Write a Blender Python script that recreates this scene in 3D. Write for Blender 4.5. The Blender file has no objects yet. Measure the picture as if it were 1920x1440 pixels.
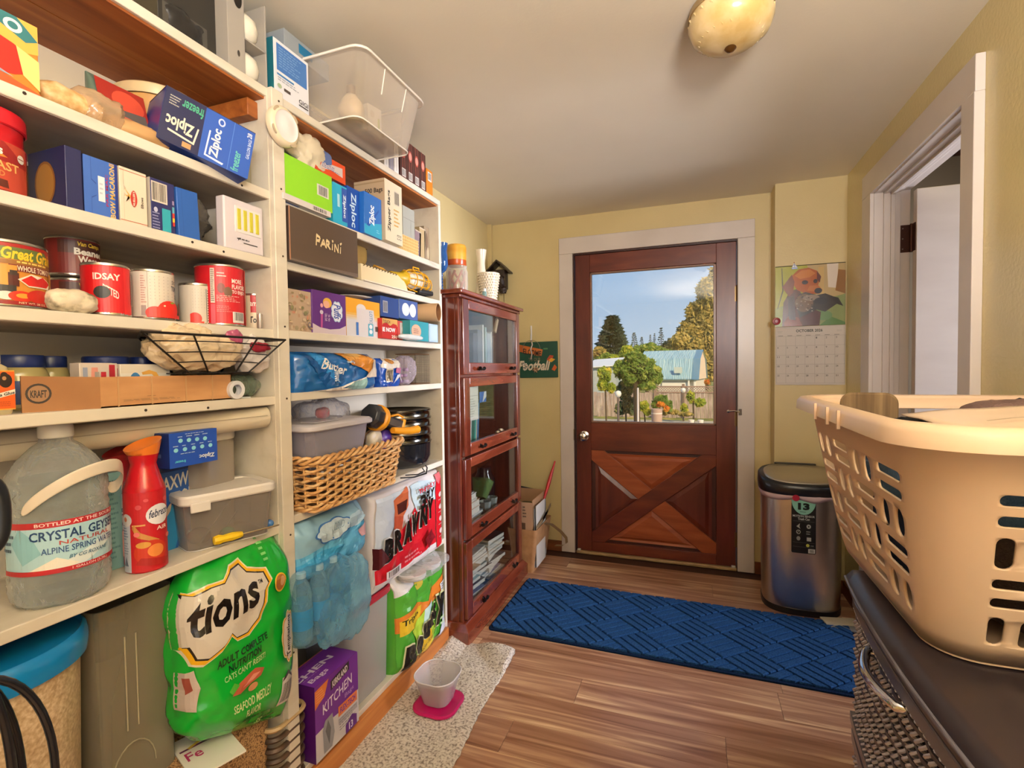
import bpy, bmesh, math, random
from mathutils import Vector, Matrix, noise, Euler
R = math.radians
PI = math.pi
SC = bpy.context.scene
COL = SC.collection
# ---------------------------------------------------------------- camera
cam_d = bpy.data.cameras.new('camera')
cam = bpy.data.objects.new('camera', cam_d)
COL.objects.link(cam)
F_PX, YAW, PIT, ROL = 935.78, 0.348368, 0.031027, -0.0131316
cy_, sy_ = math.cos(YAW), math.sin(YAW)
r_ = Vector((cy_, sy_, 0)); d_ = Vector((-sy_, cy_, 0)); u_ = Vector((0, 0, 1))
d2 = d_ * math.cos(PIT) - u_ * math.sin(PIT); u2 = u_ * math.cos(PIT) + d_ * math.sin(PIT)
r3 = r_ * math.cos(ROL) + u2 * math.sin(ROL); u3 = u2 * math.cos(ROL) - r_ * math.sin(ROL)
m = Matrix((r3, u3, -d2)).transposed().to_4x4()
m.translation = (0, 0, 1.25)
cam.matrix_world = m
cam_d.sensor_width = 36
cam_d.lens = 36 * F_PX / 1920
cam_d.clip_start = .02
cam_d.clip_end = 500
SC.camera = cam
# ---------------------------------------------------------------- exposure, world, lights
SC.view_settings.view_transform = 'Standard'
SC.view_settings.look = 'None'
SC.view_settings.gamma = 1
SC.view_settings.use_curve_mapping = False
SC.view_settings.exposure = 0.32
SC.cycles.max_bounces = 10
SC.cycles.transparent_max_bounces = 24
SC.cycles.caustics_reflective = False
SC.cycles.caustics_refractive = False
SC.cycles.use_denoising = True
SC.cycles.sample_clamp_indirect = 6


def lin(h):
    h = h.lstrip('#')
    c = [int(h[i:i + 2], 16) / 255 for i in (0, 2, 4)]
    return tuple((x / 12.92 if x <= .04045 else ((x + .055) / 1.055) ** 2.4) for x in c) + (1,)


W = bpy.data.worlds.new('sky')
SC.world = W
W.use_nodes = True
nt = W.node_tree
nt.nodes.clear()
_o = nt.nodes.new('ShaderNodeOutputWorld')
_b = nt.nodes.new('ShaderNodeBackground')
_t = nt.nodes.new('ShaderNodeTexCoord')
_s = nt.nodes.new('ShaderNodeSeparateXYZ')
_r = nt.nodes.new('ShaderNodeValToRGB')
_n = nt.nodes.new('ShaderNodeTexNoise')
_r2 = nt.nodes.new('ShaderNodeValToRGB')
_m = nt.nodes.new('ShaderNodeMixRGB')
_mp = nt.nodes.new('ShaderNodeMapping')
nt.links.new(_t.outputs['Generated'], _s.inputs[0])
nt.links.new(_s.outputs['Z'], _r.inputs[0])
cr = _r.color_ramp
cr.elements[0].position = 0.0; cr.elements[0].color = lin('cfdcea')
cr.elements[1].position = 1.0; cr.elements[1].color = lin('7ba4d2')
e = cr.elements.new(.22); e.color = lin('a3c3e6')
_mp.inputs['Scale'].default_value = (1, 1, 3)
nt.links.new(_t.outputs['Generated'], _mp.inputs[0])
nt.links.new(_mp.outputs[0], _n.inputs['Vector'])
_n.inputs['Scale'].default_value = 3.2; _n.inputs['Detail'].default_value = 5
nt.links.new(_n.outputs[0], _r2.inputs[0])
_r2.color_ramp.elements[0].position = .55; _r2.color_ramp.elements[0].color = (0, 0, 0, 1)
_r2.color_ramp.elements[1].position = .74; _r2.color_ramp.elements[1].color = (.7, .7, .7, 1)
nt.links.new(_r2.outputs[0], _m.inputs[0])
nt.links.new(_r.outputs[0], _m.inputs[1])
_m.inputs[2].default_value = lin('e2e2ea')
nt.links.new(_m.outputs[0], _b.inputs[0])
_b.inputs[1].default_value = .85
nt.links.new(_b.outputs[0], _o.inputs[0])


def light(name, typ, loc, power, col, rot=(0, 0, 0), size=1, sy=None, spread=None):
    d = bpy.data.lights.new(name, typ)
    d.energy = power
    d.color = lin(col)[:3]
    if typ == 'AREA':
        d.size = size
        if sy:
            d.shape = 'RECTANGLE'; d.size_y = sy
        if spread:
            d.spread = spread
    if typ == 'SUN':
        d.angle = R(1.2)
    if typ == 'POINT':
        d.shadow_soft_size = size
    o = bpy.data.objects.new(name, d)
    o.location = loc
    o.rotation_euler = rot
    COL.objects.link(o)
    return o


light('sun', 'SUN', (5, -5, 10), 5.0, 'ffdca8', (R(58), 0, R(42)))
# unseen area lights, added behind the camera and next door to brighten the room
light('added_side_fill', 'AREA', (.74, -.80, 1.25), 8, 'e6eeff', (R(90), 0, R(90)), 1.2, 1.5)  # added to light the shelves; no window is built here
light('added_rear_fill', 'AREA', (.54, -1.46, 1.3), 3, 'e6eeff', (R(90), 0, 0), .36, 1.5)  # added fill at the rear wall, no opening behind it
light('added_overhead_fill', 'AREA', (.45, -.5, 2.22), 3, 'fff0dc', (0, 0, 0), .4, .8)  # added in place of light bouncing off the ceiling
light('added_ceiling_uplight', 'AREA', (.50, -.45, 1.66), 84, 'f6f2f2', (R(180 - 22), 0, 0), .4, .5)  # added to brighten the ceiling; no lamp stands there
_d = Vector((-1.3, 2.25, 1.3)) - Vector((2.7, 2.28, 1.4))
light('added_doorway_fill', 'AREA', (2.7, 2.28, 1.4), 30, 'eef0ff', _d.to_track_quat('-Z', 'Y').to_euler(), .6, 1.4, R(70))  # added to brighten the far shelves and bookcase through the doorway
light('next_room_light', 'AREA', (2.4, .8, 2.1), 4, 'eef0ff', (0, 0, 0), .6, .6)

# ---------------------------------------------------------------- materials
_mc = {}


def M(hexc, rough=.5, metal=0, spec=.5, emit=0, key=None, coat=0):
    k = (hexc, rough, metal, spec, emit, coat)
    if k in _mc:
        return _mc[k]
    m = bpy.data.materials.new('paint_' + hexc)
    m.use_nodes = True
    b = m.node_tree.nodes['Principled BSDF']
    b.inputs['Base Color'].default_value = lin(hexc)
    b.inputs['Roughness'].default_value = rough
    b.inputs['Metallic'].default_value = metal
    b.inputs['Specular IOR Level'].default_value = spec
    b.inputs['Coat Weight'].default_value = coat
    if emit:
        b.inputs['Emission Color'].default_value = lin(hexc)
        b.inputs['Emission Strength'].default_value = emit
    _mc[k] = m
    return m


def nodes(name, rough=.5, spec=.5, metal=0):
    m = bpy.data.materials.new(name)
    m.use_nodes = True
    t = m.node_tree
    b = t.nodes['Principled BSDF']
    b.inputs['Roughness'].default_value = rough
    b.inputs['Specular IOR Level'].default_value = spec
    b.inputs['Metallic'].default_value = metal
    return m, t, b


def ramp(t, stops):
    r = t.nodes.new('ShaderNodeValToRGB')
    els = r.color_ramp.elements
    els[0].position = stops[0][0]; els[0].color = lin(stops[0][1])
    els[1].position = stops[-1][0]; els[1].color = lin(stops[-1][1])
    for p, c in stops[1:-1]:
        e = els.new(p); e.color = lin(c)
    return r


def noisemat(name, stops, scale=(1, 1, 1), ns=5, detail=6, rough=.5, bump=0, spec=.5, perobj=False, dist=0, metal=0, bscale=None):
    """procedural: stretched noise through a colour ramp; optional bump"""
    m, t, b = nodes(name, rough, spec, metal)
    tc = t.nodes.new('ShaderNodeTexCoord')
    mp = t.nodes.new('ShaderNodeMapping')
    mp.inputs['Scale'].default_value = scale
    n = t.nodes.new('ShaderNodeTexNoise')
    n.inputs['Scale'].default_value = ns
    n.inputs['Detail'].default_value = detail
    n.inputs['Distortion'].default_value = dist
    t.links.new(tc.outputs['Object'], mp.inputs[0])
    if perobj:
        oi = t.nodes.new('ShaderNodeObjectInfo')
        mu = t.nodes.new('ShaderNodeMath'); mu.operation = 'MULTIPLY'; mu.inputs[1].default_value = 90
        cb = t.nodes.new('ShaderNodeCombineXYZ')
        t.links.new(oi.outputs['Random'], mu.inputs[0])
        for i in range(3):
            t.links.new(mu.outputs[0], cb.inputs[i])
        t.links.new(cb.outputs[0], mp.inputs['Location'])
    t.links.new(mp.outputs[0], n.inputs['Vector'])
    r = ramp(t, stops)
    t.links.new(n.outputs[0], r.inputs[0])
    t.links.new(r.outputs[0], b.inputs['Base Color'])
    if bump:
        bp = t.nodes.new('ShaderNodeBump')
        bp.inputs['Strength'].default_value = bump
        bp.inputs['Distance'].default_value = .004
        src = n
        if bscale:
            src = t.nodes.new('ShaderNodeTexNoise')
            src.inputs['Scale'].default_value = bscale
            src.inputs['Detail'].default_value = 3
            t.links.new(tc.outputs['Object'], src.inputs['Vector'])
        t.links.new(src.outputs[0], bp.inputs['Height'])
        t.links.new(bp.outputs[0], b.inputs['Normal'])
    return m


def clearmat(name, hexc, alpha=.25, rough=.12, spec=.6, bump=0, bs=30):
    """thin see-through plastic or glass: a tinted body that lets most light straight through"""
    k = ('clear', hexc, alpha, rough, bump, bs)
    if k in _mc:
        return _mc[k]
    m = bpy.data.materials.new(name)
    m.use_nodes = True
    t = m.node_tree
    b = t.nodes['Principled BSDF']
    b.inputs['Base Color'].default_value = lin(hexc)
    b.inputs['Roughness'].default_value = rough
    b.inputs['Specular IOR Level'].default_value = spec
    b.inputs['Coat Weight'].default_value = .3
    out = t.nodes['Material Output']
    tr = t.nodes.new('ShaderNodeBsdfTransparent')
    tr.inputs[0].default_value = tuple(.55 + .45 * c for c in lin(hexc)[:3]) + (1,)
    mx = t.nodes.new('ShaderNodeMixShader')
    lw = t.nodes.new('ShaderNodeLayerWeight'); lw.inputs[0].default_value = .35
    ma = t.nodes.new('ShaderNodeMath'); ma.operation = 'MULTIPLY_ADD'
    ma.inputs[1].default_value = .55; ma.inputs[2].default_value = alpha; ma.use_clamp = True
    t.links.new(lw.outputs['Facing'], ma.inputs[0])
    t.links.new(ma.outputs[0], mx.inputs[0])
    t.links.new(tr.outputs[0], mx.inputs[1])
    t.links.new(b.outputs[0], mx.inputs[2])
    t.links.new(mx.outputs[0], out.inputs[0])
    if bump:
        n = t.nodes.new('ShaderNodeTexNoise'); n.inputs['Scale'].default_value = bs; n.inputs['Detail'].default_value = 3
        n.inputs['Distortion'].default_value = 1.2
        tc = t.nodes.new('ShaderNodeTexCoord')
        t.links.new(tc.outputs['Object'], n.inputs['Vector'])
        bp = t.nodes.new('ShaderNodeBump'); bp.inputs['Strength'].default_value = bump; bp.inputs['Distance'].default_value = .01
        t.links.new(n.outputs[0], bp.inputs['Height'])
        t.links.new(bp.outputs[0], b.inputs['Normal'])
        t.links.new(bp.outputs[0], lw.inputs['Normal'])
    _mc[k] = m
    return m


def glassmat(name, tint='ffffff', refl=.08, rough=.0):
    m = bpy.data.materials.new(name)
    m.use_nodes = True
    t = m.node_tree
    out = t.nodes['Material Output']
    t.nodes.remove(t.nodes['Principled BSDF'])
    tr = t.nodes.new('ShaderNodeBsdfTransparent'); tr.inputs[0].default_value = lin(tint)
    gl = t.nodes.new('ShaderNodeBsdfGlossy'); gl.inputs['Roughness'].default_value = rough
    fr = t.nodes.new('ShaderNodeLayerWeight'); fr.inputs[0].default_value = .5
    pw = t.nodes.new('ShaderNodeMath'); pw.operation = 'POWER'; pw.inputs[1].default_value = 4
    ma = t.nodes.new('ShaderNodeMath'); ma.operation = 'MULTIPLY_ADD'; ma.inputs[1].default_value = .9; ma.inputs[2].default_value = .04 + refl; ma.use_clamp = True
    t.links.new(fr.outputs['Facing'], pw.inputs[0])
    mx = t.nodes.new('ShaderNodeMixShader')
    t.links.new(pw.outputs[0], ma.inputs[0]); t.links.new(ma.outputs[0], mx.inputs[0])
    t.links.new(tr.outputs[0], mx.inputs[1]); t.links.new(gl.outputs[0], mx.inputs[2])
    t.links.new(mx.outputs[0], out.inputs[0])
    return m


# ---------------------------------------------------------------- mesh building
class B:
    def __init__(s):
        s.v = []; s.f = []; s.mi = []; s.m = 0

    def add(s, vs, fs):
        o = len(s.v)
        s.v += [tuple(p) for p in vs]
        for f in fs:
            s.f.append(tuple(i + o for i in f)); s.mi.append(s.m)
        return s

    def box(s, x0, x1, y0, y1, z0, z1, tf=None):
        vs = [(x, y, z) for z in (z0, z1) for y in (y0, y1) for x in (x0, x1)]
        if tf:
            vs = [tf @ Vector(p) for p in vs]
        return s.add(vs, [(0, 2, 3, 1), (4, 5, 7, 6), (0, 1, 5, 4), (2, 6, 7, 3), (0, 4, 6, 2), (1, 3, 7, 5)])

    def loft(s, rings, cap0=True, cap1=True, closed=True):
        n = len(rings[0]); vs = []; fs = []
        for r in rings:
            vs += r
        for i in range(len(rings) - 1):
            for j in range(n if closed else n - 1):
                a = i * n + j; b = i * n + (j + 1) % n
                fs.append((a, b, b + n, a + n))
        if cap0:
            fs.append(tuple(reversed(range(n))))
        if cap1:
            k = (len(rings) - 1) * n
            fs.append(tuple(range(k, k + n)))
        return s.add(vs, fs)

    def lathe(s, prof, cx=0, cy=0, n=28, sx=1, sy=1, cap0=True, cap1=True, tf=None):
        rings = []
        for r, z in prof:
            ring = [(cx + r * sx * math.cos(2 * PI * j / n), cy + r * sy * math.sin(2 * PI * j / n), z) for j in range(n)]
            if tf:
                ring = [tuple(tf @ Vector(p)) for p in ring]
            rings.append(ring)
        return s.loft(rings, cap0, cap1)

    def tube(s, pts, r, n=8, closed=False, rf=None):
        P = [Vector(p) for p in pts]; rings = []; up = None; N = len(P)
        for i, p in enumerate(P):
            if closed:
                d = P[(i + 1) % N] - P[i - 1]
            else:
                d = P[min(i + 1, N - 1)] - P[max(i - 1, 0)]
            d.normalize()
            if up is None:
                up = Vector((0, 0, 1)) if abs(d.z) < .9 else Vector((1, 0, 0))
            a = d.cross(up)
            if a.length < 1e-6:
                a = d.orthogonal()
            a.normalize(); up = a.cross(d).normalized()
            rr = rf(i / (N - 1)) * r if rf else r
            rings.append([tuple(p + (a * math.cos(2 * PI * j / n) + up * math.sin(2 * PI * j / n)) * rr) for j in range(n)])
        if closed:
            rings.append(rings[0])
            return s.loft(rings, False, False)
        return s.loft(rings)

    def prism(s, pts, z0, z1, tf=None):
        r0 = [(x, y, z0) for x, y in pts]; r1 = [(x, y, z1) for x, y in pts]
        if tf:
            r0 = [tuple(tf @ Vector(p)) for p in r0]; r1 = [tuple(tf @ Vector(p)) for p in r1]
        return s.loft([r0, r1])

    def grid(s, f, nu, nv):
        vs = [tuple(f(i / nu, j / nv)) for j in range(nv + 1) for i in range(nu + 1)]
        fs = [(j * (nu + 1) + i, j * (nu + 1) + i + 1, (j + 1) * (nu + 1) + i + 1, (j + 1) * (nu + 1) + i) for j in range(nv) for i in range(nu)]
        return s.add(vs, fs)

    def build(s, name, mat, parent=None, bevel=0, solid=0, smooth=32, sub=0, seg=2, offs=-1, kind=None, label=None):
        me = bpy.data.meshes.new(name)
        me.from_pydata(s.v, [], s.f)
        mats = mat if isinstance(mat, (list, tuple)) else [mat]
        for k in mats:
            me.materials.append(k)
        if len(mats) > 1:
            me.polygons.foreach_set('material_index', s.mi)
        me.validate()
        bm = bmesh.new(); bm.from_mesh(me)
        bmesh.ops.recalc_face_normals(bm, faces=bm.faces)
        bm.to_mesh(me); bm.free()
        if smooth:
            me.polygons.foreach_set('use_smooth', [True] * len(me.polygons))
            me.set_sharp_from_angle(angle=R(smooth))
        o = bpy.data.objects.new(name, me)
        COL.objects.link(o)
        if parent:
            o.parent = parent
        if solid:
            d = o.modifiers.new('t', 'SOLIDIFY'); d.thickness = solid; d.offset = offs
        if bevel:
            d = o.modifiers.new('b', 'BEVEL'); d.width = bevel; d.segments = seg; d.limit_method = 'ANGLE'; d.angle_limit = R(40)
        if sub:
            d = o.modifiers.new('s', 'SUBSURF'); d.levels = sub; d.render_levels = sub
        if kind:
            o['kind'] = kind
        if label:
            o['label'] = label
        return o


def rr(cx, cy, w, d, r, z, n=4):
    """ring of a rounded rectangle"""
    out = []
    r = min(r, w / 2 - 1e-4, d / 2 - 1e-4)
    for k, (sx, sy) in enumerate(((1, 1), (-1, 1), (-1, -1), (1, -1))):
        for i in range(n + 1):
            a = PI / 2 * (k + i / n)
            out.append((cx + sx * (w / 2 - r) + r * math.cos(a), cy + sy * (d / 2 - r) + r * math.sin(a), z))
    return out


def tag(o, label, cat, group=None, kind=None):
    o['label'] = label; o['category'] = cat
    if group:
        o['group'] = group
    if kind:
        o['kind'] = kind
    return o


def thing(name, label, cat, loc, rot=0, group=None, rx=0, ry=0):
    o = bpy.data.objects.new(name, None)
    o.empty_display_size = .05
    o.location = loc
    o.rotation_euler = (R(rx), R(ry), R(rot))
    COL.objects.link(o)
    return tag(o, label, cat, group)


def struct(name, b, mat, parent=None, **k):
    o = b.build(name, mat, parent, **k)
    if not parent:
        o['kind'] = 'structure'
    return o


# ---------------------------------------------------------------- flat print (lettering, labels) as thin mesh on real surfaces
_tc = {}


def textgeo(s, bold=.012, sh=0):
    k = (s, bold, sh)
    if k in _tc:
        return _tc[k]
    c = bpy.data.curves.new('t', 'FONT')
    c.body = s; c.offset = bold; c.shear = sh; c.resolution_u = 2; c.fill_mode = 'FRONT'
    o = bpy.data.objects.new('t', c)
    me = bpy.data.meshes.new_from_object(o)
    vs = [(v.co.x, v.co.y) for v in me.vertices]
    fs = [tuple(p.vertices) for p in me.polygons]
    bpy.data.objects.remove(o); bpy.data.meshes.remove(me); bpy.data.curves.remove(c)
    if not vs:
        return [], []
    x0 = min(v[0] for v in vs); x1 = max(v[0] for v in vs); y0 = min(v[1] for v in vs); y1 = max(v[1] for v in vs)
    vs = [((x - x0) / max(x1 - x0, 1e-6), (y - y0) / max(y1 - y0, 1e-6)) for x, y in vs]
    _tc[k] = (vs, fs)
    return _tc[k]


def decals(items, mp, parent, name='printed_design', step=None, rough=.45, eps=.0004, clip=True):
    """items in percent of a face; mp(u, v, height) -> local point"""
    bm = bmesh.new(); mats = []; L = 0
    for it in items:
        L += 1
        k = it[0]; polys = []
        if k == 'r':
            _, x0, y0, x1, y1, h = it; polys = [[(x0, y0), (x1, y0), (x1, y1), (x0, y1)]]
        elif k == 'e':
            _, cx, cy, rx, ry, h = it; polys = [[(cx + rx * math.cos(a * PI / 10), cy + ry * math.sin(a * PI / 10)) for a in range(20)]]
        elif k == 'p':
            _, pts, h = it; polys = [pts]
        elif k == 'l':      # lines of small print
            _, x0, y0, x1, y1, n, h = it
            rnd = random.Random(int(x0 * 7 + y0 * 13))
            for i in range(n):
                a = y1 - (y1 - y0) * (i + .2) / n; b = y1 - (y1 - y0) * (i + .62) / n; x = x0
                xe = x0 + (x1 - x0) * (rnd.uniform(.6, 1))
                while x < xe:
                    w = (x1 - x0) * rnd.uniform(.06, .16)
                    polys.append([(x, b), (min(x + w, xe), b), (min(x + w, xe), a), (x, a)])
                    x += w + (x1 - x0) * .03
        elif k == 'b':      # bar code
            _, x0, y0, x1, y1 = it; h = '1a1a1a'
            rnd = random.Random(int(x0 * 3 + y1 * 11)); x = x0
            while x < x1:
                w = (x1 - x0) * rnd.choice((.015, .03, .045)); polys.append([(x, y0), (min(x + w, x1), y0), (min(x + w, x1), y1), (x, y1)])
                x += w + (x1 - x0) * rnd.choice((.02, .03, .04))
        elif k == 't':
            _, s, x0, y0, x1, y1, h = it[:7]
            rot = it[7] if len(it) > 7 else 0; bold = it[8] if len(it) > 8 else .012; sh = it[9] if len(it) > 9 else 0
            vs, fs = textgeo(s, bold, sh)
            for f in fs:
                pl = []
                for i in f:
                    a, b = vs[i]
                    if rot == 90:
                        a, b = 1 - b, a
                    elif rot == 180:
                        a, b = 1 - a, 1 - b
                    elif rot == 270:
                        a, b = b, 1 - a
                    if isinstance(rot, float):      # slanted baseline: rise over the run, in percent
                        pl.append((x0 + (x1 - x0) * a, y0 + (y1 - y0) * b + rot * a))
                    else:
                        pl.append((x0 + (x1 - x0) * a, y0 + (y1 - y0) * b))
                polys.append(pl)
        if h not in mats:
            mats.append(h)
        mi = mats.index(h)
        for pl in polys:
            try:
                f = bm.faces.new([bm.verts.new((x, y, L)) for x, y in pl]); f.material_index = mi
            except ValueError:
                pass
    if clip:
        for co, no in (((0, 0, 0), (-1, 0, 0)), ((100, 0, 0), (1, 0, 0)), ((0, 0, 0), (0, -1, 0)), ((0, 100, 0), (0, 1, 0))):
            bmesh.ops.bisect_plane(bm, geom=bm.verts[:] + bm.edges[:] + bm.faces[:], plane_co=co, plane_no=no, clear_outer=True)
    if step:
        su, sv = step if isinstance(step, tuple) else (step, None)
        x = su
        while x < 100:
            bmesh.ops.bisect_plane(bm, geom=bm.verts[:] + bm.edges[:] + bm.faces[:], plane_co=(x, 0, 0), plane_no=(1, 0, 0)); x += su
        if sv:
            x = sv
            while x < 100:
                bmesh.ops.bisect_plane(bm, geom=bm.verts[:] + bm.edges[:] + bm.faces[:], plane_co=(0, x, 0), plane_no=(0, 1, 0)); x += sv
    for v in bm.verts:
        v.co = mp(v.co.x, v.co.y, eps + v.co.z * .00012)
    me = bpy.data.meshes.new(name); bm.to_mesh(me); bm.free()
    for h in mats:
        me.materials.append(M(h, rough))
    o = bpy.data.objects.new(name, me); COL.objects.link(o); o.parent = parent
    return o


def face(o, u, v):
    """flat face map: origin o (bottom left), u and v edge vectors"""
    o, u, v = Vector(o), Vector(u), Vector(v); n = u.cross(v).normalized()
    return lambda a, b, e: o + u * (a / 100) + v * (b / 100) + n * e


def cyl(r, z0, z1, a0, a1, cx=0, cy=0, sx=1, sy=1):
    """label wrapped on a cylinder; angles in degrees from the side facing the viewer (local -y), positive to the right"""
    def f(u, v, e):
        a = R(a0 + (a1 - a0) * u / 100); q = r + e
        return Vector((cx + q * sx * math.sin(a), cy - q * sy * math.cos(a), z0 + (z1 - z0) * v / 100))
    return f
# ---------------------------------------------------------------- room shell
WALL = noisemat('yellow_wall_paint', [(.3, 'ccb884'), (.7, 'd3c08c')], ns=3, rough=.42, bump=.12, bscale=160)
WALLG = noisemat('yellow_gloss_paint', [(.3, 'd8c68e'), (.7, 'decd96')], ns=3, rough=.22, bump=.25, bscale=90)
CEIL = noisemat('ceiling_paint', [(.3, 'ddd3bf'), (.7, 'e4dac6')], ns=2, rough=.6, bump=.06, bscale=120)
TRIM = noisemat('white_trim_paint', [(.3, 'cdc2b8'), (.7, 'd8cdc4')], ns=4, rough=.3, bump=.05, bscale=60)
SHELFW = noisemat('worn_white_shelf_paint', [(.18, 'aa9a84'), (.34, 'cabfac'), (.5, 'd4cab8'), (1, 'dcd2c2')], scale=(3, 1, 3), ns=5, detail=10, rough=.42, bump=.1, dist=.4)
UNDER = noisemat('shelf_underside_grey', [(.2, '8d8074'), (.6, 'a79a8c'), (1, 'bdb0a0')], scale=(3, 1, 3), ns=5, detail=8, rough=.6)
CHERRY = noisemat('cherry_stained_wood', [(.25, '4e160c'), (.5, '6c2415'), (.75, '853420')], scale=(9, 9, 1.2), ns=3, detail=8, rough=.24, bump=.03)
RAWWOOD = noisemat('raw_pine_underside', [(.2, '5e2a10'), (.5, '93501f'), (.8, 'b56f33')], scale=(10, .8, 10), ns=2.2, detail=8, rough=.55, dist=.6)
WX, DY, RX, CZ = -1.35, 3.284, .775, 2.255

b = B().box(-1.5, 1.0, -1.6, 3.42, -.05, -.004)
floor = struct('floor', b, M('3a2014', .6))
# planks laid across the room, one object each
PL = noisemat('acacia_plank', [(.2, '4e2e20'), (.35, '8a5e44'), (.5, 'a47a60'), (.62, 'c8a27e'), (.76, 'e8cca6')], scale=(.75, 13, 1), ns=1.7, detail=7, rough=.28, bump=.04, perobj=True, dist=1.1)
pw, pl_ = .155, 1.22
offs = {0: -.42, 1: .30, 6: -.53, 2: -.9, 3: -.2, 4: .55, 5: -1.1, 7: .1, 8: -.75, -1: .1, -2: -.6, -3: .5}
pme = {}
rnd = random.Random(4)
for k in range(-21, 9):
    y0 = 1.785 + k * pw
    x = offs.get(k, rnd.uniform(-1.2, .9))
    while x > -1.5:
        x -= pl_
    while x < 1.0:
        a, c = max(x, -1.5), min(x + pl_, 1.0)
        if c - a > .02:
            pb = B().box(0, c - a - .0012, 0, pw - .0012, -.004, 0)
            full = abs(c - a - pl_) < 1e-6
            if full and 'f' in pme:
                o = bpy.data.objects.new('plank', pme['f']); COL.objects.link(o); o.parent = floor
            else:
                o = pb.build('plank', PL, floor, smooth=0)
                if full:
                    pme['f'] = o.data
            o.location = (a, y0, 0)
        x += pl_

struct('ceiling', B().box(-1.5, 1.0, -1.6, 3.42, CZ, CZ + .1), CEIL)
struct('wall_left', B().box(WX - .12, WX, -1.6, 3.42, 0, CZ), WALL)
# door wall around the opening
b = B().box(WX, -.75, DY, DY + .12, 0, CZ).box(.252, .43, DY, DY + .12, 0, CZ).box(-.75, .252, DY, DY + .12, 2.005, CZ)
struct('wall_back', b, WALL)
struct('wall_jog', B().box(.43, RX + .12, 3.14, DY + .12, 0, CZ), WALL)
struct('wall_right', B().box(RX, RX + .12, 2.69, 3.14, 0, CZ).box(RX, RX + .12, -1.6, 1.877, 0, CZ).box(RX, RX + .12, 1.877, 2.69, 2.017, CZ), WALLG)
struct('wall_front', B().box(WX, RX, -1.6, -1.5, 0, CZ), WALL)
struct('trim_1', B().box(WX, WX + .028, DY - .03, DY, 0, CZ), WALL)
# baseboards
BB = noisemat('brown_baseboard', [(.3, '5d3018'), (.7, '7d4626')], scale=(1, 1, 8), ns=5, rough=.4)
struct('baseboard_back', B().box(.346, .43, DY - .012, DY, 0, .07).box(-1.33, -.842, DY - .012, DY, 0, .07), BB)
struct('baseboard_jog', B().box(.43, RX, 3.128, 3.14, 0, .07), BB)
struct('baseboard_right', B().box(RX - .012, RX, 2.812, 3.13, 0, .07).box(RX - .012, RX, -1.4, 1.79, 0, .07), BB)
# casing of the outside door
b = B().box(-.842, -.75, DY - .018, DY, .003, 2.005).box(.25, .343, DY - .018, DY, .003, 2.005).box(-.842, .343, DY - .018, DY, 2.005, 2.112)
struct('trim_2', b, TRIM, bevel=.003)
b = B().box(-.752, -.742, DY, DY + .11, 0, 2.003).box(.246, .254, DY, DY + .11, 0, 2.003).box(-.742, .246, DY, DY + .11, 1.995, 2.006)
struct('trim_3', b, M('3b1a14', .4))
SILL = noisemat('worn_threshold', [(.3, '8d7450'), (.6, 'b89a6c'), (.8, 'cdb488')], scale=(2, 9, 9), ns=6, rough=.45)
struct('trim_4', B().box(-.742, .246, DY - .012, DY + .10, .0, .018), SILL, bevel=.004)
# casing, jambs and stops of the doorway on the right
b = B().box(RX - .024, RX, 2.692, 2.808, .003, 2.017).box(RX - .026, RX, 1.80, 1.875, .003, 2.017).box(RX - .024, RX, 1.80, 2.808, 2.017, 2.122)
struct('trim_5', b, TRIM, bevel=.002)
b = B()
JY, JN, JZ = 2.69, 1.877, 2.017
for x0, x1, t in ((RX - .01, .80, .004), (.80, .825, .012), (.825, .84, .02), (.84, .862, .012), (.862, .90, .004)):
    b.box(x0, x1, JY - t, JY, 0, JZ); b.box(x0, x1, JN, JN + t, 0, JZ); b.box(x0, x1, JN, JY, JZ - t, JZ)
struct('trim_6', b, TRIM, bevel=.0015)
# the inner door, opened into the next room
DW = noisemat('grey_white_door_paint', [(.3, 'bdb0a4'), (.7, 'c9bdb1')], scale=(1, 1, 3), ns=3, rough=.45)
d2o = struct('door_2', B().box(.905, 1.70, 2.635, 2.672, .01, 2.0), DW, bevel=.002)
HN = M('4b2c20', .45, .7)
b = B().box(.862, .9, 2.6845, 2.687, 1.74, 1.86).tube([(.901, 2.676, 1.738), (.901, 2.676, 1.862)], .006)
b.box(.902, .9045, 2.64, 2.672, 1.74, 1.86)
hg = b.build('hinge', HN, d2o, bevel=.001)
b = B()
for z in (1.755, 1.80, 1.845):
    b.lathe([(.003, 0), (.003, .0015)], n=8, tf=Matrix.Translation((.872, 2.685, z)) @ Matrix.Rotation(R(90), 4, 'X'))
b.build('screw', M('9a8a7c', .3, .9), hg)
# the next room, plain
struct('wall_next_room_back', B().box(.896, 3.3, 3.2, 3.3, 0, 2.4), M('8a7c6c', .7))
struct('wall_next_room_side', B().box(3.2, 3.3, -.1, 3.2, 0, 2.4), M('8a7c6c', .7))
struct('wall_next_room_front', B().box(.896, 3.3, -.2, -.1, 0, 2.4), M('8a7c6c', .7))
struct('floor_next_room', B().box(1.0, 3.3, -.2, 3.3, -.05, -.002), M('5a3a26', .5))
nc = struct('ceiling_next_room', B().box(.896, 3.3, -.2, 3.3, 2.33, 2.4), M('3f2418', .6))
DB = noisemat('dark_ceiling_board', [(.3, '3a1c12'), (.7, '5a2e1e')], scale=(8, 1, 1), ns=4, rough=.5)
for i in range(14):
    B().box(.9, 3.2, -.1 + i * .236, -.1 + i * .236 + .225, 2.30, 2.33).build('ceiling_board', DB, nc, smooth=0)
# roof slab over it all (keeps the sky out)
struct('roof', B().box(-1.7, 3.4, -1.8, 3.45, 2.42, 2.6), M('55504a', .8))

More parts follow.
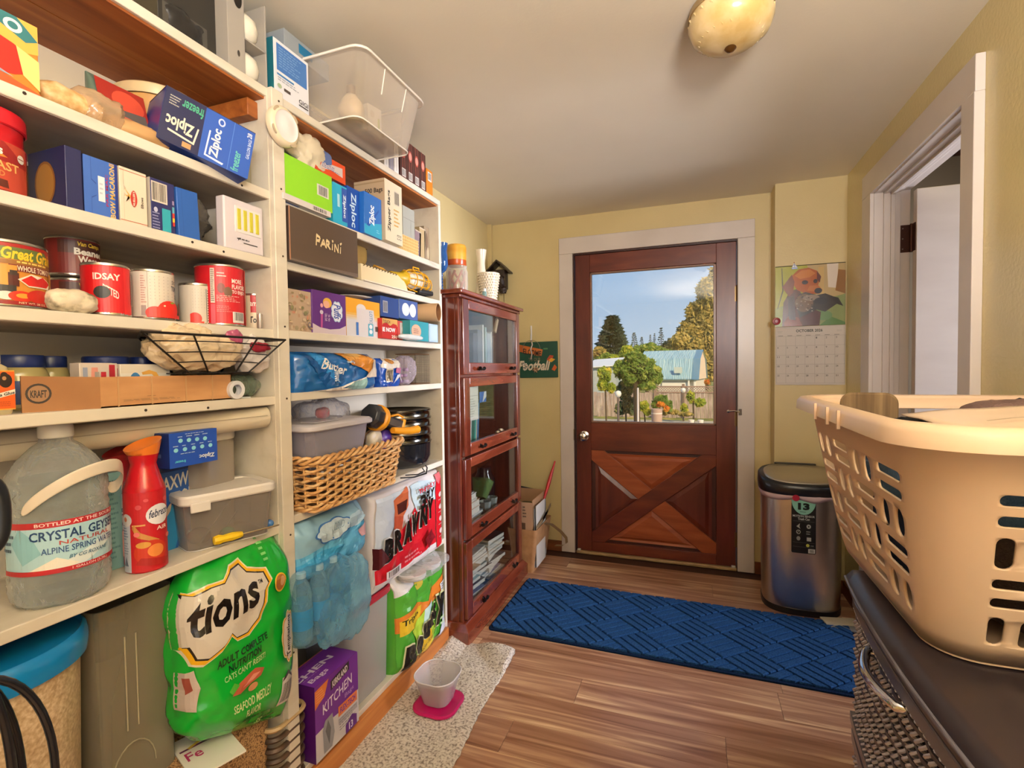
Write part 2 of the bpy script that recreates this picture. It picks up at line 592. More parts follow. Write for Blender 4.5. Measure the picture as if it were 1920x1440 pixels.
# ---------------------------------------------------------------- outside door
DOORW = noisemat('stained_fir_door', [(.2, '4b1b12'), (.5, '66291a'), (.8, '7d3a24')], scale=(1.2, 6, 6), ns=3, detail=8, rough=.33, bump=.04, dist=.3)
DOORV = noisemat('stained_fir_door_stile', [(.2, '481a12'), (.5, '602618'), (.8, '753322')], scale=(6, 6, 1), ns=3, detail=8, rough=.33, bump=.04, dist=.3)
DOORP = noisemat('stained_fir_panel', [(.2, '713016'), (.5, '9a4a26'), (.8, 'b1623a')], scale=(1, 5, 7), ns=3, detail=8, rough=.38, bump=.04, dist=.3)
y0, y1 = DY + .006, DY + .046
door = bpy.data.objects.new('door_1', None); COL.objects.link(door); door['kind'] = 'structure'; door['label'] = 'stained wooden exterior door with square window above a crossbuck panel'
GX0, GX1, GZ0, GZ1 = -.628, .117, .895, 1.863
B().box(-.738, GX0 - .012, y0, y1, .02, 1.993).build('stile', DOORV, door, bevel=.002)
B().box(GX1 + .016, .243, y0, y1, .02, 1.993).build('stile', DOORV, door, bevel=.002)
B().box(GX0 - .012, GX1 + .016, y0, y1, GZ1 + .012, 1.993).build('rail', DOORW, door, bevel=.002)
B().box(GX0 - .012, GX1 + .016, y0, y1, .70, GZ0 - .012).build('rail', DOORW, door, bevel=.002)
B().box(GX0 - .012, GX1 + .016, y0, y1, .02, .085).build('rail', DOORW, door, bevel=.002)
# glazing bead
BEAD = M('8d6a58', .3)
x0, x1, z0, z1 = GX0 - .012, GX1 + .016, GZ0 - .012, GZ1 + .012
b = B()
for a in ((x0, GX0, z0, z1), (GX1, x1, z0, z1), (x0, x1, z0, GZ0), (x0, x1, GZ1, z1)):
    b.box(a[0], a[1], y0 + .004, y0 + .03, a[2], a[3])
b.build('glazing_bead', BEAD, door, bevel=.003)
GL = glassmat('window_glass', 'f4f8fa', .015)
B().box(GX0, GX1, y0 + .018, y0 + .022, GZ0, GZ1).build('pane', GL, door, smooth=0)
# crossbuck
px0, px1, pz0, pz1 = GX0 - .012, GX1 + .016, .085, .70
B().box(px0, px1, y0 + .022, y1 - .004, pz0, pz1).build('back_panel', M('40170f', .45), door, smooth=0)
cx, cz = (px0 + px1) / 2, (pz0 + pz1) / 2
hw = .052


def clip_poly(pts, x0, x1, z0, z1):
    def cl(p, ins, inter):
        o = []
        for i in range(len(p)):
            a, c = p[i - 1], p[i]
            if ins(c):
                if not ins(a): o.append(inter(a, c))
                o.append(c)
            elif ins(a): o.append(inter(a, c))
        return o
    for ax, v, s in ((0, x0, 1), (0, x1, -1), (1, z0, 1), (1, z1, -1)):
        pts = cl(pts, lambda p: (p[ax] - v) * s >= -1e-9, lambda a, c: tuple(a[k] + (c[k] - a[k]) * ((v - a[ax]) / (c[ax] - a[ax])) for k in (0, 1)))
    return pts


FLIP = Matrix(((1, 0, 0, 0), (0, 0, 1, 0), (0, 1, 0, 0), (0, 0, 0, 1)))   # prism plane x,y -> x,z; extrusion -> y
L = math.hypot(px1 - px0, pz1 - pz0); dx, dz = (px1 - px0) / L, (pz1 - pz0) / L
for nm, sg, ya in (('cross_brace', -1, y0 + .003), ('cross_brace', 1, y0)):
    e = (dx, dz * sg); n = (-e[1], e[0])
    q = [(cx + e[0] * a + n[0] * c, cz + e[1] * a + n[1] * c) for a, c in ((-L, -hw), (L, -hw), (L, hw), (-L, hw))]
    q = clip_poly(q, px0, px1, pz0, pz1)
    B().prism(q, ya, y0 + .022, FLIP).build(nm, DOORP if sg < 0 else DOORW, door, bevel=.003)
# four raised triangular panels
tri = {'t': [(px0, pz1), (px1, pz1), (cx, cz)], 'b': [(px0, pz0), (px1, pz0), (cx, cz)], 'l': [(px0, pz0), (px0, pz1), (cx, cz)], 'r': [(px1, pz0), (px1, pz1), (cx, cz)]}
for k, T in tri.items():
    g = (sum(p[0] for p in T) / 3, sum(p[1] for p in T) / 3)
    def sc(f): return [(g[0] + (p[0] - g[0]) * f, g[1] + (p[1] - g[1]) * f) for p in T]
    r0, r1, r2_ = sc(.80), sc(.66), sc(.50)
    rings = [[(x, y0 + .022, z) for x, z in r0], [(x, y0 + .010, z) for x, z in r0], [(x, y0 + .014, z) for x, z in r1], [(x, y0 + .005, z) for x, z in r2_]]
    B().loft(rings, False, True).build('raised_panel', DOORP if k in 'tb' else DOORV, door, smooth=0)
CHR = M('c9c0b4', .16, 1)
kn = B().lathe([(.0, 0), (.032, 0), (.033, .006), (.014, .012), (.012, .03), (.024, .04), (.029, .052), (.026, .064), (.012, .07), (0, .07)], tf=Matrix.Translation((-.686, y0, .794)) @ Matrix.Rotation(R(90), 4, 'X')).build('door_knob', CHR, door)
B().lathe([(0, 0), (.007, 0), (.007, .003), (0, .003)], n=12, tf=Matrix.Translation((-.686, y0 - .07, .794)) @ Matrix.Rotation(R(90), 4, 'X')).build('lock_cylinder', M('6f675c', .3, 1), kn)
for z in (1.68, .93, .19):
    b = B().tube([(.247, y0 - .003, z - .045), (.247, y0 - .003, z + .045)], .006).lathe([(.003, 0), (.007, .004), (.003, .008)], .247, y0 - .003, 8).box(.236, .246, y0 - .001, y0 + .004, z - .045, z + .045)
    b.v = [(x, y, (zz + z + .045) if 0 <= zz <= .009 and z > .3 else zz) for x, y, zz in b.v]
    b.build('hinge', M('7b6240', .35, .9), door)
b = B().tube([(.20, y0 - .012, .975), (.235, y0 - .016, .978), (.262, DY - .03, .972)], .005).lathe([(0, 0), (.009, .003), (.009, .01), (0, .014)], tf=Matrix.Translation((.20, y0, .974)) @ Matrix.Rotation(R(90), 4, 'X'), n=12)
b.box(.256, .272, DY - .03, DY - .018, .955, .99)
b.build('hook_latch', CHR, door)
B().box(-.752, -.745, DY - .02, DY - .001, .765, .84).build('strike_plate', M('6b5a48', .4, .8), door)
for x in (-.725, .228):
    B().box(x - .012, x + .012, DY - .012, DY + .004, .018, .032).build('door_shoe', M('d8d2c8', .3, .6), door, bevel=.003)

# ---------------------------------------------------------------- ceiling lamp (off)
t = thing('ceiling_lamp', 'shallow round glass ceiling lamp with swirl rim, switched off', 'lamp', (.1, 1.56, CZ))
B().lathe([(.0, -.002), (.11, -.002), (.112, -.02), (.0, -.02)], n=40).build('lamp_base', M('b29a70', .35, .6), t)
SHG = noisemat('frosted_amber_glass', [(.35, 'c9a868'), (.6, 'e6cf9c')], ns=9, rough=.16, spec=.8)
SH = B().lathe([(.108, -.02), (.112, -.045), (.10, -.075), (.07, -.098), (.03, -.109), (.012, -.111)], n=48, cap0=False).build('lamp_shade', SHG, t)
for k in range(24):
    a = 2 * PI * k / 24
    P = [((.110 - .03 * (i / 5) ** 1.6) * math.cos(a + .5 * i / 5), (.110 - .03 * (i / 5) ** 1.6) * math.sin(a + .5 * i / 5), -.03 - .058 * (i / 5) ** .8) for i in range(6)]
    B().tube(P, .0035, 5).build('swirl_rib', SHG, SH)
B().lathe([(0, -.106), (.013, -.108), (.016, -.114), (.009, -.122), (0, -.125)], n=16).build('finial', M('6f4d24', .3, .8), t)

# ---------------------------------------------------------------- the white shelf unit
K = .96
SF = -1.06          # plane of the shelf fronts
ZT, ZA = 2.002, {'s1': 1.732, 's2': 1.553, 's3': 1.363, 's4': 1.184, 's5': .832, 'r1': 1.718, 'r2': 1.557, 'r3': 1.365, 'r4': 1.189, 'r5': .843, 'r6': .487, 'b': .10}
TH = .023
shelf = thing('pantry_shelving', 'built-in white painted wooden pantry shelving along the whole wall', 'shelving', (0, 0, 0))
YM, YE = 1.066, 2.012        # middle upright centre, far end
YS = -.55


def board(y0, y1, z, name='shelf_board', t=TH, mat=None, xf=SF):
    return B().box(WX + .002, xf, y0, y1, z - t, z).build(name, mat or SHELFW, shelf, bevel=.002)


bt = B().box(WX + .002, SF, YS, YE, ZT - TH, ZT).build('top_board', SHELFW, shelf, bevel=.002)
for i in range(2):
    x0 = WX + .004 + i * .141
    B().box(x0, x0 + .137, YS, YE - .02, ZT - TH - .006, ZT - TH + .001).build('underside_plank', RAWWOOD, bt, smooth=0)
for k in ('s1', 's2', 's3', 's4', 's5'):
    bd = board(YS, YM - .02, ZA[k])
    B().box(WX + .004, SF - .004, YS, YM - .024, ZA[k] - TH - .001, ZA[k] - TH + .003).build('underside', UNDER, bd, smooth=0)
for k in ('r1', 'r2', 'r3', 'r4', 'r5', 'r6'):
    bd = board(YM + .018, YE - .018, ZA[k])
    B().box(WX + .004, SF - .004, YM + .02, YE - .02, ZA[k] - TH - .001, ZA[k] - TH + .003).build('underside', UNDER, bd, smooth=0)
board(YS, YE - .018, ZA['b'], t=.02)
B().box(WX + .02, SF - .002, YS, YE - .02, 0, .08).build('toe_board', noisemat('orange_fir', [(.2, '8a4a1e'), (.5, 'b36a30'), (.8, 'cf8a4a')], scale=(8, .8, 10), ns=2.5, detail=7, rough=.45), shelf)
B().box(SF - .003, SF + .016, YS, YE - .018, .0, .082).build('toe_trim', noisemat('orange_fir_trim', [(.2, '9a5524'), (.5, 'bd7236'), (.8, 'd6924f')], scale=(8, .8, 14), ns=2.5, detail=7, rough=.4), shelf, bevel=.003)
# uprights: front faces and side boards
B().box(WX + .002, SF, YM - .022, YM - .006, .10, ZT - TH).build('divider_panel', SHELFW, shelf)
B().box(WX + .002, SF - .002, YM + .006, YM + .018, .10, ZT - TH).build('divider_panel', SHELFW, shelf)
po = B().box(SF - .002, SF + .016, YM - .020, YM + .020, .095, ZT + .001).build('face_post', SHELFW, shelf, bevel=.002)
for z in (1.975, 1.742, 1.562, 1.372, 1.176, .80, .47):
    B().lathe([(0, 0), (.0028, 0), (.0028, .0012), (0, .0012)], n=8, tf=Matrix.Translation((SF + .016, YM + .004, z)) @ Matrix.Rotation(R(90), 4, 'Y')).build('nail_hole', M('3c2c20', .8), po)
B().box(WX + .002, SF, YE - .019, YE, .0, ZT - TH).build('end_panel', SHELFW, shelf, bevel=.002)
B().box(WX + .002, WX + .006, YS, YE, .1, ZT - TH).build('back_panel', M('cfc3ae', .6), shelf)
for z in (ZT - .08,):     # cleat under the top board
    B().box(WX + .01, SF - .03, YM - .055, YM - .022, z, z + .045).build('cleat', RAWWOOD, shelf, bevel=.002)
    B().box(WX + .01, SF - .03, YM + .018, YM + .04, z, z + .045).build('cleat', RAWWOOD, shelf, bevel=.002)
b = B()
rnd = random.Random(2)
for k in ('s1', 's2', 's3', 's4'):
    for _ in range(2):
        y = rnd.uniform(.5, .98)
        b.lathe([(0, 0), (.003, 0), (.003, .0008), (0, .0008)], n=7, tf=Matrix.Translation((SF, y, ZA[k] - rnd.uniform(.006, .016))) @ Matrix.Rotation(R(90), 4, 'Y'))
o = b.build('nail_holes', M('2e2018', .9), shelf); o['kind'] = 'stuff'
# ---------------------------------------------------------------- helpers for goods on the shelves
XR = 1.115


def kk(off): return (1.07 + off) / XR


def faces(w, d, h):
    return {'f': face((-w / 2, 0, 0), (w, 0, 0), (0, 0, h)), 'l': face((-w / 2, d, 0), (0, -d, 0), (0, 0, h)),
            'b': face((-w / 2, d, 0), (w, 0, 0), (0, -d, 0)), 't': face((-w / 2, 0, h), (w, 0, 0), (0, d, 0)),
            'r': face((w / 2, 0, 0), (0, d, 0), (0, 0, h))}


def bx(name, label, cat, y0, y1, z, h, d, col, dec=None, off=0., rot=0, group=None, rough=.4, bev=.0012, rx=0, ry=0, flap=True, mat=None, dz=0):
    k = kk(off); w = (y1 - y0) * k; h = h * k
    t = thing(name, label, cat, (-1.07 - off, k * (y0 + y1) / 2, z + dz), 90 + rot, group, rx, ry)
    B().box(-w / 2, w / 2, 0, d, 0, h).build('carton', mat or M(col, rough), t, bevel=bev)
    if flap:
        B().box(-w / 2 + .001, w / 2 - .001, d * .48, d * .5, h - .0002, h + .0006).build('flap_seam', M('cfc6b8', .7), t, smooth=0)
    F = faces(w, d, h)
    for f, items in (dec or {}).items():
        decals(items, F[f], t)
    return t


def can(name, label, y0, y1, z, h, col, dec, off=0., a=(-75, 75), group=None, cat='can', lidc='cbc3b4', ribs=True, dz=0):
    k = kk(off); r = (y1 - y0) * k / 2; h = h * k
    t = thing(name, label, cat, (-1.07 - off - r, k * (y0 + y1) / 2, z + dz), 90, group)
    ME = M(lidc, .22, .9)
    B().lathe([(r * .95, .001), (r, .004), (r, .007), (r * .975, .006), (r * .975, h - .006), (r, h - .0045), (r, h - .002), (r * .985, h), (r * .93, h - .001), (r * .90, h - .004)], n=40).build('can_body', ME, t)
    B().lathe([(r * .985, .0055), (r * .985, h - .0055)], n=40, cap0=False, cap1=False).build('paper_label', M(col, .3), t)
    if dec:
        decals(dec, cyl(r * .985, .0055, h - .0055, a[0], a[1]), t, step=6)
    return t


def nz(p, s, seed=0):
    return noise.noise(Vector(p) * s + Vector((seed * 7.3, seed * 1.7, seed * 3.1)))


def crump(p, s, seed, amp):
    q = Vector(p) * s + Vector((seed * 7.3, seed * 1.7, seed * 3.1))
    a = 1 - abs(noise.noise(q)) * 2
    b_ = 1 - abs(noise.noise(q * 2.3 + Vector((3, 1, 2)))) * 2
    return amp * (a * .6 + b_ * .4 - .5)


def lump(name, mat, parent, c, size, seed=1, amp=.012, fr=18, n=44, e=2.6, smooth=50, base=None, shape=None):
    """a crumpled soft body: superellipsoid pushed about by ridged noise"""
    b = B(); rings = []
    nv = n // 2
    for j in range(1, nv):
        ph = -PI / 2 + PI * j / nv; ring = []
        for i in range(n):
            th = 2 * PI * i / n
            cp, sp, ct, st = math.cos(ph), math.sin(ph), math.cos(th), math.sin(th)
            f = lambda v, q=2 / e: math.copysign(abs(v) ** q, v)
            p = Vector((f(cp) * f(ct) * size[0] / 2, f(cp) * f(st) * size[1] / 2, f(sp) * size[2] / 2))
            if shape: p = shape(p)
            nn = p.normalized()
            p = p + nn * crump(p, fr, seed, amp)
            p += Vector(c)
            if base is not None and p.z < base: p.z = base
            ring.append(tuple(p))
        rings.append(ring)
    b.loft(rings)
    return b.build(name, mat, parent, smooth=smooth)


def tub(b, w, d, h, r, z0=0, taper=.9, n=5, wall=.0015, floor_=True, cx=0, cy=0):
    """open thin-walled box, tapering to the base"""
    A = [rr(cx, cy, w * taper * .93, d * taper * .93, r, z0, n), rr(cx, cy, w * taper, d * taper, r, z0 + h * .03, n), rr(cx, cy, w, d, r, z0 + h, n),
         rr(cx, cy, w - 2 * wall, d - 2 * wall, r, z0 + h, n), rr(cx, cy, w * taper - 2 * wall, d * taper - 2 * wall, r, z0 + h * .03 + wall, n)]
    return b.loft(A)


WHITEP = M('e6e2dc', .3)
PAPERW = M('e2dccf', .7)
KRAFT = noisemat('kraft_cardboard', [(.3, 'a9774c'), (.7, 'bf8d5e')], scale=(1, 1, 4), ns=8, rough=.75, bump=.08)
CLP = clearmat('clear_storage_plastic', 'e6e2dc', .22, .15)
FROST = clearmat('frosted_plastic', 'd9d5cf', .42, .3)
FILM = clearmat('clear_film', 'f0eeee', .10, .08, bump=.5, bs=22)
zt = ZT
# ---------------------------------------------------------------- top of the shelving
bx('dark_kitchen_gadget_box', 'dark box under glossy foil wrap on top board beside the bulb carton', 'box', .80, 1.0, zt, .20, .18, '2b2926', {'f': [('r', 5, 10, 60, 40, '4a4640')]}, off=.04)
t = thing('foil_bag', 'crumpled black glossy bag lying on the top board edge', 'bag', (-1.11, .865, zt), 90)
lump('bag_body', M('1f1e1e', .15), t, (0, .05, .05), (.13, .12, .10), 5, .02, 14)
t = thing('bulb_carton', 'grey open carton of round white light bulbs on the top board', 'carton', (-1.07, 1.015, zt), 90)
b = B().box(-.075, -.025, 0, .12, 0, .22)
b.box(-.025, .045, .001, .12, 0, .004).box(-.025, .045, .10, .12, 0, .22).box(.04, .045, 0, .12, 0, .22).box(-.025, .045, .0, .12, .095, .099)
b.build('carton', M('9a938a', .7), t, bevel=.001)
decals([('e', 60, 18, 8, 3, '3a3530'), ('e', 62, 70, 25, 9, '151311')], face((-.075, 0, 0), (.05, 0, 0), (0, 0, .26)), t, 'carton_hole')
for z in (.04, .14):
    B().lathe([(0, -.04), (.02, -.036), (.036, -.02), (.04, 0), (.036, .02), (.02, .036), (0, .04)], .010, .05, 24, tf=Matrix.Translation((0, 0, z + .01))).build('round_bulb', M('e6ddc8', .35), t, smooth=80)
bx('printed_carton', 'white and blue printed carton with teal edge on the top board', 'box', 1.128, 1.265, zt, .165, .05, 'dcdbe0',
   {'l': [('r', 0, 0, 100, 100, '1f6673')], 'f': [('r', 8, 48, 94, 94, '3f70b4'), ('l', 14, 54, 88, 90, 8, '6f95c8'), ('r', 8, 40, 55, 43, '3a78b0'), ('l', 10, 30, 80, 38, 2, '9aa0aa'), ('e', 14, 22, 6, 4, '9fae8e'), ('r', 26, 18, 44, 23, '4a3f3a'),
     ('t', 'GIGI', 68, 14, 96, 22, '2a2422'), ('r', 68, 10, 96, 12, '2a2422')]}, rot=0)
bx('grey_flat_carton', 'flat grey carton with blue label lying atop the printed carton', 'box', 1.17, 1.36, zt, .055, .16, '8e959c', {'f': [('r', 30, 30, 60, 80, '1d6f9c')], 'b': [('r', 40, 60, 70, 80, '1d6f9c')]}, off=.02, dz=.17)

# clear bin hanging over the edge
t = thing('clear_storage_bin', 'clear plastic storage bin jutting out from the top board', 'bin', (-1.06, 1.40, zt + .001), 90, rx=0)
b = B()
A = [rr(0, .02, .285, .30, .03, .004), rr(0, .02, .29, .305, .03, 0), rr(0, .02, .345, .38, .04, .17), rr(0, .02, .368, .40, .04, .172), rr(0, .02, .368, .40, .04, .18), rr(0, .02, .335, .37, .04, .18), rr(0, .02, .283, .298, .03, .006)]
BIN = clearmat('clear_bin_plastic', 'e9dfd2', .12, .12)
body = b.loft(A).build('bin_shell', BIN, t)
B().tube([p for p in rr(0, .02, .292, .307, .03, .001)], .0025, 6, True).build('base_rim', M('ece3d6', .3), t)
B().tube([p for p in rr(0, .02, .366, .398, .04, .176)], .004, 6, True).build('top_rim', M('ece3d6', .3), t)
for x in (-.06, .06):
    B().tube([(x, -.172, .172), (x * .95, -.155, .10)], .002, 5).build('moulded_rib', M('ece3d6', .3), t)
t = thing('round_bulb', 'round cream bulb with threaded base inside the clear bin', 'bulb', (-.985, 1.30, zt + .008), 90)
B().lathe([(0, 0), (.02, .002), (.036, .018), (.04, .038), (.034, .06), (.02, .078), (.014, .085)], n=24).build('globe', M('ddd0b8', .35), t, smooth=80)
B().lathe([(.014, .085), (.014, .11), (.008, .116), (0, .117)], n=16).build('screw_base', M('b0a08a', .3, .8), t)
t = thing('white_bulb_box', 'small white box with green stripe inside the clear bin', 'box', (-.97, 1.40, zt + .008), 80)
B().box(-.03, .03, 0, .05, 0, .095).build('carton', M('ddd6ca', .6), t, bevel=.001)
decals([('r', 70, 30, 84, 65, 'a9b83e'), ('e', 30, 70, 16, 12, 'c8beb0')], face((-.03, 0, 0), (.06, 0, 0), (0, 0, .095)), t)
t = thing('crumpled_packaging', 'pale crumpled packaging lying in the clear bin', 'packaging', (-1.04, 1.43, zt + .008), 90)
lump('wrap', M('cfc6ba', .5), t, (0, .06, .035), (.2, .2, .06), 3, .02, 20, base=0)
lump('wrap', M('9c90a0', .5), t, (.03, .0, .018), (.14, .1, .03), 4, .01, 20, base=0)
for i, (y, c, h, l) in enumerate(((1.665, 'ddd5cb', .12, 'white carton with grey edge on the top board behind the bin'), (1.70, '8d8690', .12, 'grey-violet thin carton on the top board behind the bin'), (1.735, 'e4ded6', .125, 'white thin carton with dark line on the top board behind the bin'))):
    bx('thin_carton', l, 'box', y, y + .03, zt, h, .18, c, {'f': [('r', 40, 10, 50, 90, 'b0a8a0')]}, flap=False)
for i in range(4):
    y = 1.778 + i * .052
    bx('dark_striped_carton', 'brown carton with red ovals on the top board, ' + ('beside the white cartons', 'second from the white cartons', 'third from the white cartons', 'touching the orange carton')[i], 'box', y, y + .05, zt, .165, .19, '4a2620',
       {'f': [('r', 28, 0, 36, 100, '8f4a3c'), ('r', 60, 0, 68, 100, '7b4238'), ('e', 48, 66, 30, 14, 'a84a40'), ('e', 48, 66, 22, 10, 'd99080'), ('r', 20, 6, 78, 26, 'd8d0c8'), ('b', 26, 8, 72, 24)]}, flap=False, group='brown cartons with red ovals on the top board')
bx('orange_carton', 'orange carton with barcode at the far end of the top board', 'box', 1.99, 2.045, zt, .115, .18, 'd07a1c', {'f': [('r', 20, 55, 80, 90, 'e0dad0'), ('b', 26, 60, 74, 86)]})

# ---------------------------------------------------------------- unit 1, first shelf
z = ZA['s1']
bx('orange_snack_carton', 'orange and red printed carton of pasta sauce at the shelf start', 'box', .43, .577, z, .125, .06, 'd9792a',
   {'f': [('p', [(0, 100), (100, 100), (100, 60), (60, 45), (0, 62)], 'e8a94a'), ('p', [(55, 100), (80, 100), (100, 78), (88, 70), (60, 84)], '2f6f74'), ('e', 76, 86, 9, 9, 'd8e0d8'), ('e', 76, 86, 5, 5, '2f6f74'),
          ('e', 50, 40, 44, 26, 'c3281c'), ('e', 36, 42, 26, 12, 'e8b060'), ('e', 48, 48, 8, 5, '6d7a2a'), ('p', [(0, 24), (60, 16), (100, 4), (100, 0), (0, 0)], 'd8542a'), ('p', [(0, 30), (60, 20), (75, 14), (58, 16), (0, 26)], '8d93a0'), ('p', [(78, 60), (100, 50), (100, 8), (84, 22)], 'e2c878')]})
BREAD = noisemat('pale_brown_grain', [(.35, 'b98a52'), (.5, 'cda36c'), (.65, 'dcbb8a')], ns=60, detail=5, rough=.55, bump=.3)
t = thing('brown_sugar_bag', 'clear bag of brown sugar with purple label folded on the first shelf', 'bag', (-1.10, .625, z), 90)
lump('filled_bag', BREAD, t, (0, .05, .03), (.15, .14, .06), 8, .012, 16, base=0)
lump('folded_film', clearmat('tan_film', 'd8b890', .35, .12, bump=.4), t, (.04, .04, .034), (.10, .13, .075), 9, .02, 15, base=0)
lump('purple_label', M('55202c', .3), t, (-.05, .07, .05), (.09, .05, .03), 10, .012, 20)
t = thing('tan_flour_bag', 'tan paper bag slumped flat beside the blue freezer bag box', 'bag', (-1.09, .735, z), 90)
lump('paper_bag', M('b98f5e', .55), t, (0, .05, .02), (.15, .13, .05), 12, .014, 16, base=0)
bx('navy_cracker_box', 'navy and grey box standing far back behind the sugar bag', 'box', .70, .80, z, .15, .05, '6a6862', {'f': [('r', 0, 60, 100, 100, '1c2340'), ('t', 'CORN STARCH', 6, 45, 60, 52, 'a8a49a'), ('t', 'OZ', 6, 34, 26, 42, 'a8a49a')]}, off=.17)
t = thing('tomato_soup_pouch', 'red and green printed pouch leaning behind the blue box', 'pouch', (-1.13, .745, z), 90, rx=-8)
B().loft([rr(0, .03, .10, .045, .02, 0), rr(0, .03, .115, .05, .02, .06), rr(0, .03, .11, .02, .008, .135), rr(0, .03, .11, .004, .001, .15)]).build('pouch_body', M('5a6a5c', .3), t)
decals([('r', 5, 50, 95, 96, '9c2a20'), ('e', 60, 70, 30, 20, 'c84a34'), ('p', [(0, 50), (90, 60), (95, 30), (0, 28)], '5c5450'), ('e', 50, 40, 20, 5, 'b8604a'), ('r', 4, 2, 95, 22, '3f7a5a')], face((-.055, .0, .01), (.11, 0, 0), (0, .015, .135)), t)
# large freezer bag box lying tilted, its print upside down
t = thing('freezer_bag_box', 'large dark blue freezer bag box lying tilted with print upside down', 'box', (-1.045, .835, z + .004), 72, ry=11)
w, h, d = .19, .118, .13
B().box(-.085, .105, 0, d, 0, h).build('carton', M('1d3a8c', .3), t, bevel=.0015)
F1 = face((-.085, 0, 0), (.08, 0, 0), (0, 0, h)); F2 = face((-.005, 0, 0), (.11, 0, 0), (0, 0, h))
decals([('r', 0, 0, 100, 100, '171b45'), ('t', 'freezer', 42, 72, 96, 92, '3f9a78', 180, .02), ('l', 12, 70, 38, 90, 4, 'a8a49a'), ('t', 'Ziploc', 12, 28, 80, 58, 'e8d8b8', 180, .03), ('p', [(20, 22), (86, 16), (92, 50), (88, 50), (82, 20), (20, 26)], 'd8ccb8'), ('r', 58, 4, 80, 14, 'b88858')], F1, t)
decals([('r', 0, 0, 100, 100, '2450a8'), ('t', 'Ziploc', 18, 12, 40, 70, 'eee8dc', 90, .03), ('p', [(10, 8), (12, 60), (15, 60), (13, 11), (48, 8), (46, 4)], 'd8dce8'), ('e', 32, 86, 7, 8, 'b8c4e0'), ('e', 32, 86, 4, 5, '2450a8'), ('r', 56, 0, 57, 100, '5a80c8'), ('t', 'freezer', 62, 4, 78, 46, '5cb0a0', 90, .02),
        ('t', '28', 84, 84, 94, 94, 'e8e8e8', 90), ('t', 'GALLON BAGS', 88, 40, 95, 82, 'c8d4e8', 90)], F2, t)
B().box(-.085, .105, 0, d, h, h + .002).build('torn_flap', M('3a2c40', .8), t)
t = thing('round_tub', 'big round tan tub with cream lid behind the blue box', 'tub', (-1.225, .87, z), 90)
B().lathe([(.075, 0), (.082, .01), (.084, .155), (.080, .16)], n=40).build('tub_body', M('b98a50', .4), t)
B().lathe([(.086, .158), (.088, .162), (.088, .180), (.083, .184), (0, .184)], n=40, cap0=False).build('lid', M('cdb186', .4), t)
t = thing('pink_capped_bottle', 'dark vinegar bottle with bright pink cap beside the shelf post', 'bottle', (-1.12, .945, z), 90)
B().lathe([(.026, 0), (.028, .004), (.028, .085), (.024, .10), (.014, .115), (.013, .125)], n=28).build('bottle_body', M('3c2c28', .12), t)
decals([('r', 0, 0, 100, 100, '6c5a44'), ('l', 8, 50, 90, 94, 9, 'a08c68'), ('r', 0, 0, 100, 38, '6a3444'), ('l', 8, 6, 90, 34, 5, '905868')], cyl(.0283, .01, .078, -80, 50), t, step=8)
B().lathe([(.016, .112), (.0175, .114), (.0165, .15), (.015, .152), (0, .152)], n=24, cap0=False).build('bottle_cap', M('a83068', .35), t)
t = thing('black_bag', 'shiny black bag standing between pink capped bottle and post', 'bag', (-1.11, .995, z), 90)
lump('bag_body', M('141416', .12), t, (0, .03, .055), (.05, .06, .13), 21, .02, 20, base=0)
bx('teal_tea_box', 'small teal box with white print behind the black bag', 'box', 1.02, 1.075, z, .155, .05, '8d8672', {'f': [('r', 0, 70, 100, 100, '2f92a8'), ('t', 'TEA', 50, 72, 90, 92, 'dcd8c8', 90), ('t', 'FINE TRASH', 55, 4, 85, 45, '6a4438', 90)]}, off=.05)

# ---------------------------------------------------------------- unit 1, second shelf
z = ZA['s2']
t = thing('coffee_can', 'large red plastic coffee can at the start of the second shelf', 'can', (-1.135, .49, z), 90)
B().lathe([(.062, 0), (.066, .004), (.067, .085), (.064, .09), (.064, .112), (.066, .116)], n=44, sy=.95).build('can_body', M('b3141c', .25), t)
B().lathe([(.066, .113), (.0685, .115), (.0685, .135), (.066, .14), (.058, .14), (0, .139)], n=44, sy=.95, cap0=False).build('lid', M('c8202a', .25), t)
decals([('r', 0, 0, 100, 88, 'b0402c'), ('p', [(0, 88), (46, 88), (80, 62), (100, 60), (100, 50), (0, 52)], '8e1f1c'), ('p', [(0, 82), (18, 78), (32, 66), (0, 66)], 'f0b828'), ('p', [(0, 66), (30, 70), (52, 60), (0, 56)], 'd8772c'),
        ('t', 'gers', 2, 58, 44, 74, 'e8dfd0', 0, .03), ('t', 'KFAST', 4, 36, 74, 52, 'd9a25c', 0, .02), ('t', 'BLEND', 4, 24, 46, 34, 'c27a44', 0, .02), ('p', [(0, 20), (50, 18), (52, 4), (0, 6)], '5a2418'), ('l', 8, 8, 44, 16, 1, 'd8b878'), ('e', 80, 66, 9, 8, 'd8cdbf'), ('r', 72, 65, 88, 67, '9a5a50')],
       cyl(.0675, .004, .095, -22, 48, sy=.95), t, step=5)
bx('grey_back_box', 'dark grey-green box in shadow beside the red coffee can', 'box', .585, .632, z, .10, .12, '4e493c', off=.08)
bx('dark_pasta_box', 'dark blue pasta box showing an amber oval window', 'box', .612, .640, z, .118, .11, '23254c', {'l': [('e', 46, 45, 28, 36, '7a4a1c'), ('e', 46, 45, 24, 32, '9c6a2a')]}, off=.0, group=None)
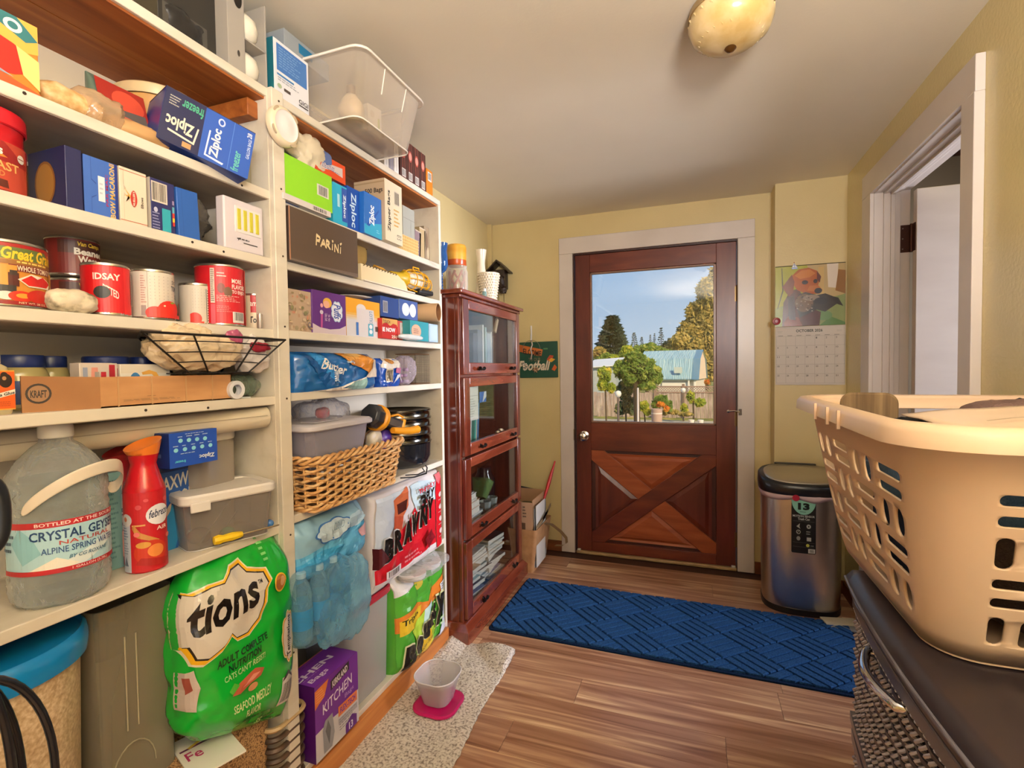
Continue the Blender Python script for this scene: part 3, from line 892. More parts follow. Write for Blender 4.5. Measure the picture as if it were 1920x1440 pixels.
bx('blue_macaroni_box', 'blue elbow macaroni box end with yellow lettering on second shelf', 'box', .642, .703, z, .113, .15, '3c62a8',
   {'f': [('r', 0, 0, 100, 100, '3a60ac'), ('r', 91, 0, 100, 100, '1c2f7a'), ('r', 20, 0, 21, 28, '24448a'), ('r', 20, 60, 21, 100, '24448a'), ('p', [(20, 28), (34, 34), (35, 36), (20, 30)], '24448a'), ('p', [(20, 60), (34, 54), (35, 56), (20, 62)], '24448a'), ('r', 40, 26, 60, 70, 'd4d8dc'), ('l', 44, 36, 56, 60, 3, 'a8b0ba'), ('t', 'PAR MAC', 62, 20, 70, 76, '9a3058', 90, .02), ('t', 'BOW MACARONI', 74, 2, 90, 98, 'e0b05c', 90, .02)], 'l': [('r', 0, 0, 100, 100, '23254c')]})
bx('cream_elbows_box', 'cream elbow pasta box with red oval emblem on second shelf', 'box', .707, .762, z, .115, .15, 'd8c8b0',
   {'f': [('r', 0, 94, 100, 95, 'b0402c'), ('r', 0, 4, 100, 5, 'b0402c'), ('r', 13, 0, 14, 46, 'b0a088'), ('r', 13, 68, 14, 100, 'b0a088'), ('p', [(13, 46), (22, 51), (14, 54)], 'c0b098'), ('p', [(13, 68), (22, 62), (14, 58)], 'c0b098'), ('p', [(40, 50), (16, 62), (30, 51), (16, 50), (34, 46), (20, 38)], 'd8a04c'), ('e', 49, 47, 12, 15, 'b03028'), ('t', "MUELLER'S", 45, 34, 53, 60, 'e8d8c0', 90, .02), ('t', 'Elbows', 74, 34, 84, 54, '3a3028', 90)]})
bx('navy_barcode_box', 'navy pasta box end with barcode and teal square on second shelf', 'box', .770, .824, z, .114, .15, '2a2c5c',
   {'f': [('r', 3, 55, 68, 94, 'd0c4b4'), ('b', 6, 58, 64, 92), ('r', 44, 2, 80, 46, '2f96a4'), ('l', 4, 2, 34, 36, 6, '8c8cae'), ('e', 18, 40, 8, 5, 'b0b0c8'), ('r', 87, 42, 96, 54, '5aa0b0'), ('r', 87, 32, 96, 42, 'c83a30'), ('r', 87, 24, 96, 32, 'e0b838'), ('r', 87, 16, 96, 24, 'b0302c'), ('r', 87, 58, 95, 66, '9a86a8')], 'l': [('r', 0, 0, 100, 100, 'c8bcaa')]})
bx('plain_blue_box', 'plain royal blue pasta box end leaning on second shelf', 'box', .832, .885, z, .113, .15, '2a58a4', {'f': [('r', 22, 0, 23, 100, '1d3f80')]}, ry=-2)
t = thing('dark_grocery_bag', 'thin dark plastic bag stuffed behind the white push light', 'bag', (-1.14, .905, z), 90)
lump('bag_body', clearmat('smoky_film', '6a625a', .55, .15, bump=.5), t, (.0, .06, .065), (.09, .12, .13), 31, .03, 16, base=0)
lump('dark_contents', M('26261c', .5), t, (.0, .07, .035), (.07, .09, .07), 32, .012, 18, base=0)
# plug-free four-strip push light
t = thing('push_light', 'white square battery light with four yellow strips', 'lamp', (-1.065, .968, z), 90)
w, h = .118, .127
B().box(-w / 2, w / 2, 0, .028, 0, h).build('light_body', M('d3c9cc', .35), t, bevel=.004)
B().box(-w * .24, w * .42, -.0015, .001, h * .36, h * .87).build('light_bezel', M('e0d8d4', .3), t, bevel=.001)
for i in range(4):
    x = -w * .19 + i * w * .155
    B().box(x, x + w * .085, -.003, 0, h * .42, h * .82).build('yellow_strip', M('c4b83c', .35), t, bevel=.0008)  # plain yellow colour, no emission
decals([('l', 30, 20, 80, 26, 1, '4a4442'), ('r', 46, 16, 82, 18, '3a3432'), ('p', [(32, 19), (40, 26), (33, 25)], '3a3432')], face((-w / 2, 0, 0), (w, 0, 0), (0, 0, h)), t)

# ---------------------------------------------------------------- unit 1, third shelf: cans
z = ZA['s3']
can('whole_tomato_can', 'big can of whole tomatoes with red and yellow picture label', .465, .608, z, .118, 'c0772c',
    [('r', 0, 0, 100, 100, 'c4802e'), ('r', 0, 94, 100, 100, '9a1c1c'), ('r', 0, 74, 100, 94, '5d6a34'), ('p', [(66, 100), (100, 98), (100, 80), (80, 84)], 'a83428'), ('t', 'Great Grains', 6, 74, 98, 94, 'f0c030', 0, .03, .2), ('r', 0, 66, 100, 73, '8a5a28'), ('l', 24, 67, 80, 73, 1, 'e8c868'), ('r', 14, 55, 92, 66, '74281c'), ('t', 'WHOLE TOMATOES', 24, 56, 90, 65, 'f0e0c0', 0, .02),
     ('r', 0, 30, 24, 64, 'cc8a34'), ('r', 13, 30, 26, 52, '4a1612'), ('r', 15, 48, 24, 56, '33241c'), ('p', [(24, 42), (42, 53), (66, 50), (84, 42), (76, 32), (38, 31)], 'e8dcc4'), ('p', [(28, 41), (42, 51), (52, 46), (62, 51), (80, 42), (70, 34), (38, 33)], 'c42420'), ('r', 80, 20, 100, 60, 'd89438'), ('t', 'NEW!', 84, 26, 96, 40, 'e8e0d0', 270),
     ('r', 0, 20, 22, 31, '2a2422'), ('e', 10, 14, 12, 7, 'd8d4c8'), ('e', 28, 14, 16, 9, 'c83018'), ('e', 30, 15, 9, 4, 'e89030'), ('e', 56, 16, 22, 12, 'b82418'), ('r', 0, 0, 100, 6, '8c1818'), ('t', 'NET WT. 28 OZ. (1 LB)', 24, 1, 80, 5, 'e8c8a0')], a=(-24, 66))
for i, (dz, of) in enumerate(((0, .10), (.084, .10))):
    can('beans_can', ('upper' if i else 'lower') + ' brown-red can of beans of the stack behind the tomato can', .60, .684, z, .078, '7a2420',
        [('r', 0, 0, 100, 100, '70221e'), ('r', 0, 60, 100, 96, '4a241c'), ('t', 'Van Camps', 34, 78, 84, 94, 'dcb838', 0, .03, .15), ('t', 'Beanee', 28, 56, 92, 76, 'e8dfd0', 0, .04), ('t', 'Weenee', 34, 34, 92, 54, 'e8dfd0', 0, .04), ('r', 40, 14, 80, 30, 'c8a868'), ('t', 'Original', 44, 17, 76, 27, '4a2a18'), ('e', 86, 16, 20, 12, 'a85a4a'), ('r', 92, 0, 100, 100, '8c2a26')], off=of, a=(-60, 60), dz=dz)
can('maroon_can', 'maroon can showing between bean cans and red olive can', .668, .745, z, .088, '5c1620', [('t', 'MUSH', 30, 60, 80, 84, 'd8ccc0', 0, .02), ('e', 60, 26, 26, 20, 'c8b8a4')], off=.10, a=(-70, 50))
can('red_olive_can', 'bright red can of pitted olives on the third shelf', .658, .742, z, .108, 'b8161c',
    [('r', 0, 0, 60, 100, 'c01a20'), ('r', 60, 0, 82, 100, 'd42a2a'), ('t', 'LINDSAY', -26, 70, 52, 84, 'ecdcd0', 0, .03), ('t', 'PITTED', 18, 46, 48, 62, 'ecdcd0', -16.0, .02), ('e', 16, 44, 16, 13, '141010'), ('r', 84, 20, 100, 92, 'a89890'), ('l', 86, 22, 99, 90, 18, '4a3c38')], a=(-60, 60))
TOM = [('r', 0, 0, 100, 100, 'cfc3b4'), ('r', 0, 8, 15, 96, 'd4c4b8'), ('l', 2, 30, 13, 92, 12, 'b07870'), ('r', 15, 0, 15.6, 100, '6a6058'), ('r', 2, 4, 12, 26, 'a08c88'), ('t', 'DICED', 70, 78, 96, 86, '30384c', 0, .02), ('t', 'TOMATOES', 66, 62, 110, 74, '2a3248', 0, .02), ('t', 'SAUCE', 80, 46, 104, 56, '2a3248', 0, .02)] \
    + [('r', 20 + 8 * i, 40 + 7 * j, 21.6 + 8 * i, 41.5 + 7 * j, 'a89a90') for i in range(6) for j in range(8)] + [('e', 54, 18, 22, 20, 'd0281c'), ('e', 28, 10, 16, 14, 'c8281c'), ('r', 14, 0, 96, 8, 'cc2a1e'), ('e', 96, 20, 12, 18, 'cf2a20'), ('e', 44, 26, 2, 2, 'f0d0a8'), ('e', 60, 34, 5, 2, '7a8a30')]
can('white_tomato_can', 'white can of diced tomatoes with big red tomatoes on label', .752, .838, z, .112, 'cfc3b4', TOM, a=(-65, 65), group=None)
can('short_white_tomato_can', 'shorter white tomato can showing its nutrition panel', .862, .938, z, .102, 'cfc3b4',
    [('r', 0, 0, 100, 100, 'c8bcac'), ('e', 14, 12, 20, 16, 'cc2a20'), ('r', 0, 0, 40, 5, 'c43a28'), ('r', 48, 2, 50, 92, '4a4440'), ('l', 52, 4, 92, 90, 13, '3c3834')] + [('r', 8 + 8 * i, 40 + 8 * j, 9.6 + 8 * i, 41.5 + 8 * j, 'a89a90') for i in range(5) for j in range(7)], off=.035, a=(-60, 50))
bx('dark_back_carton', 'small dark carton in shadow behind the short white can', 'box', .88, .94, z, .115, .05, '3c3230', off=.15)
can('large_red_soup_can', 'tall red can reading more flavors to enjoy on third shelf', .925, 1.040, z, .158, 'bc1c26',
    [('r', 0, 0, 100, 100, 'bd1c27'), ('r', 0, 36, 9, 96, 'cfc0b4'), ('l', 1, 38, 8, 94, 16, '54403c'), ('r', 0, 0, 9, 34, 'c05060'), ('e', 22, 62, 8, 9, '7a3028'), ('e', 36, 56, 9, 9, '6a4a38'), ('l', 14, 80, 34, 90, 2, 'e8d0c8'), ('t', 'MORE', 44, 72, 70, 80, 'f0dcd0', 0, .03), ('t', 'FLAVORS', 44, 62, 82, 70, 'f0dcd0', 0, .03), ('t', 'TO ENJOY', 44, 52, 82, 60, 'f0dcd0', 0, .03),
     ('l', 12, 38, 66, 50, 4, 'e0a098'), ('l', 12, 20, 44, 32, 4, 'cc7070'), ('r', 44, 3, 76, 22, 'd8d0c8'), ('b', 48, 7, 74, 21), ('r', 84, 0, 100, 100, 'd0402c')], a=(-62, 50))
can('soup_can', 'small red and white tomato soup can next to the post', 1.035, 1.10, z, .10, 'c9b89c', [('r', 0, 48, 100, 100, 'a8141c'), ('r', 0, 0, 100, 48, 'd6c4a4'), ('t', "Campbell's", -20, 62, 86, 86, 'f0e4d4', 0, .01, .3), ('t', 'Tomato', -6, 16, 70, 36, '241c18', 0, .03), ('e', 92, 30, 10, 12, 'b88a30')], off=.04, a=(-60, 60))
t = thing('yellow_candy_pack', 'small blue and yellow foil pack lying on the soup can', 'packet', (-1.16, 1.0, z + .098), 90)
lump('packet', M('b88a30', .25), t, (0, .02, .014), (.05, .05, .03), 3, .008, 30)
lump('packet_end', M('2c4c6c', .25), t, (-.018, .015, .022), (.03, .03, .018), 4, .005, 30)
t = thing('battery', 'small silver battery standing in front of the soup can', 'battery', (-1.072, 1.014, z), 90)
B().lathe([(.0066, 0), (.007, .001), (.007, .038), (.003, .0385), (.003, .041), (0, .041)], n=16).build('cell', M('b8ada0', .3, .6), t)
ROCK = noisemat('pale_pitted_stone', [(.35, '6a604c'), (.48, 'cfc0a4'), (.7, 'e2d8c2')], ns=26, detail=6, rough=.6, bump=.6)
t = thing('pale_rock', 'pale pitted round stone lying in front of the cans', 'rock', (-1.065, .575, z), 90)
lump('stone', ROCK, t, (.02, .02, .021), (.082, .045, .044), 15, .006, 40, base=0)

# ---------------------------------------------------------------- unit 1, fourth shelf
z = ZA['s4']
t = thing('glue_bottle', 'clear glue bottle with ribbed white cap and orange label', 'bottle', (-1.10, .480, z), 90)
B().loft([rr(0, 0, .056, .03, .012, 0), rr(0, 0, .06, .034, .014, .004), rr(0, 0, .06, .034, .014, .062), rr(0, 0, .05, .03, .013, .08), rr(0, 0, .032, .026, .012, .086)]).build('bottle_body', clearmat('milky_glue_plastic', 'c8b890', .75, .2), t)
b = B().lathe([(.0165, .084), (.0165, .102), (.013, .103), (.010, .112), (.006, .122), (.005, .126), (0, .127)], n=24)
for i in range(20):
    a = i * PI / 10; b.box(.0162, .0172, -.001, .001, .086, .1, Matrix.Rotation(a, 4, 'Z'))
b.build('ribbed_cap', M('d6cab4', .4), t)
decals([('r', 0, 0, 100, 100, 'e09a38'), ('r', 4, 3, 100, 97, 'd0581c'), ('e', 70, 74, 22, 18, '2a1c16'), ('e', 66, 88, 12, 8, '2a1c16'), ('e', 66, 80, 7, 5, 'b08058'), ('p', [(0, 34), (100, 52), (100, 40), (0, 22)], 'e6dccc'), ('t', 'Gorilla Glue', 6, 28, 98, 36, '2a201a', 12.0, .03), ('l', 24, 8, 84, 22, 3, 'a8431c')], face((-.012, -.0172, .008), (.04, 0, 0), (0, 0, .066)), t)
GLASSJ = clearmat('jar_glass', 'd8cfae', .55, .08)
for i, y in enumerate((.555, .618, .70, .775)):
    wd = (.085, .06, .095, .06)[i] / 2
    t = thing('mayonnaise_jar', 'cream jar with dark blue lid behind the cardboard tray, ' + ('first', 'second', 'third', 'last')[i] + ' of the row', 'jar', (-1.19 - (.03 if i == 1 else 0), y * 1.02, z), 90, 'blue lidded jars behind the cardboard tray')
    B().lathe([(wd * .9, 0), (wd, .006), (wd, .062), (wd * .9, .075), (wd * .78, .082)], n=32).build('jar_body', M('a59868', .15), t)
    B().lathe([(wd * 1.005, .012), (wd * 1.005, .055)], n=32, cap0=False, cap1=False).build('jar_label', M('3a4a78' if i != 3 else '4a90b8', .4), t)
    B().lathe([(wd * .84, .08), (wd * .86, .082), (wd * .86, .10), (wd * .82, .103), (0, .103)], n=32, cap0=False).build('jar_lid', M('1b2c66', .35), t)
bx('flat_brown_box', 'flat brown box lid lying in front of the jars', 'box', .63, .83, z, .05, .10, '6a4630', off=.09, dz=.0)
# cardboard tray
t = thing('cardboard_tray', 'open brown cardboard tray with oval stamp and baking boxes', 'tray', (-1.066, .628, z), 90, rx=0, ry=0)
t.rotation_euler = (0, 0, R(90))
yl, ym, yr, hh = -.105, .0, .29, .06
b = B().box(ym, yr, .0, .003, 0, hh).box(ym, yr, .2, .203, 0, hh).box(yr - .003, yr, 0, .2, 0, hh).box(ym - .0, yr, 0, .2, 0, .003)
b.build('tray_body', KRAFT, t)
for x in (.03, .095, .17, .235): B().box(x, x + .003, -.0012, 0, .001, hh).build('corrugation_crease', M('b58a5e', .8), t)
decals([('l', 14, 16, 60, 24, 2, '8a6848'), ('l', 30, 30, 36, 34, 1, '6a4c34')], face((ym, 0, 0), (yr - ym, 0, 0), (0, 0, hh)), t)
b = B().add([(ym, 0, 0), (yl, .03, 0), (yl, .03, hh + .004), (ym, 0, hh), (ym, .003, 0), (yl, .033, 0), (yl, .033, hh + .004), (ym, .003, hh)], [(0, 3, 2, 1), (4, 5, 6, 7), (0, 1, 5, 4), (2, 3, 7, 6), (1, 2, 6, 5), (0, 4, 7, 3)])
b.build('side_flap', noisemat('kraft_cardboard_dark', [(.3, '8a5c36'), (.7, '9c6c42')], ns=8, rough=.75), t)
v = Vector((ym - yl, -.03, 0))
decals([('e', 20, 54, 16, 30, '2c2018'), ('e', 20, 54, 13, 24, '8a6444'), ('t', 'KRAFT', 10, 42, 30, 64, '2c2018', 0, .03)], face((yl, .03, 0), v, (0, 0, hh)), t)
bx('baking_chips_box', 'white and red striped box standing in the cardboard tray', 'box', .622, .69, z, .088, .03, 'cfc0b4', {'f': [('r', 8, 10, 20, 90, '8c92a8'), ('p', [(24, 10), (30, 90), (46, 90), (52, 10)], 'd89080'), ('r', 38, 20, 50, 80, '9a9088'), ('p', [(54, 80), (68, 80), (68, 10), (62, 10), (62, 30), (54, 60)], 'a82030'), ('r', 76, 4, 92, 96, 'a01c2c')]}, off=.04, group=None)
bx('butter_box', 'white box with blue oval and yellow swoosh in the cardboard tray', 'box', .695, .80, z, .086, .03, 'e0d6c6', {'f': [('r', 0, 0, 100, 78, 'e6e0d8'), ('e', 28, 48, 13, 32, '3a78b0'), ('t', 'Great', 19, 50, 37, 68, 'e8eef4', 0, .03), ('t', 'VALUE', 20, 30, 36, 44, 'e8eef4', 0, .02), ('p', [(40, 80), (55, 86), (70, 80), (84, 50), (96, 20), (88, 20), (74, 56), (60, 76), (42, 74)], 'e0a850'), ('p', [(76, 64), (90, 60), (96, 40), (84, 48)], '9ab060')], 'l': [('r', 20, 10, 80, 90, 'b03040')]}, off=.036)
# wire basket with bags of bread
t = thing('wire_basket', 'black wire basket with flared sides resting on the cardboard tray', 'basket', (-1.085, .835, z + .062), 90)
BW = M('17130f', .35)
T0 = [(-.172, -.085), (.175, -.10), (.195, .07), (-.055, .10)]; B0 = [(-.05, -.05), (.10, -.055), (.11, .05), (.0, .07)]


def ringpts(f, z, n=10):
    q = [(B0[i][0] + (T0[i][0] - B0[i][0]) * f, B0[i][1] + (T0[i][1] - B0[i][1]) * f) for i in range(4)]
    out = []
    for i in range(4):
        a, c = q[i], q[(i + 1) % 4]
        for j in range(n): out.append((a[0] + (c[0] - a[0]) * j / n, a[1] + (c[1] - a[1]) * j / n, z + (.004 * math.sin(PI * j / n) if 0 < f < 1 else 0)))
    return out


B().tube(ringpts(1, .085), .0028, 7, True).build('top_rim_wire', BW, t)
B().tube(ringpts(0, .003), .0022, 6, True).build('base_ring_wire', BW, t)
for f in (.28, .52, .78):
    B().tube(ringpts(f, .085 * f + .002), .0013, 5, True).build('side_wire', BW, t)
for i in range(4):
    B().tube([(T0[i][0], T0[i][1], .085), (B0[i][0], B0[i][1], .003)], .0022, 6).build('corner_wire', BW, t)
for f in (.30, .76):
    for a, c in ((0, 1), (3, 2)):
        p = [T0[a][k] + (T0[c][k] - T0[a][k]) * f for k in (0, 1)]; q = [B0[a][k] + (B0[c][k] - B0[a][k]) * f for k in (0, 1)]
        B().tube([(p[0], p[1], .085), (q[0], q[1], .003)], .0022, 6).build('upright_wire', BW, t)
for i in range(7):
    x = -.05 + i * .026
    B().tube([(x, -.03, .003), (x, .08, .003)], .0013, 5).build('base_wire', BW, t)
PINKBAG = clearmat('cream_bread_bag', 'dcc4a0', .82, .22, bump=.7, bs=26)
t = thing('cream_plastic_bag', 'crumpled cream plastic bag filling the wire basket', 'bag', (-1.085, .82, z + .066), 90)
lump('bag_body', PINKBAG, t, (.02, .0, .046), (.20, .12, .085), 41, .017, 20, n=120, shape=lambda p: Vector((p.x * (1 + 3.2 * p.z), p.y * (1 + 2 * p.z), p.z)))
lump('bag_fold', PINKBAG, t, (-.02, -.01, .082), (.12, .08, .05), 42, .014, 26, n=90)
lump('pink_print', M('a04a68', .3), t, (.085, -.045, .085), (.045, .012, .03), 43, .012, 30)
t = thing('white_red_bag', 'white plastic bag with dark red print spilling from wire basket', 'bag', (-1.06, .985, z + .07), 90)
lump('bag_body', clearmat('white_bag_film', 'e6dcd4', .75, .2, bump=.6, bs=30), t, (0, .02, .045), (.09, .08, .09), 44, .022, 18, n=56)
lump('red_print', M('8c1c2c', .3), t, (-.004, -.022, .060), (.06, .01, .024), 45, .008, 40)
t = thing('tape_roll', 'small white tape roll at the end of the cardboard tray', 'tape', (-1.075, .925, z + .0225), 90)
TR = Matrix.Rotation(R(90), 4, 'X')
B().lathe([(.013, 0), (.0225, 0), (.0225, .018), (.013, .018)], n=28, cap0=False, cap1=False, tf=TR).build('roll', M('d8d6d8', .4), t)
B().tube([(.012, -.01, -.016), (.02, -.01, -.0205), (.045, -.01, -.0215)], .002, 5).build('loose_end', M('c8cccc', .4), t)
t = thing('clear_water_bottle', 'clear plastic bottle lying on its side under wire basket', 'bottle', (-1.12, .99, z + .03), 90)
TY = Matrix.Rotation(R(90), 4, 'Y')
B().lathe([(.022, -.055), (.029, -.05), (.027, -.03), (.03, -.01), (.027, .01), (.03, .025), (.014, .05), (.012, .06)], n=28, tf=TY).build('bottle_body', clearmat('green_tinted_pet', '8c9c88', .35, .06, bump=.5, bs=50), t)
# long white roll under the shelf
t = thing('white_paper_roll', 'long off-white roll lying along the fifth shelf goods', 'roll', (-1.165, .747, 1.122), 90 - 15.2, ry=-1.4)
B().lathe([(0, -.42), (.027, -.42), (.029, -.415), (.029, .296), (.027, .30), (0, .301)], n=32, tf=TY).build('roll_body', noisemat('ivory_vinyl', [(.3, 'c9bca4'), (.7, 'dccfb8')], ns=4, rough=.35), t)
B().box(-.42, .29, -.0302, -.0278, .004, .0062).build('overlap_edge', M('a89a84', .5), t)
for x in (.299,):
    B().lathe([(.012, x), (.02, x + .001), (.02, x + .002), (.012, x + .003)], n=24, tf=TY, cap0=False, cap1=False).build('core_edge', M('9c9080', .6), t)
# ---------------------------------------------------------------- soft packs with printed fronts
class Pillow:
    def __init__(s, w, h, d, seed=1, amp=.01, fr=12, n=3.0, top=.35, bot=.8, bulge=None, edge=.12, oy=None):
        s.__dict__.update(w=w, h=h, d=d, seed=seed, amp=amp, fr=fr, n=n, top=top, bot=bot, bulge=bulge, edge=edge, oy=d / 2 if oy is None else oy)

    def hd(s, v):
        if v < s.edge: k = s.bot + (1 - s.bot) * math.sin(v / s.edge * PI / 2)
        elif v > 1 - s.edge * 1.8: k = s.top + (1 - s.top) * math.sin((1 - v) / (s.edge * 1.8) * PI / 2)
        else: k = 1
        return s.d / 2 * k

    def pt(s, u, v, side=-1, e=0.):
        hw = s.w / 2
        x = (2 * u - 1) * hw; q = min(abs(2 * u - 1), 1)
        y = side * s.hd(v) * (1 - q ** s.n) ** (1 / s.n)
        if s.bulge: y += side * s.bulge(u, v) * (1 - q ** 6)
        z = s.h * v
        c = crump((x, z, side * .7), s.fr, s.seed, s.amp)
        f = min(1, (1 - q) * 6)
        return Vector((x + c * (1 - f) * .8, y + side * c * f + side * e + s.oy, z + c * .5 * min(1, (1 - v) * 8) * min(1, v * 8)))

    def build(s, name, mat, parent, nu=44, nv=50):
        rings = []
        for j in range(nv + 1):
            v = j / nv
            us = [.5 - .5 * math.cos(PI * i / nu) for i in range(nu + 1)]
            rings.append([tuple(s.pt(u, v, -1)) for u in us] + [tuple(s.pt(u, v, 1)) for u in reversed(us[1:-1])])
        return B().loft(rings).build(name, mat, parent, smooth=60)

    def map(s):
        return lambda u, v, e: s.pt(u / 100, v / 100, -1, e * 4.5 + .0012)


def cloud(cx, cy, rx, ry, n, h, amp=.16, ph=0):
    return ('p', [(cx + rx * (1 + amp * abs(math.sin(n * a / 2 + ph))) * math.cos(a), cy + ry * (1 + amp * abs(math.sin(n * a / 2 + ph))) * math.sin(a)) for a in [2 * PI * i / 60 for i in range(60)]], h)


# ---------------------------------------------------------------- unit 1, fifth shelf
z = ZA['s5']
PET = clearmat('clear_water_jug_plastic', 'dfe2e0', .16, .04, bump=.9, bs=22)
WATER = clearmat('still_water', 'ccd6d4', .12, .02)
t = thing('water_jug', 'one gallon clear ribbed water jug with white cap and red banded label', 'jug', (-1.13, .588, z), 90, rx=0)
r0 = .074
prof = [(.03, .004), (r0 * .85, 0), (r0 * .98, .012), (r0, .03)]
for i in range(3): prof += [(r0 * .985, .036 + i * .009), (r0, .040 + i * .009)]
prof += [(r0, .064), (r0, .156)]
for i in range(5): prof += [(r0 * .97, .163 + i * .015), (r0 * .995, .170 + i * .015)]
prof += [(r0 * .93, .240), (r0 * .75, .262), (r0 * .48, .284), (.024, .292), (.022, .306)]
body = B()
rings = []
for r, zz in prof:
    rings.append([((r + crump((math.cos(a), math.sin(a), zz * 9), 2.4, 5, .005)) * math.cos(a), (r + crump((math.cos(a), math.sin(a), zz * 9), 2.4, 5, .005)) * math.sin(a), zz) for a in [2 * PI * k / 56 for k in range(56)]])
body.loft(rings).build('jug_body', PET, t, smooth=80)
B().lathe([(r0 * .9, .004), (r0 * .955, .03), (r0 * .955, .2), (r0 * .93, .225), (0, .226)], n=40).build('water', WATER, t, smooth=80)
B().lathe([(.0245, .300), (.026, .302), (.026, .320), (.024, .324), (0, .324)], n=36, cap0=False).build('jug_cap', M('dcd6cc', .35), t)
decals([('r', 0, 0, 100, 100, 'a9cdd6'), ('p', [(30, 0), (55, 0), (100, 50), (100, 80), (70, 40)], 'd6e2e2'), ('p', [(20, 20), (34, 40), (28, 70), (18, 90), (10, 60)], '86b8c2'), ('p', [(24, 8), (44, 30), (60, 12), (52, 8)], 'e8e4d6'), ('r', 0, 88, 100, 100, 'a82028'), ('r', 0, 0, 100, 9, 'a82028'), ('t', 'BOTTLED AT THE SOURCE', 30, 91, 98, 97.5, 'ecd8d0', 0, .02),
        ('t', 'CRYSTAL GEYSER', 26, 64, 98, 82, '1d3c66', 0, .02), ('t', 'NATURAL', 46, 53, 88, 61, 'a84038', 0, .01), ('t', 'ALPINE SPRING WATER', 34, 38, 94, 50, '2a4c7c', 0, .01), ('t', 'BY CG ROXANE', 52, 24, 84, 31, '2a5c7c', 0, .01, .3), ('t', '1 GALLON (3.78L)', 54, 1.5, 84, 7.5, 'ecd8d0'), ('l', 0, 40, 14, 80, 3, '3c5468')],
       cyl(r0 + .001, .064, .158, -100, 55), t, step=4)
P = [(-.076, -.036, .176), (-.060, -.060, .205), (-.020, -.084, .234), (.030, -.088, .246), (.07, -.068, .240), (.092, -.04, .215), (.092, -.015, .182), (.074, -.012, .19)]
rings = []
for i, p in enumerate(P):
    n = Vector((p[0], p[1], 0)).normalized() * .0012
    hh = .013
    rings.append([(p[0] - n.x, p[1] - n.y, p[2] - hh), (p[0] + n.x, p[1] + n.y, p[2] - hh), (p[0] + n.x, p[1] + n.y, p[2] + hh), (p[0] - n.x, p[1] - n.y, p[2] + hh)])
B().loft(rings).build('carry_strap', M('d6c8b4', .4), t, sub=2, smooth=80)
bx('teal_carton', 'thin teal carton with dark print wedged behind the water jug', 'box', .655, .69, z, .20, .05, '7fa8a8', {'f': [('t', 'CIZ', 10, 86, 90, 92, '2c4c50'), ('l', 10, 10, 80, 80, 14, '5a8488')]}, off=.09)


def spray(name, label, X, Y, dec, s=1., noz='e07a2c', body='b3141f'):
    t = thing(name, label, 'air freshener', (X, Y, z), 90)
    r = .0375 * s
    B().lathe([(r * .9, 0), (r, .004), (r, .17 * s), (r * .97, .178 * s), (r * .80, .198 * s), (r * .66, .218 * s), (r * .62, .226 * s), (r * .74, .246 * s)], n=40).build('can_body', M(body, .22), t, smooth=60)
    # slanted oval nozzle
    A = []
    for f, zz in ((.74, .246), (.82, .256), (.90, .268)):
        A.append([(r * f * math.cos(a), r * f * math.sin(a), zz * s + (.0 if f < .8 else (f - .74) * .08) * math.cos(a)) for a in [2 * PI * k / 32 for k in range(32)]])
    A.append([(r * .5 * math.cos(a), r * .5 * math.sin(a), .258 * s + .006 * math.cos(a)) for a in [2 * PI * k / 32 for k in range(32)]])
    B().loft(A).build('spray_cap', M(noz, .3), t, smooth=60)
    decals(dec, cyl(r, .004, .17 * s, -112, 50), t, step=5)
    return t


D1 = [('r', 0, 0, 100, 100, 'b0161f'), ('r', 0, 0, 22, 68, 'b8bcc8'), ('l', 2, 40, 18, 64, 7, '5a6c8c'), ('l', 3, 22, 18, 38, 5, '7c86a0'), ('p', [(4, 8), (10, 20), (16, 8)], '5a6478'), ('e', 14, 66, 12, 8, 'c8c4c4'), ('e', 12, 67, 4, 3, 'c87050'),
      ('e', 72, 70, 23, 13, 'dcdce0'), ('t', 'febreze', 54, 66, 92, 76, '1c2c50', 3.0, .015, .25), ('r', 26, 58, 48, 60, 'c89858'), ('p', [(26, 56), (34, 44), (70, 34), (70, 38), (40, 50), (30, 60)], 'b88040'), ('t', 'AIR', 66, 50, 88, 55, 'e8dcd0'), ('e', 56, 24, 28, 15, 'b8321c'), ('e', 64, 25, 14, 8, 'd8803c'), ('e', 44, 34, 12, 4, 'c8903c'), ('p', [(30, 10), (80, 4), (90, 12), (40, 18)], '9c1c18'), ('e', 34, 48, 5, 3, 'd8706a'), ('e', 86, 88, 6, 3, 'c84a50'), ('e', 38, 82, 5, 3, 'c84a50'), ('e', 90, 40, 6, 3, 'd8706a'), ('e', 50, 90, 4, 2, 'c84a50')]
spray('air_freshener', 'red air freshener can with orange spout in front of blue coffee tin', -1.105, .728, D1)
spray('air_freshener', 'second red air freshener half hidden with grey label by jug', -1.19, .735, [('r', 0, 0, 100, 100, '9a2430'), ('r', 0, 50, 100, 100, 'b4a4a8'), ('e', 48, 76, 22, 14, 'b8acb0'), ('t', 'febr', 34, 70, 62, 80, '2c3450', 0, .01, .25), ('t', 'AIR', 36, 56, 60, 60, '4a3c44'), ('e', 50, 30, 22, 18, 'c88880')], s=.93, noz='8a1c1c', body='8c1a20')
t = thing('coffee_canister', 'tall blue coffee canister with silver lettering behind air freshener', 'canister', (-1.225, .855, z), 90)
B().loft([rr(0, 0, .135, .12, .035, 0, 6), rr(0, 0, .14, .125, .04, .006, 6), rr(0, 0, .14, .125, .04, .19, 6), rr(0, 0, .134, .12, .038, .196, 6)]).build('canister_body', M('143c80', .25), t)
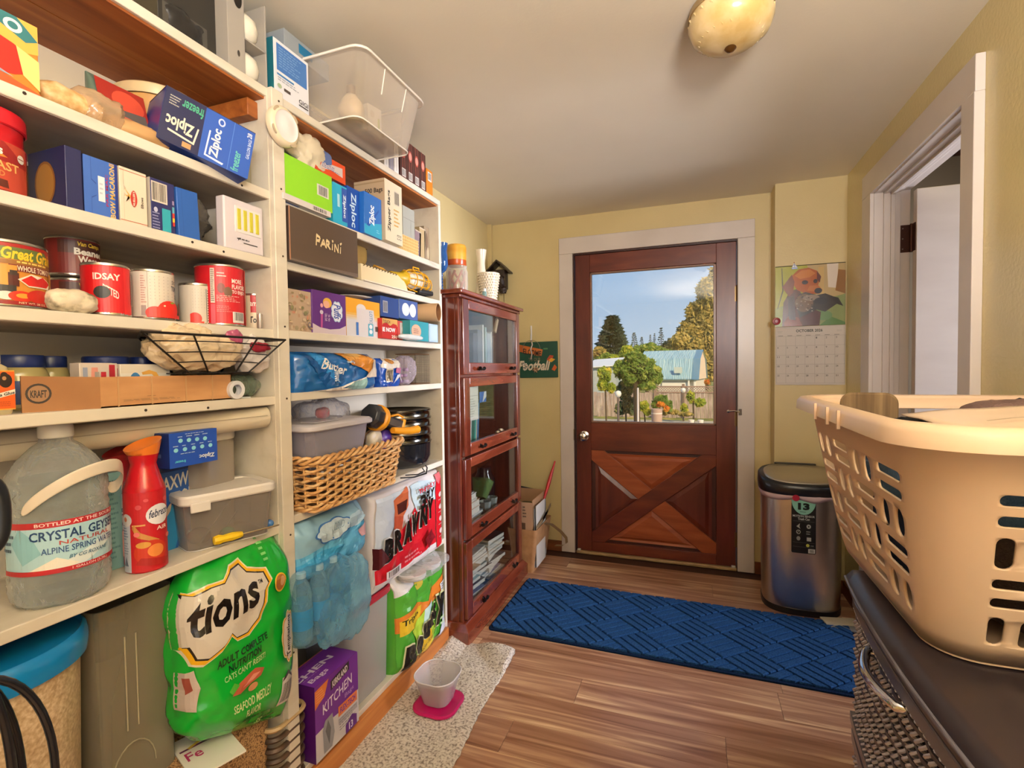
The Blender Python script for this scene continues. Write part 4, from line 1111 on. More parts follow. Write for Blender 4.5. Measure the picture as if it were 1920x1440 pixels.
B().loft([rr(0, 0, .142, .128, .04, .186, 6), rr(0, 0, .142, .128, .04, .204, 6), rr(0, 0, .13, .116, .038, .206, 6)]).build('lid', M('0e2c66', .3), t)
decals([('r', 0, 0, 100, 100, '1a4c94'), ('p', [(0, 0), (30, 0), (44, 30), (40, 60), (0, 50)], '2a80b8'), ('t', 'MAXWELL', -8, 74, 96, 92, 'ccc4bc', 8.0, .02), ('t', 'HOUSE', 30, 54, 96, 72, 'ccc4bc', 8.0, .02), ('p', [(4, 44), (20, 58), (26, 62), (22, 50), (10, 40)], 'b8a898'), ('t', 'ARABICA', 40, 14, 90, 18, '8cb0d0'), ('l', 40, 6, 90, 10, 1, '7ca0c8')], face((-.058, -.0628, .0), (.116, 0, 0), (0, 0, .185)), t)
bx('small_freezer_bag_box', 'small royal blue freezer bag box upside down on the blue coffee canister', 'box', .792, .912, z + .206, .080, .06, '1c46a0',
   {'f': [('r', 0, 0, 100, 100, '1c48a8')] + [('e', 22 + 17 * i, 76 - 1.0 * i, 4.5, 6, '8cd0e0') for i in range(4)] + [('e', 12 + 18 * i, 50, 4.5, 6, '8cd0e0') for i in range(5)] + [('l', 16 + 17 * i, 84, 28 + 17 * i, 90, 1, 'b8c8e8') for i in range(4)] + [('l', 6 + 18 * i, 58, 18 + 18 * i, 64, 1, 'b8c8e8') for i in range(5)] +
    [('l', 20, 36, 66, 40, 1, 'c8d4ec'), ('t', 'Ziploc', 58, 14, 92, 30, 'e8ecf4', 180, .03), ('t', 'freezer', 8, 12, 30, 20, '5cc0d0', 180, .03), ('l', 30, 92, 70, 96, 1, 'b8c8e8')], 'l': [('r', 0, 0, 100, 100, '12286a'), ('l', 30, 20, 60, 70, 2, '6a80b8')]}, off=.015)
t = thing('tall_clear_container', 'tall clear container with round white lid beside the post', 'container', (-1.215, .935, z), 90)
B().loft([rr(0, 0, .145, .135, .05, 0, 7), rr(0, 0, .15, .14, .05, .006, 7), rr(0, 0, .155, .145, .05, .235, 7), rr(0, 0, .145, .135, .05, .245, 7)]).build('container_body', clearmat('grey_clear_plastic', 'a89c90', .55, .15), t)
B().loft([rr(0, 0, .155, .145, .05, .243, 7), rr(0, 0, .16, .15, .055, .247, 7), rr(0, 0, .16, .15, .055, .27, 7), rr(0, 0, .15, .14, .05, .276, 7), rr(0, 0, .12, .11, .04, .272, 7)]).build('lid', M('d2c8bc', .35), t)
bx('orange_snack_pouch', 'red and black snack pouch peeking behind the tall container', 'packet', 1.035, 1.09, z + .0, .27, .06, '1f1a1a', {'f': [('r', 0, 80, 100, 100, 'a83a20'), ('t', 'VE', 50, 84, 90, 94, 'd8ccc0')]}, off=.17, flap=False)

# low container with white lid and odds and ends
t = thing('lidded_container', 'low clear container with white lid holding a yellow screwdriver', 'container', (-1.045, .895, z), 90 - 20)
b = B(); tub(b, .205, .15, .115, .02, 0, .90, cy=.085)
b.build('container_body', clearmat('scratched_clear_plastic', 'c4bab0', .20, .12), t)
B().tube(rr(0, .085, .184, .133, .02, .002), .0016, 5, True).build('base_edge', M('c8c4be', .3), t)
LIDR = [rr(0, .085, .215, .16, .022, .112), rr(0, .085, .22, .165, .024, .116), rr(0, .085, .22, .165, .024, .13), rr(0, .085, .213, .158, .022, .135), rr(0, .085, .17, .12, .018, .135), rr(0, .085, .166, .116, .018, .132)]
B().loft(LIDR).build('lid', M('dad3cb', .35), t)
B().box(-.092, -.05, -.003, .004, .096, .12).build('lid_clip', M('dad3cb', .35), t, bevel=.003)
t2 = thing('yellow_screwdriver', 'screwdriver with yellow handle lying in the low container', 'screwdriver', (-1.065, .855, z + .02), 70)
B().lathe([(0, -.002), (.010, 0), (.012, .01), (.009, .02), (.0105, .04), (.008, .058), (.006, .064), (0, .065)], n=8, tf=TY).build('handle', M('e0b818', .35), t2)
B().lathe([(.0025, .06), (.0025, .15), (.001, .155)], n=8, tf=TY).build('shaft', M('b8b4ac', .2, 1), t2)
for i, (dx, dy, dz, s_, c, l) in enumerate(((-.0, .045, .02, .035, '2c8a4c', 'green plastic ball among tools in the low container'), (.10, .04, .02, .024, '3a6ca8', 'blue cap among tools in the low container'), (-.05, .08, .018, .05, '5a4438', 'brown lump of parts in the low container'))):
    o = thing('trinket', l, 'trinket', (-1.045, .895, z), 70)
    lump('trinket_body', M(c, .25), o, (dx, dy, dz), (s_, s_, s_ * .8), 50 + i, .003, 30, n=24, e=2)
t2 = thing('steel_tweezers', 'long steel rods leaning inside the low container', 'tool', (-1.06, .88, z + .012), 75)
B().tube([(-.05, .02, 0), (.04, .05, .085)], .0016, 6).tube([(-.01, .02, 0), (.06, .06, .05)], .0022, 6).build('rods', M('b4b0a8', .2, 1), t2)

# ---------------------------------------------------------------- unit 1, bottom
z = ZA['b']
RICE = noisemat('rice_behind_plastic', [(.3, 'a88c68'), (.5, 'c2a682'), (.7, 'd8c2a0')], ns=140, detail=2, rough=.3, bump=.1)
t = thing('rice_tub', 'large round tub full of rice with bright blue lid', 'tub', (-1.19, .487, z), 90)
B().lathe([(.11, 0), (.125, .01), (.14, .62), (.138, .64)], n=56).build('tub_body', RICE, t, smooth=60)
B().lathe([(.142, .622), (.152, .626), (.154, .65), (.150, .668), (.144, .672), (.140, .664), (0, .664)], n=56, cap0=False).build('lid', M('0f6fa8', .22), t, smooth=60)
t = thing('tall_clear_bin', 'tall narrow clear bin standing between rice tub and cat food', 'container', (-1.12, .715, z), 90)
SMOKE = clearmat('smoky_clear_bin', '9a9078', .42, .12)
B().loft([rr(0, .09, .13, .15, .02, 0), rr(0, .09, .16, .18, .025, .01), rr(0, .09, .165, .185, .025, .67), rr(0, .09, .16, .18, .025, .67), rr(0, .09, .155, .175, .02, .014)]).build('bin_body', SMOKE, t)
B().tube([(-.03, -.0035, .60), (-.03, -.0035, .40)], .0015, 5).tube([(-.008, -.0035, .60), (-.008, -.0035, .40)], .0015, 5).build('moulded_rib', M('a89c80', .3), t)
B().tube([(.045 * math.cos(a) - .02, -.003, .30 + .07 * math.sin(a)) for a in [PI * i / 12 for i in range(13)]], .0015, 5).build('moulded_arch', M('90866c', .3), t)
t2 = thing('bulk_dry_goods', 'olive and brown dry goods filling the tall narrow bin', 'food', (-1.12, .715, z + .014), 90)
B().loft([rr(0, .09, .12, .14, .02, .0), rr(0, .09, .145, .165, .02, .55)]).build('goods', noisemat('olive_goods', [(.3, '4a4026'), (.5, '6c5c38'), (.7, '57502c')], ns=7, rough=.7), t2)
# patterned paper sack that carries the cat food
t = thing('patterned_sack', 'stiff brown sack with mottled dark squiggle pattern under cat food', 'sack', (-1.075, .85, z), 90)
MOT = noisemat('squiggle_paper', [(.40, '5a3c22'), (.46, 'b0895c'), (.54, 'b0895c'), (.60, '6a4a2c')], ns=85, detail=4, rough=.7, dist=2)
B().loft([rr(0, .11, .33, .21, .03, 0), rr(0, .11, .345, .225, .03, .24), rr(0, .11, .33, .21, .03, .26)]).build('sack_body', MOT, t)
t = thing('white_leaflet', 'white leaflet with magenta print lying on the patterned sack', 'leaflet', (-1.005, .80, z + .262), 70)
B().box(-.05, .06, 0, .16, 0, .004).build('leaflet_body', PAPERW, t)
decals([('t', 'Fe', 10, 40, 40, 60, 'b03060'), ('r', 6, 66, 80, 70, '6a2c50'), ('p', [(20, 70), (90, 90), (90, 84), (24, 66)], 'd8b848')], face((-.05, 0, .004), (.11, 0, 0), (0, .16, 0)), t)
# cat food
t = thing('cat_food_bag', 'big glossy green cat food bag with white cloud and black lettering', 'bag', (-1.075, .915, .365), 84, rx=-3)
CF = Pillow(.305, .47, .155, 7, .016, 7, n=2.6, top=.08, bot=.35, edge=.16, oy=0)
_pt = CF.pt


def cfpt(u, v, side=-1, e=0.):
    p = _pt(u, v, side, e)
    k = 1 - .42 * max(0, (v - .72) / .28) ** 2 - .22 * max(0, (.25 - v) / .25) ** 1.6      # shoulders narrow to a folded top
    p.x = p.x * k + .05 * max(0, v - .72)
    p.z += .04 * max(0, (.25 - v) / .25) * (.5 - u) * 2
    return p


CF.pt = cfpt
CF.build('bag_body', M('0f9a2c', .2, coat=.4), t, nu=60, nv=60)
G2 = '0a6c28'
cl = [(0, 44), (6, 44), (10, 36), (18, 34), (30, 38), (38, 44), (42, 40), (54, 40), (64, 46), (70, 54), (72, 62), (78, 66), (76, 74), (66, 76), (58, 78), (52, 84), (40, 82), (34, 76), (22, 76), (10, 74), (0, 76)]


def grow(P, g): return [((x - 35) * g + 35, (y - 59) * g + 59) for x, y in P]


cl = [(x * .84, y) for x, y in cl]
CD = [('p', grow(cl, 1.16), 'd8ccae'), ('p', grow(cl, 1.12), 'e0a81c'), ('p', grow(cl, 1.04), '2c2018'), ('p', cl, 'c6bcae'),
        ('t', 'tions', 5, 48, 56, 71, '17120f', 5.0, .03, .12), ('t', 'TM', 57, 68, 61, 71, '17120f'),
        ('t', 'ADULT COMPLETE', 20, 25, 60, 30, '12381c', 3.0, .03), ('t', 'NUTRITION', 28, 19.5, 54, 24.5, '12381c', 2.0, .03), ('t', "CATS CAN'T RESIST!", 24, 14.5, 58, 18.5, 'a8cc8c', 2.0, .01),
        ('p', [(28, 4), (34, 10), (48, 14), (56, 11), (52, 7), (44, 6), (34, 3)], 'a8553c'), ('p', [(36, 6), (46, 11), (52, 10), (44, 7)], 'c8806a'), ('e', 45, 3, 4, 2.4, 'b8885c'), ('p', [(26, 8), (30, 12), (34, 9), (28, 5)], '4a9a34'),
        ('p', [(0, 28), (6, 30), (9, 18), (6, 4), (0, 6)], 'b8a89c'), ('p', [(1, 26), (4, 26), (5, 18), (2, 16)], '8a4438'),
        ('e', 76, 63, 6.5, 6.5, 'd8a828'), ('e', 76, 63, 5.4, 5.4, 'a0642c'), ('e', 78, 63.5, 2.6, 3.4, 'c89868'),
        cloud(82, 22, 7.5, 16.5, 9, 'e0c888'), cloud(82, 22, 6.6, 15.4, 9, 'b07828'), cloud(82, 22, 6.1, 14.8, 9, 'ccc0b4'), ('t', 'Temptations', 79, 8, 86, 37, '17120f', 90, .02, .1), ('l', 66, 80, 72, 98, 5, '7cc878')]


def up(it):
    f = lambda y: 50 + (y - 34) * .76
    if it[0] == 'p': return ('p', [(x, f(y)) for x, y in it[1]], it[2])
    if it[0] == 'e': return ('e', it[1], f(it[2]), it[3], it[4] * .76, it[5])
    if it[0] == 't': return it[:3] + (f(it[3]), it[4], f(it[5])) + it[6:]
    return it[:2] + (f(it[2]), it[3], f(it[4])) + it[5:]


decals([up(q) for q in CD], CF.map(), t, step=(2, 2), rough=.22)
# lower printing wraps under the belly
decals([('t', 'SEAFOOD MEDLEY', 30, 52, 64, 68, 'c8dc9c', 4.0, .02), ('t', 'FLAVOR', 40, 34, 54, 48, 'c8dc9c', 2.0, .02), ('l', 32, 22, 66, 30, 1, G2), ('t', '35', 56, 4, 62, 16, 'c8dc9c', 0, .02), ('r', 76, 22, 92, 66, 'c8c0b8'), ('b', 78, 26, 90, 56), ('p', [(76, 60), (84, 66), (92, 56), (90, 62), (84, 72), (78, 66)], '2a2422'), ('l', 66, -6, 80, 14, 3, G2)],
       lambda u, v, e: CF.pt(u / 100, max(.0, v / 100 * .30), -1, e + .0012), t, step=(2, 5), rough=.22, clip=False)
t = thing('white_bag_corner', 'white and teal plastic bag corner between cat food and purple box', 'bag', (-1.06, 1.075, .33), 90)
lump('bag_body', clearmat('white_teal_film', 'c8dcd8', .8, .2, bump=.6), t, (0, .05, .09), (.10, .09, .16), 61, .018, 14, base=-.0)
t = thing('dark_wicker_tray', 'dark woven tray edge under the purple box corner', 'tray', (-1.05, 1.06, .10), 90)
b = B()
for i in range(6):
    b.tube([p for p in rr(0, .06, .11 + i * .002, .12, .03, .01 + i * .03, 5)], .008, 6, True)
b.build('woven_sides', noisemat('dark_wicker', [(.3, '2c1e14'), (.7, '5c4430')], ns=30, rough=.5), t)
B().tube([p for p in rr(0, .06, .125, .125, .03, .19, 5)], .007, 6, True).build('rim', M('b0946a', .5), t)
# purple bag box
t = thing('purple_kitchen_bag_box', 'purple and white kitchen bag box with orange band on bottom shelf', 'box', (-1.037, 1.236, z), 90)
w, h, d = .197, .229, .118
B().box(-w / 2, w / 2, 0, d, 0, h).build('carton', M('5f1f80', .35), t, bevel=.0015)
F = faces(w, d, h)
decals([('r', 0, 0, 100, 100, '6a2790'), ('p', [(0, 0), (100, 0), (100, 46), (60, 38), (36, 40), (0, 38)], 'cdc8cc'), ('p', [(0, 94), (30, 97), (20, 78), (8, 74), (0, 70)], 'd87838'), ('l', 3, 76, 22, 92, 5, 'e8a070'), ('p', [(34, 78), (78, 86), (78, 98), (34, 91)], '241a1c'), ('t', 'KIRKLAND', 38, 80, 74, 89, 'e4e0e0', 6.0, .03), ('t', 'KITCHEN', 16, 55, 84, 69, 'e8e0ec', 9.0, .01), ('t', 'Bags', 66, 49, 88, 57, 'b890c8', 3.0, .01),
        ('r', 50, 33, 96, 47, 'd87838'), ('t', 'FLEX-TECH', 54, 36, 92, 44, '6a2790', 0, .03), ('r', 50, 22, 96, 30, 'a8a4ac'), ('l', 52, 12, 94, 30, 5, '8c8890'), ('p', [(66, 0), (66, 12), (82, 20), (94, 14), (94, 0)], '5a1c7c'), ('t', '13', 74, 2, 84, 12, 'e0d8e4', 0, .03),
        ('p', [(14, 36), (20, 46), (36, 48), (40, 20), (34, 4), (16, 4)], '8c8c94'), ('p', [(20, 32), (26, 44), (32, 30), (28, 10)], '5c5c64')], F['f'], t)
decals([('r', 0, 0, 100, 100, '471260'), ('l', 6, 8, 50, 12, 1, '8c5ca8')], F['l'], t)
decals([('r', 0, 0, 100, 100, '7430a0'), ('r', 0, 97, 100, 100, 'c87a3c'), ('t', 'KITCHEN', -60, 46, 76, 66, 'ece4f0', 0, .03), ('l', 4, 38, 60, 43, 1, 'b080c8'), ('t', 'Bags', 6, 12, 44, 32, 'ece4f0', 0, .02), ('l', 30, 82, 80, 88, 1, '5a2078')], F['t'], t)

# black upright vacuum at the very edge: handle and cord
t = thing('upright_vacuum', 'black vacuum handle with its cord hanging in loops by the rice tub', 'vacuum cleaner', (-.86, .345, 0), 90)
BLK = M('16181c', .38)
HP = [(.034 * abs(math.cos(a)) ** .6 * (1 if math.cos(a) > 0 else -1) + .005, 0, 1.068 + .048 * abs(math.sin(a)) ** .7 * (1 if math.sin(a) > 0 else -1)) for a in [2 * PI * i / 40 for i in range(40)]]
B().tube(HP, .010, 10, True).build('handle_loop', BLK, t, smooth=80)
B().tube([(-.02, 0, 1.03), (-.035, .0, .8), (-.05, .02, .35), (-.05, .03, .1)], .016, 12).build('shaft', BLK, t, smooth=80)
B().loft([rr(-.05, .03, .28, .22, .05, 0), rr(-.05, .03, .28, .22, .05, .05), rr(-.05, .04, .20, .16, .05, .10)]).build('floor_head', BLK, t)
B().loft([rr(-.05, .03, .12, .12, .04, .10), rr(-.05, .03, .15, .14, .05, .35), rr(-.05, .02, .10, .10, .04, .60)]).build('dust_canister', M('2a2c34', .25), t)
for k, (a, r, zc) in enumerate(((.0, .085, .70), (.012, .055, .70), (-.01, .035, .71))):
    P = [(-.01 + r * math.cos(q) * (1 if math.cos(q) > 0 else .8), -.02 + a, zc + .17 * math.sin(q)) for q in [2 * PI * i / 48 for i in range(48)]]
    B().tube(P, .0052, 8, True).build('power_cord', M('17171a', .25), t, smooth=80)
# ---------------------------------------------------------------- round battery light on the post
t = thing('puck_light', 'round cream battery light stuck on the shelf post', 'lamp', (SF + .016, 1.072, 1.906), 90)
TX = Matrix.Rotation(R(90), 4, 'X')
B().lathe([(.046, 0), (.052, .004), (.052, .016), (.046, .022), (.040, .024)], n=48, tf=TX, cap1=False).build('light_body', M('ddccae', .35), t, smooth=50)
B().lathe([(.0405, .0235), (.038, .0215), (.02, .026), (0, .0275)], n=40, tf=TX, cap0=False).build('diffuser', M('e6dcd8', .3), t, smooth=60)
for a in (-135, -45, 60, 150):
    B().lathe([(.0055, 0), (.0055, .0012)], n=12, sy=2.2, tf=Matrix.Rotation(R(a), 4, 'Y') @ Matrix.Translation((.0465, -.0212, 0)) @ Matrix.Rotation(R(90), 4, 'X')).build('press_mark', M('b8a488', .4), t)

# ---------------------------------------------------------------- unit 2, first shelf
z = ZA['r1']
bx('flat_white_blue_box', 'flat white and blue box lying under the green glove box', 'box', 1.15, 1.352, z, .018, .12, 'c8c4c4', {'f': [('r', 0, 0, 100, 100, 'd4ccc8'), ('b', 60, 20, 90, 80)], 'b': [('r', 4, 20, 40, 90, '3c5ca8'), ('b', 60, 30, 90, 70)]}, off=-.03, group=None)
t = bx('green_glove_box', 'teal and lime box of tissues with torn side window', 'box', 1.155, 1.36, z, .118, .115, '1f8a68', {
    'f': [('r', 0, 0, 100, 100, '8ed02c'), ('r', 66, 34, 92, 64, 'd8d4c8'), ('b', 70, 37, 89, 61)],
    'l': [('r', 0, 0, 100, 100, '23856c'), ('p', [(0, 76), (60, 92), (100, 100), (0, 100)], '3fb898'), ('r', 4, 14, 62, 76, 'b8a888'), ('e', 30, 60, 22, 10, 'c8b898'), ('e', 40, 40, 18, 18, 'a89474'), ('r', 80, 78, 96, 97, 'b8b4a8'), ('b', 82, 80, 94, 95), ('t', 'STRONG', 74, 4, 80, 34, 'b8dcc8', 90), ('t', 'SCENT LOCK', 83, 4, 88, 44, 'b8dcc8', 90), ('t', 'UNSCENTED', 90, 4, 95, 40, 'b8dcc8', 90)]}, off=-.02, dz=.019)
bx('red_tissue_box', 'small red cleaning box with yellow stripe on the green box', 'box', 1.288, 1.43, z + .145, .062, .085, 'c2301c', {'l': [('r', 0, 0, 100, 100, 'c02a1c'), ('r', 20, 0, 52, 100, '8f9420'), ('e', 36, 68, 8, 12, '5a7a1c'), ('l', 56, 10, 96, 90, 3, 'b0544a')], 'f': [('r', 0, 0, 100, 100, 'd0481c'), ('p', [(10, 20), (50, 40), (90, 30), (90, 80), (50, 70), (20, 60)], 'c8b8b0'), ('l', 20, 34, 80, 60, 3, '3c5c9c')]}, off=.01)
bx('hidden_white_box', 'pale box holding up the red box behind the green box', 'box', 1.30, 1.43, z, .148, .05, 'b8b0a0', off=.04)
t = thing('white_blue_grocery_bag', 'crumpled white and blue plastic bag on top of red box', 'bag', (-1.14, 1.26, z + .135), 90)
lump('bag_body', M('cdbfa4', .35), t, (-.01, .0, .058), (.15, .12, .12), 71, .026, 15, n=64)
lump('bag_tail', M('d6cab2', .35), t, (-.08, -.03, .045), (.06, .03, .03), 73, .012, 20)
lump('blue_print', M('5a6c9c', .35), t, (.035, -.052, .062), (.07, .02, .045), 72, .008, 22)
ZL = [('r', 0, 0, 100, 100, '2a66b4'), ('p', [(0, 0), (100, 0), (100, 40), (0, 22)], '2f9ac0'), ('p', [(10, 22), (26, 20), (80, 66), (80, 72)], '1f4ca0'), ('t', 'Ziploc', 26, 26, 62, 74, 'e8ecf0', 90, .03), ('l', 66, 10, 84, 20, 2, '8cc8dc')]
bx('teal_bag_box', 'teal and blue sandwich bag box leaning behind lime box', 'box', 1.365, 1.435, z, .132, .15, '2aa0bc', {'f': [('r', 0, 0, 100, 100, '2aa0c4'), ('l', 30, 14, 50, 90, 1, 'b8dce4'), ('r', 62, 10, 100, 96, '2c50a4'), ('t', 'Ziploc', 68, 20, 92, 80, 'e0e8f0', 270, .03)]}, off=-.01)
bx('dark_blue_bag_box', 'dark blue box with tall vertical white lettering on first shelf', 'box', 1.437, 1.53, z, .148, .11, '16449c', {'f': [('r', 0, 0, 100, 100, '15489c'), ('t', 'Ziploc', 14, 8, 52, 88, 'c8dce8', 270, .02), ('r', 78, 60, 92, 94, '2a3c78')]}, off=.0)
bx('bright_blue_bag_box', 'bright blue freezer bag box with bulging worn front', 'box', 1.53, 1.64, z, .15, .12, '1f62b4', {'f': ZL}, off=-.02, ry=1)
bx('beige_zipper_bag_box', 'tall beige box of zipper bags with black lettering', 'box', 1.662, 1.782, z, .236, .13, 'cfc0a4', {'f': [('r', 0, 0, 100, 100, 'd6c8ac'), ('t', 'Zipper Bags', 14, 16, 34, 84, '241f1c', 90, .03), ('r', 54, 64, 84, 88, 'c8bca8'), ('b', 56, 66, 82, 86), ('l', 50, 26, 84, 58, 5, 'c89c54'), ('t', '5 13', 66, 8, 92, 16, '4a4038', 90)],
   'l': [('r', 0, 0, 100, 100, 'b8a084'), ('t', '500 Bags', 36, 76, 94, 86, '2a2420', 0, .02), ('r', 0, 94, 100, 96, 'a08868')]}, off=-.035)
bx('grey_small_box', 'small plain grey box behind the zipper bag box', 'box', 1.79, 1.88, z + .07, .125, .10, '9a9a90', {'f': [('r', 0, 60, 100, 62, '84847a'), ('r', 64, 0, 66, 60, '84847a')]}, off=.02)
t = thing('woven_tan_box', 'tan woven grid box under the small grey box', 'box', (-1.075, 1.755, z), 90)
B().box(-.085, .085, 0, .12, 0, .066).build('box_body', M('b89458', .6), t, bevel=.002)
b = B()
for i in range(14): b.box(-.085 + i * .0125, -.083 + i * .0125, -.0012, 0, 0, .066)
for i in range(6): b.box(-.085, .085, -.0016, 0, .004 + i * .012, .006 + i * .012)
o = b.build('woven_strips', M('d8b878', .6), t); o['kind'] = 'stuff'
for i, (y, c, l, h) in enumerate(((1.905, '7d6a70', 'mauve folder leaning at the end of first shelf', .13), (1.945, 'a8926c', 'tan folder standing at the end of first shelf', .15), (1.99, '8c7a64', 'photo print with brown ferns at the end of first shelf', .165))):
    bx('folder' if i < 2 else 'photo_print', l, 'folder' if i < 2 else 'photo', y - .03, y + .02, z, h, .12, c, {'f': [('e', 40, 60, 20, 24, '6a5440'), ('e', 60, 30, 18, 16, 'b8a888')] if i == 2 else [('r', 0, 96, 100, 100, 'b8a890')]}, off=.04, ry=4 - 2 * i, flap=False)

# ---------------------------------------------------------------- unit 2, second shelf
z = ZA['r2']
t = bx('brown_cookware_box', 'dark brown box with cream brush-written name on second shelf', 'box', 1.168, 1.487, z, .158, .085, '4c3c32', {'f': [('r', 0, 0, 100, 100, '55453a'), ('p', [(0, 0), (100, 0), (100, 8), (40, 3), (0, 4)], '6a5c54')], 'l': [('r', 0, 0, 100, 100, '3c2c24')]}, off=-.03)
w, h = .319 * kk(-.03), .158 * kk(-.03)
PA = []
X = 34
for g in (  # brush strokes of the name, per letter, in a 0..1 square
    [[(.1, 0), (.2, 1)], [(.15, .95), (.8, .8), (.7, .5), (.2, .45)]],
    [[(0, 0), (.5, .75)], [(.5, .75), (.9, .05)], [(.15, .3), (.8, .35)]],
    [[(.1, 0), (.15, .75)], [(.15, .75), (.7, .65), (.6, .4), (.2, .35)], [(.3, .35), (.85, 0)]],
    [[(.3, 0), (.4, .6)], [(.3, .8), (.55, .9)]],
    [[(.1, -.1), (.15, .65)], [(.15, .65), (.75, 0)], [(.75, -.1), (.85, .75)]],
    [[(.3, -.1), (.4, .55)], [(.3, .75), (.6, .95)]]):
    for st in g:
        for (ax, ay), (bx_, by) in zip(st, st[1:]):
            dx, dy = bx_ - ax, by - ay; L = math.hypot(dx * .45, dy) or 1; nx, ny = -dy / L * .09, dx / L * .07
            PA.append(('p', [(X + 8 * (ax + nx), 42 + 22 * (ay + ny)), (X + 8 * (bx_ + nx * .7), 42 + 22 * (by + ny * .7)), (X + 8 * (bx_ - nx * .7), 42 + 22 * (by - ny * .7)), (X + 8 * (ax - nx), 42 + 22 * (ay - ny))], 'dcc69a'))
    X += 7.0 if len(g) > 2 or X == 34 else 5.2
decals(PA, face((-w / 2, -.0012, 0), (w, 0, 0), (0, 0, h)), t, 'brush_lettering')
b = B().box(-w / 2 + .001, -w / 2 + .004, -.001, .0, .0, h)
b.build('worn_edge', M('b07a58', .8), t)
t = thing('tan_garden_glove', 'tan leather work glove with fingers up beside the brown box', 'glove', (-1.10, 1.515, z + .062), 90)
GLV = M('8a6c30', .7)
lump('glove_palm', GLV, t, (.0, .03, .05), (.08, .03, .08), 81, .006, 20)
for i, (x, a, l) in enumerate(((-.028, -14, .05), (-.008, -4, .06), (.014, 8, .055), (.034, 26, .045))):
    B().tube([(x, .03, .075), (x + .3 * l * math.sin(R(a)), .028, .075 + l * .5), (x + l * math.sin(R(a)), .022, .075 + l)], .0095, 8, rf=lambda q: 1 - .25 * q).build('glove_finger', GLV, t, smooth=80)
t = thing('white_spiral_pad', 'thick cream pad with spiral edge lying beside work light', 'notepad', (-1.065, 1.57, z), 90)
B().loft([[(-.13, 0, 0), (.17, 0, 0), (.17, .14, 0), (-.13, .14, 0)], [(-.13, 0, .052), (.14, 0, .052), (.14, .14, .052), (-.13, .14, .052)], [(-.13, .002, .06), (.10, .002, .06), (.10, .14, .06), (-.13, .14, .06)]]).build('pad_body', M('d8c49c', .7), t, bevel=.002)
for i in range(12):
    x = -.12 + i * .018
    B().tube([(x, .005, .052), (x + .004, -.004, .056), (x + .006, .006, .062)], .0016, 5).build('spiral_loop', M('5a4a30', .5), t)
B().box(-.13, .20, -.012, .15, -.0, .004).build('pad_base', M('d8ccb8', .6), t)
# caged yellow work light
t = thing('caged_work_light', 'yellow caged work light with hook and black base', 'lamp', (-1.075, 1.80, z + .055), 90 - 4)
YL = M('d29412', .35)
cage = []
prof = [(-.075, .026), (-.055, .040), (0, .046), (.05, .040), (.085, .022)]


def cr_(x):
    for (a, r), (b2, r2) in zip(prof, prof[1:]):
        if a <= x <= b2: return r + (r2 - r) * (x - a) / (b2 - a)
    return prof[-1][1]


for k in range(10):
    a = 2 * PI * k / 10
    B().tube([(x, cr_(x) * math.cos(a), cr_(x) * math.sin(a)) for x in [-.075 + .16 * i / 14 for i in range(15)]], .0023, 6).build('cage_bar', YL, t, smooth=80)
for x in (-.07, -.035, .005, .045, .075):
    B().tube([(x, cr_(x) * math.cos(a), cr_(x) * math.sin(a)) for a in [2 * PI * k / 28 for k in range(28)]], .0026, 6, True).build('cage_ring', YL, t, smooth=80)
B().lathe([(.02, -.062), (.032, -.05), (.034, .0), (.030, .03), (.012, .05), (0, .052)], n=28, tf=TY).build('lamp_bulb', M('cfc4ac', .3), t, smooth=80)
B().lathe([(.0, -.16), (.016, -.158), (.019, -.12), (.022, -.09), (.030, -.078), (.030, -.066), (.0, -.064)], n=24, tf=TY).build('grip', M('b8961c', .4), t)
B().tube([(.084, 0, 0), (.10, 0, .018), (.122, 0, .022), (.132, 0, .004), (.126, 0, -.016), (.112, 0, -.022), (.112, 0, -.034)], .0026, 7).build('hanging_hook', YL, t, smooth=80)
B().tube([(-.02, -.01, .045), (-.02, -.01, .054), (.02, -.01, .054), (.02, -.01, .045)], .003, 6).build('top_lug', YL, t)
B().box(.0, .10, -.03, .04, -.05, -.03).build('black_foot', M('1c1a18', .5), t, bevel=.006)
B().tube([(-.16, 0, 0), (-.19, .01, .02), (-.21, .03, .03), (-.2, .06, .0), (-.16, .07, -.03), (-.08, .075, -.046)], .0045, 7).build('power_cord', M('a8781c', .45), t, smooth=80)

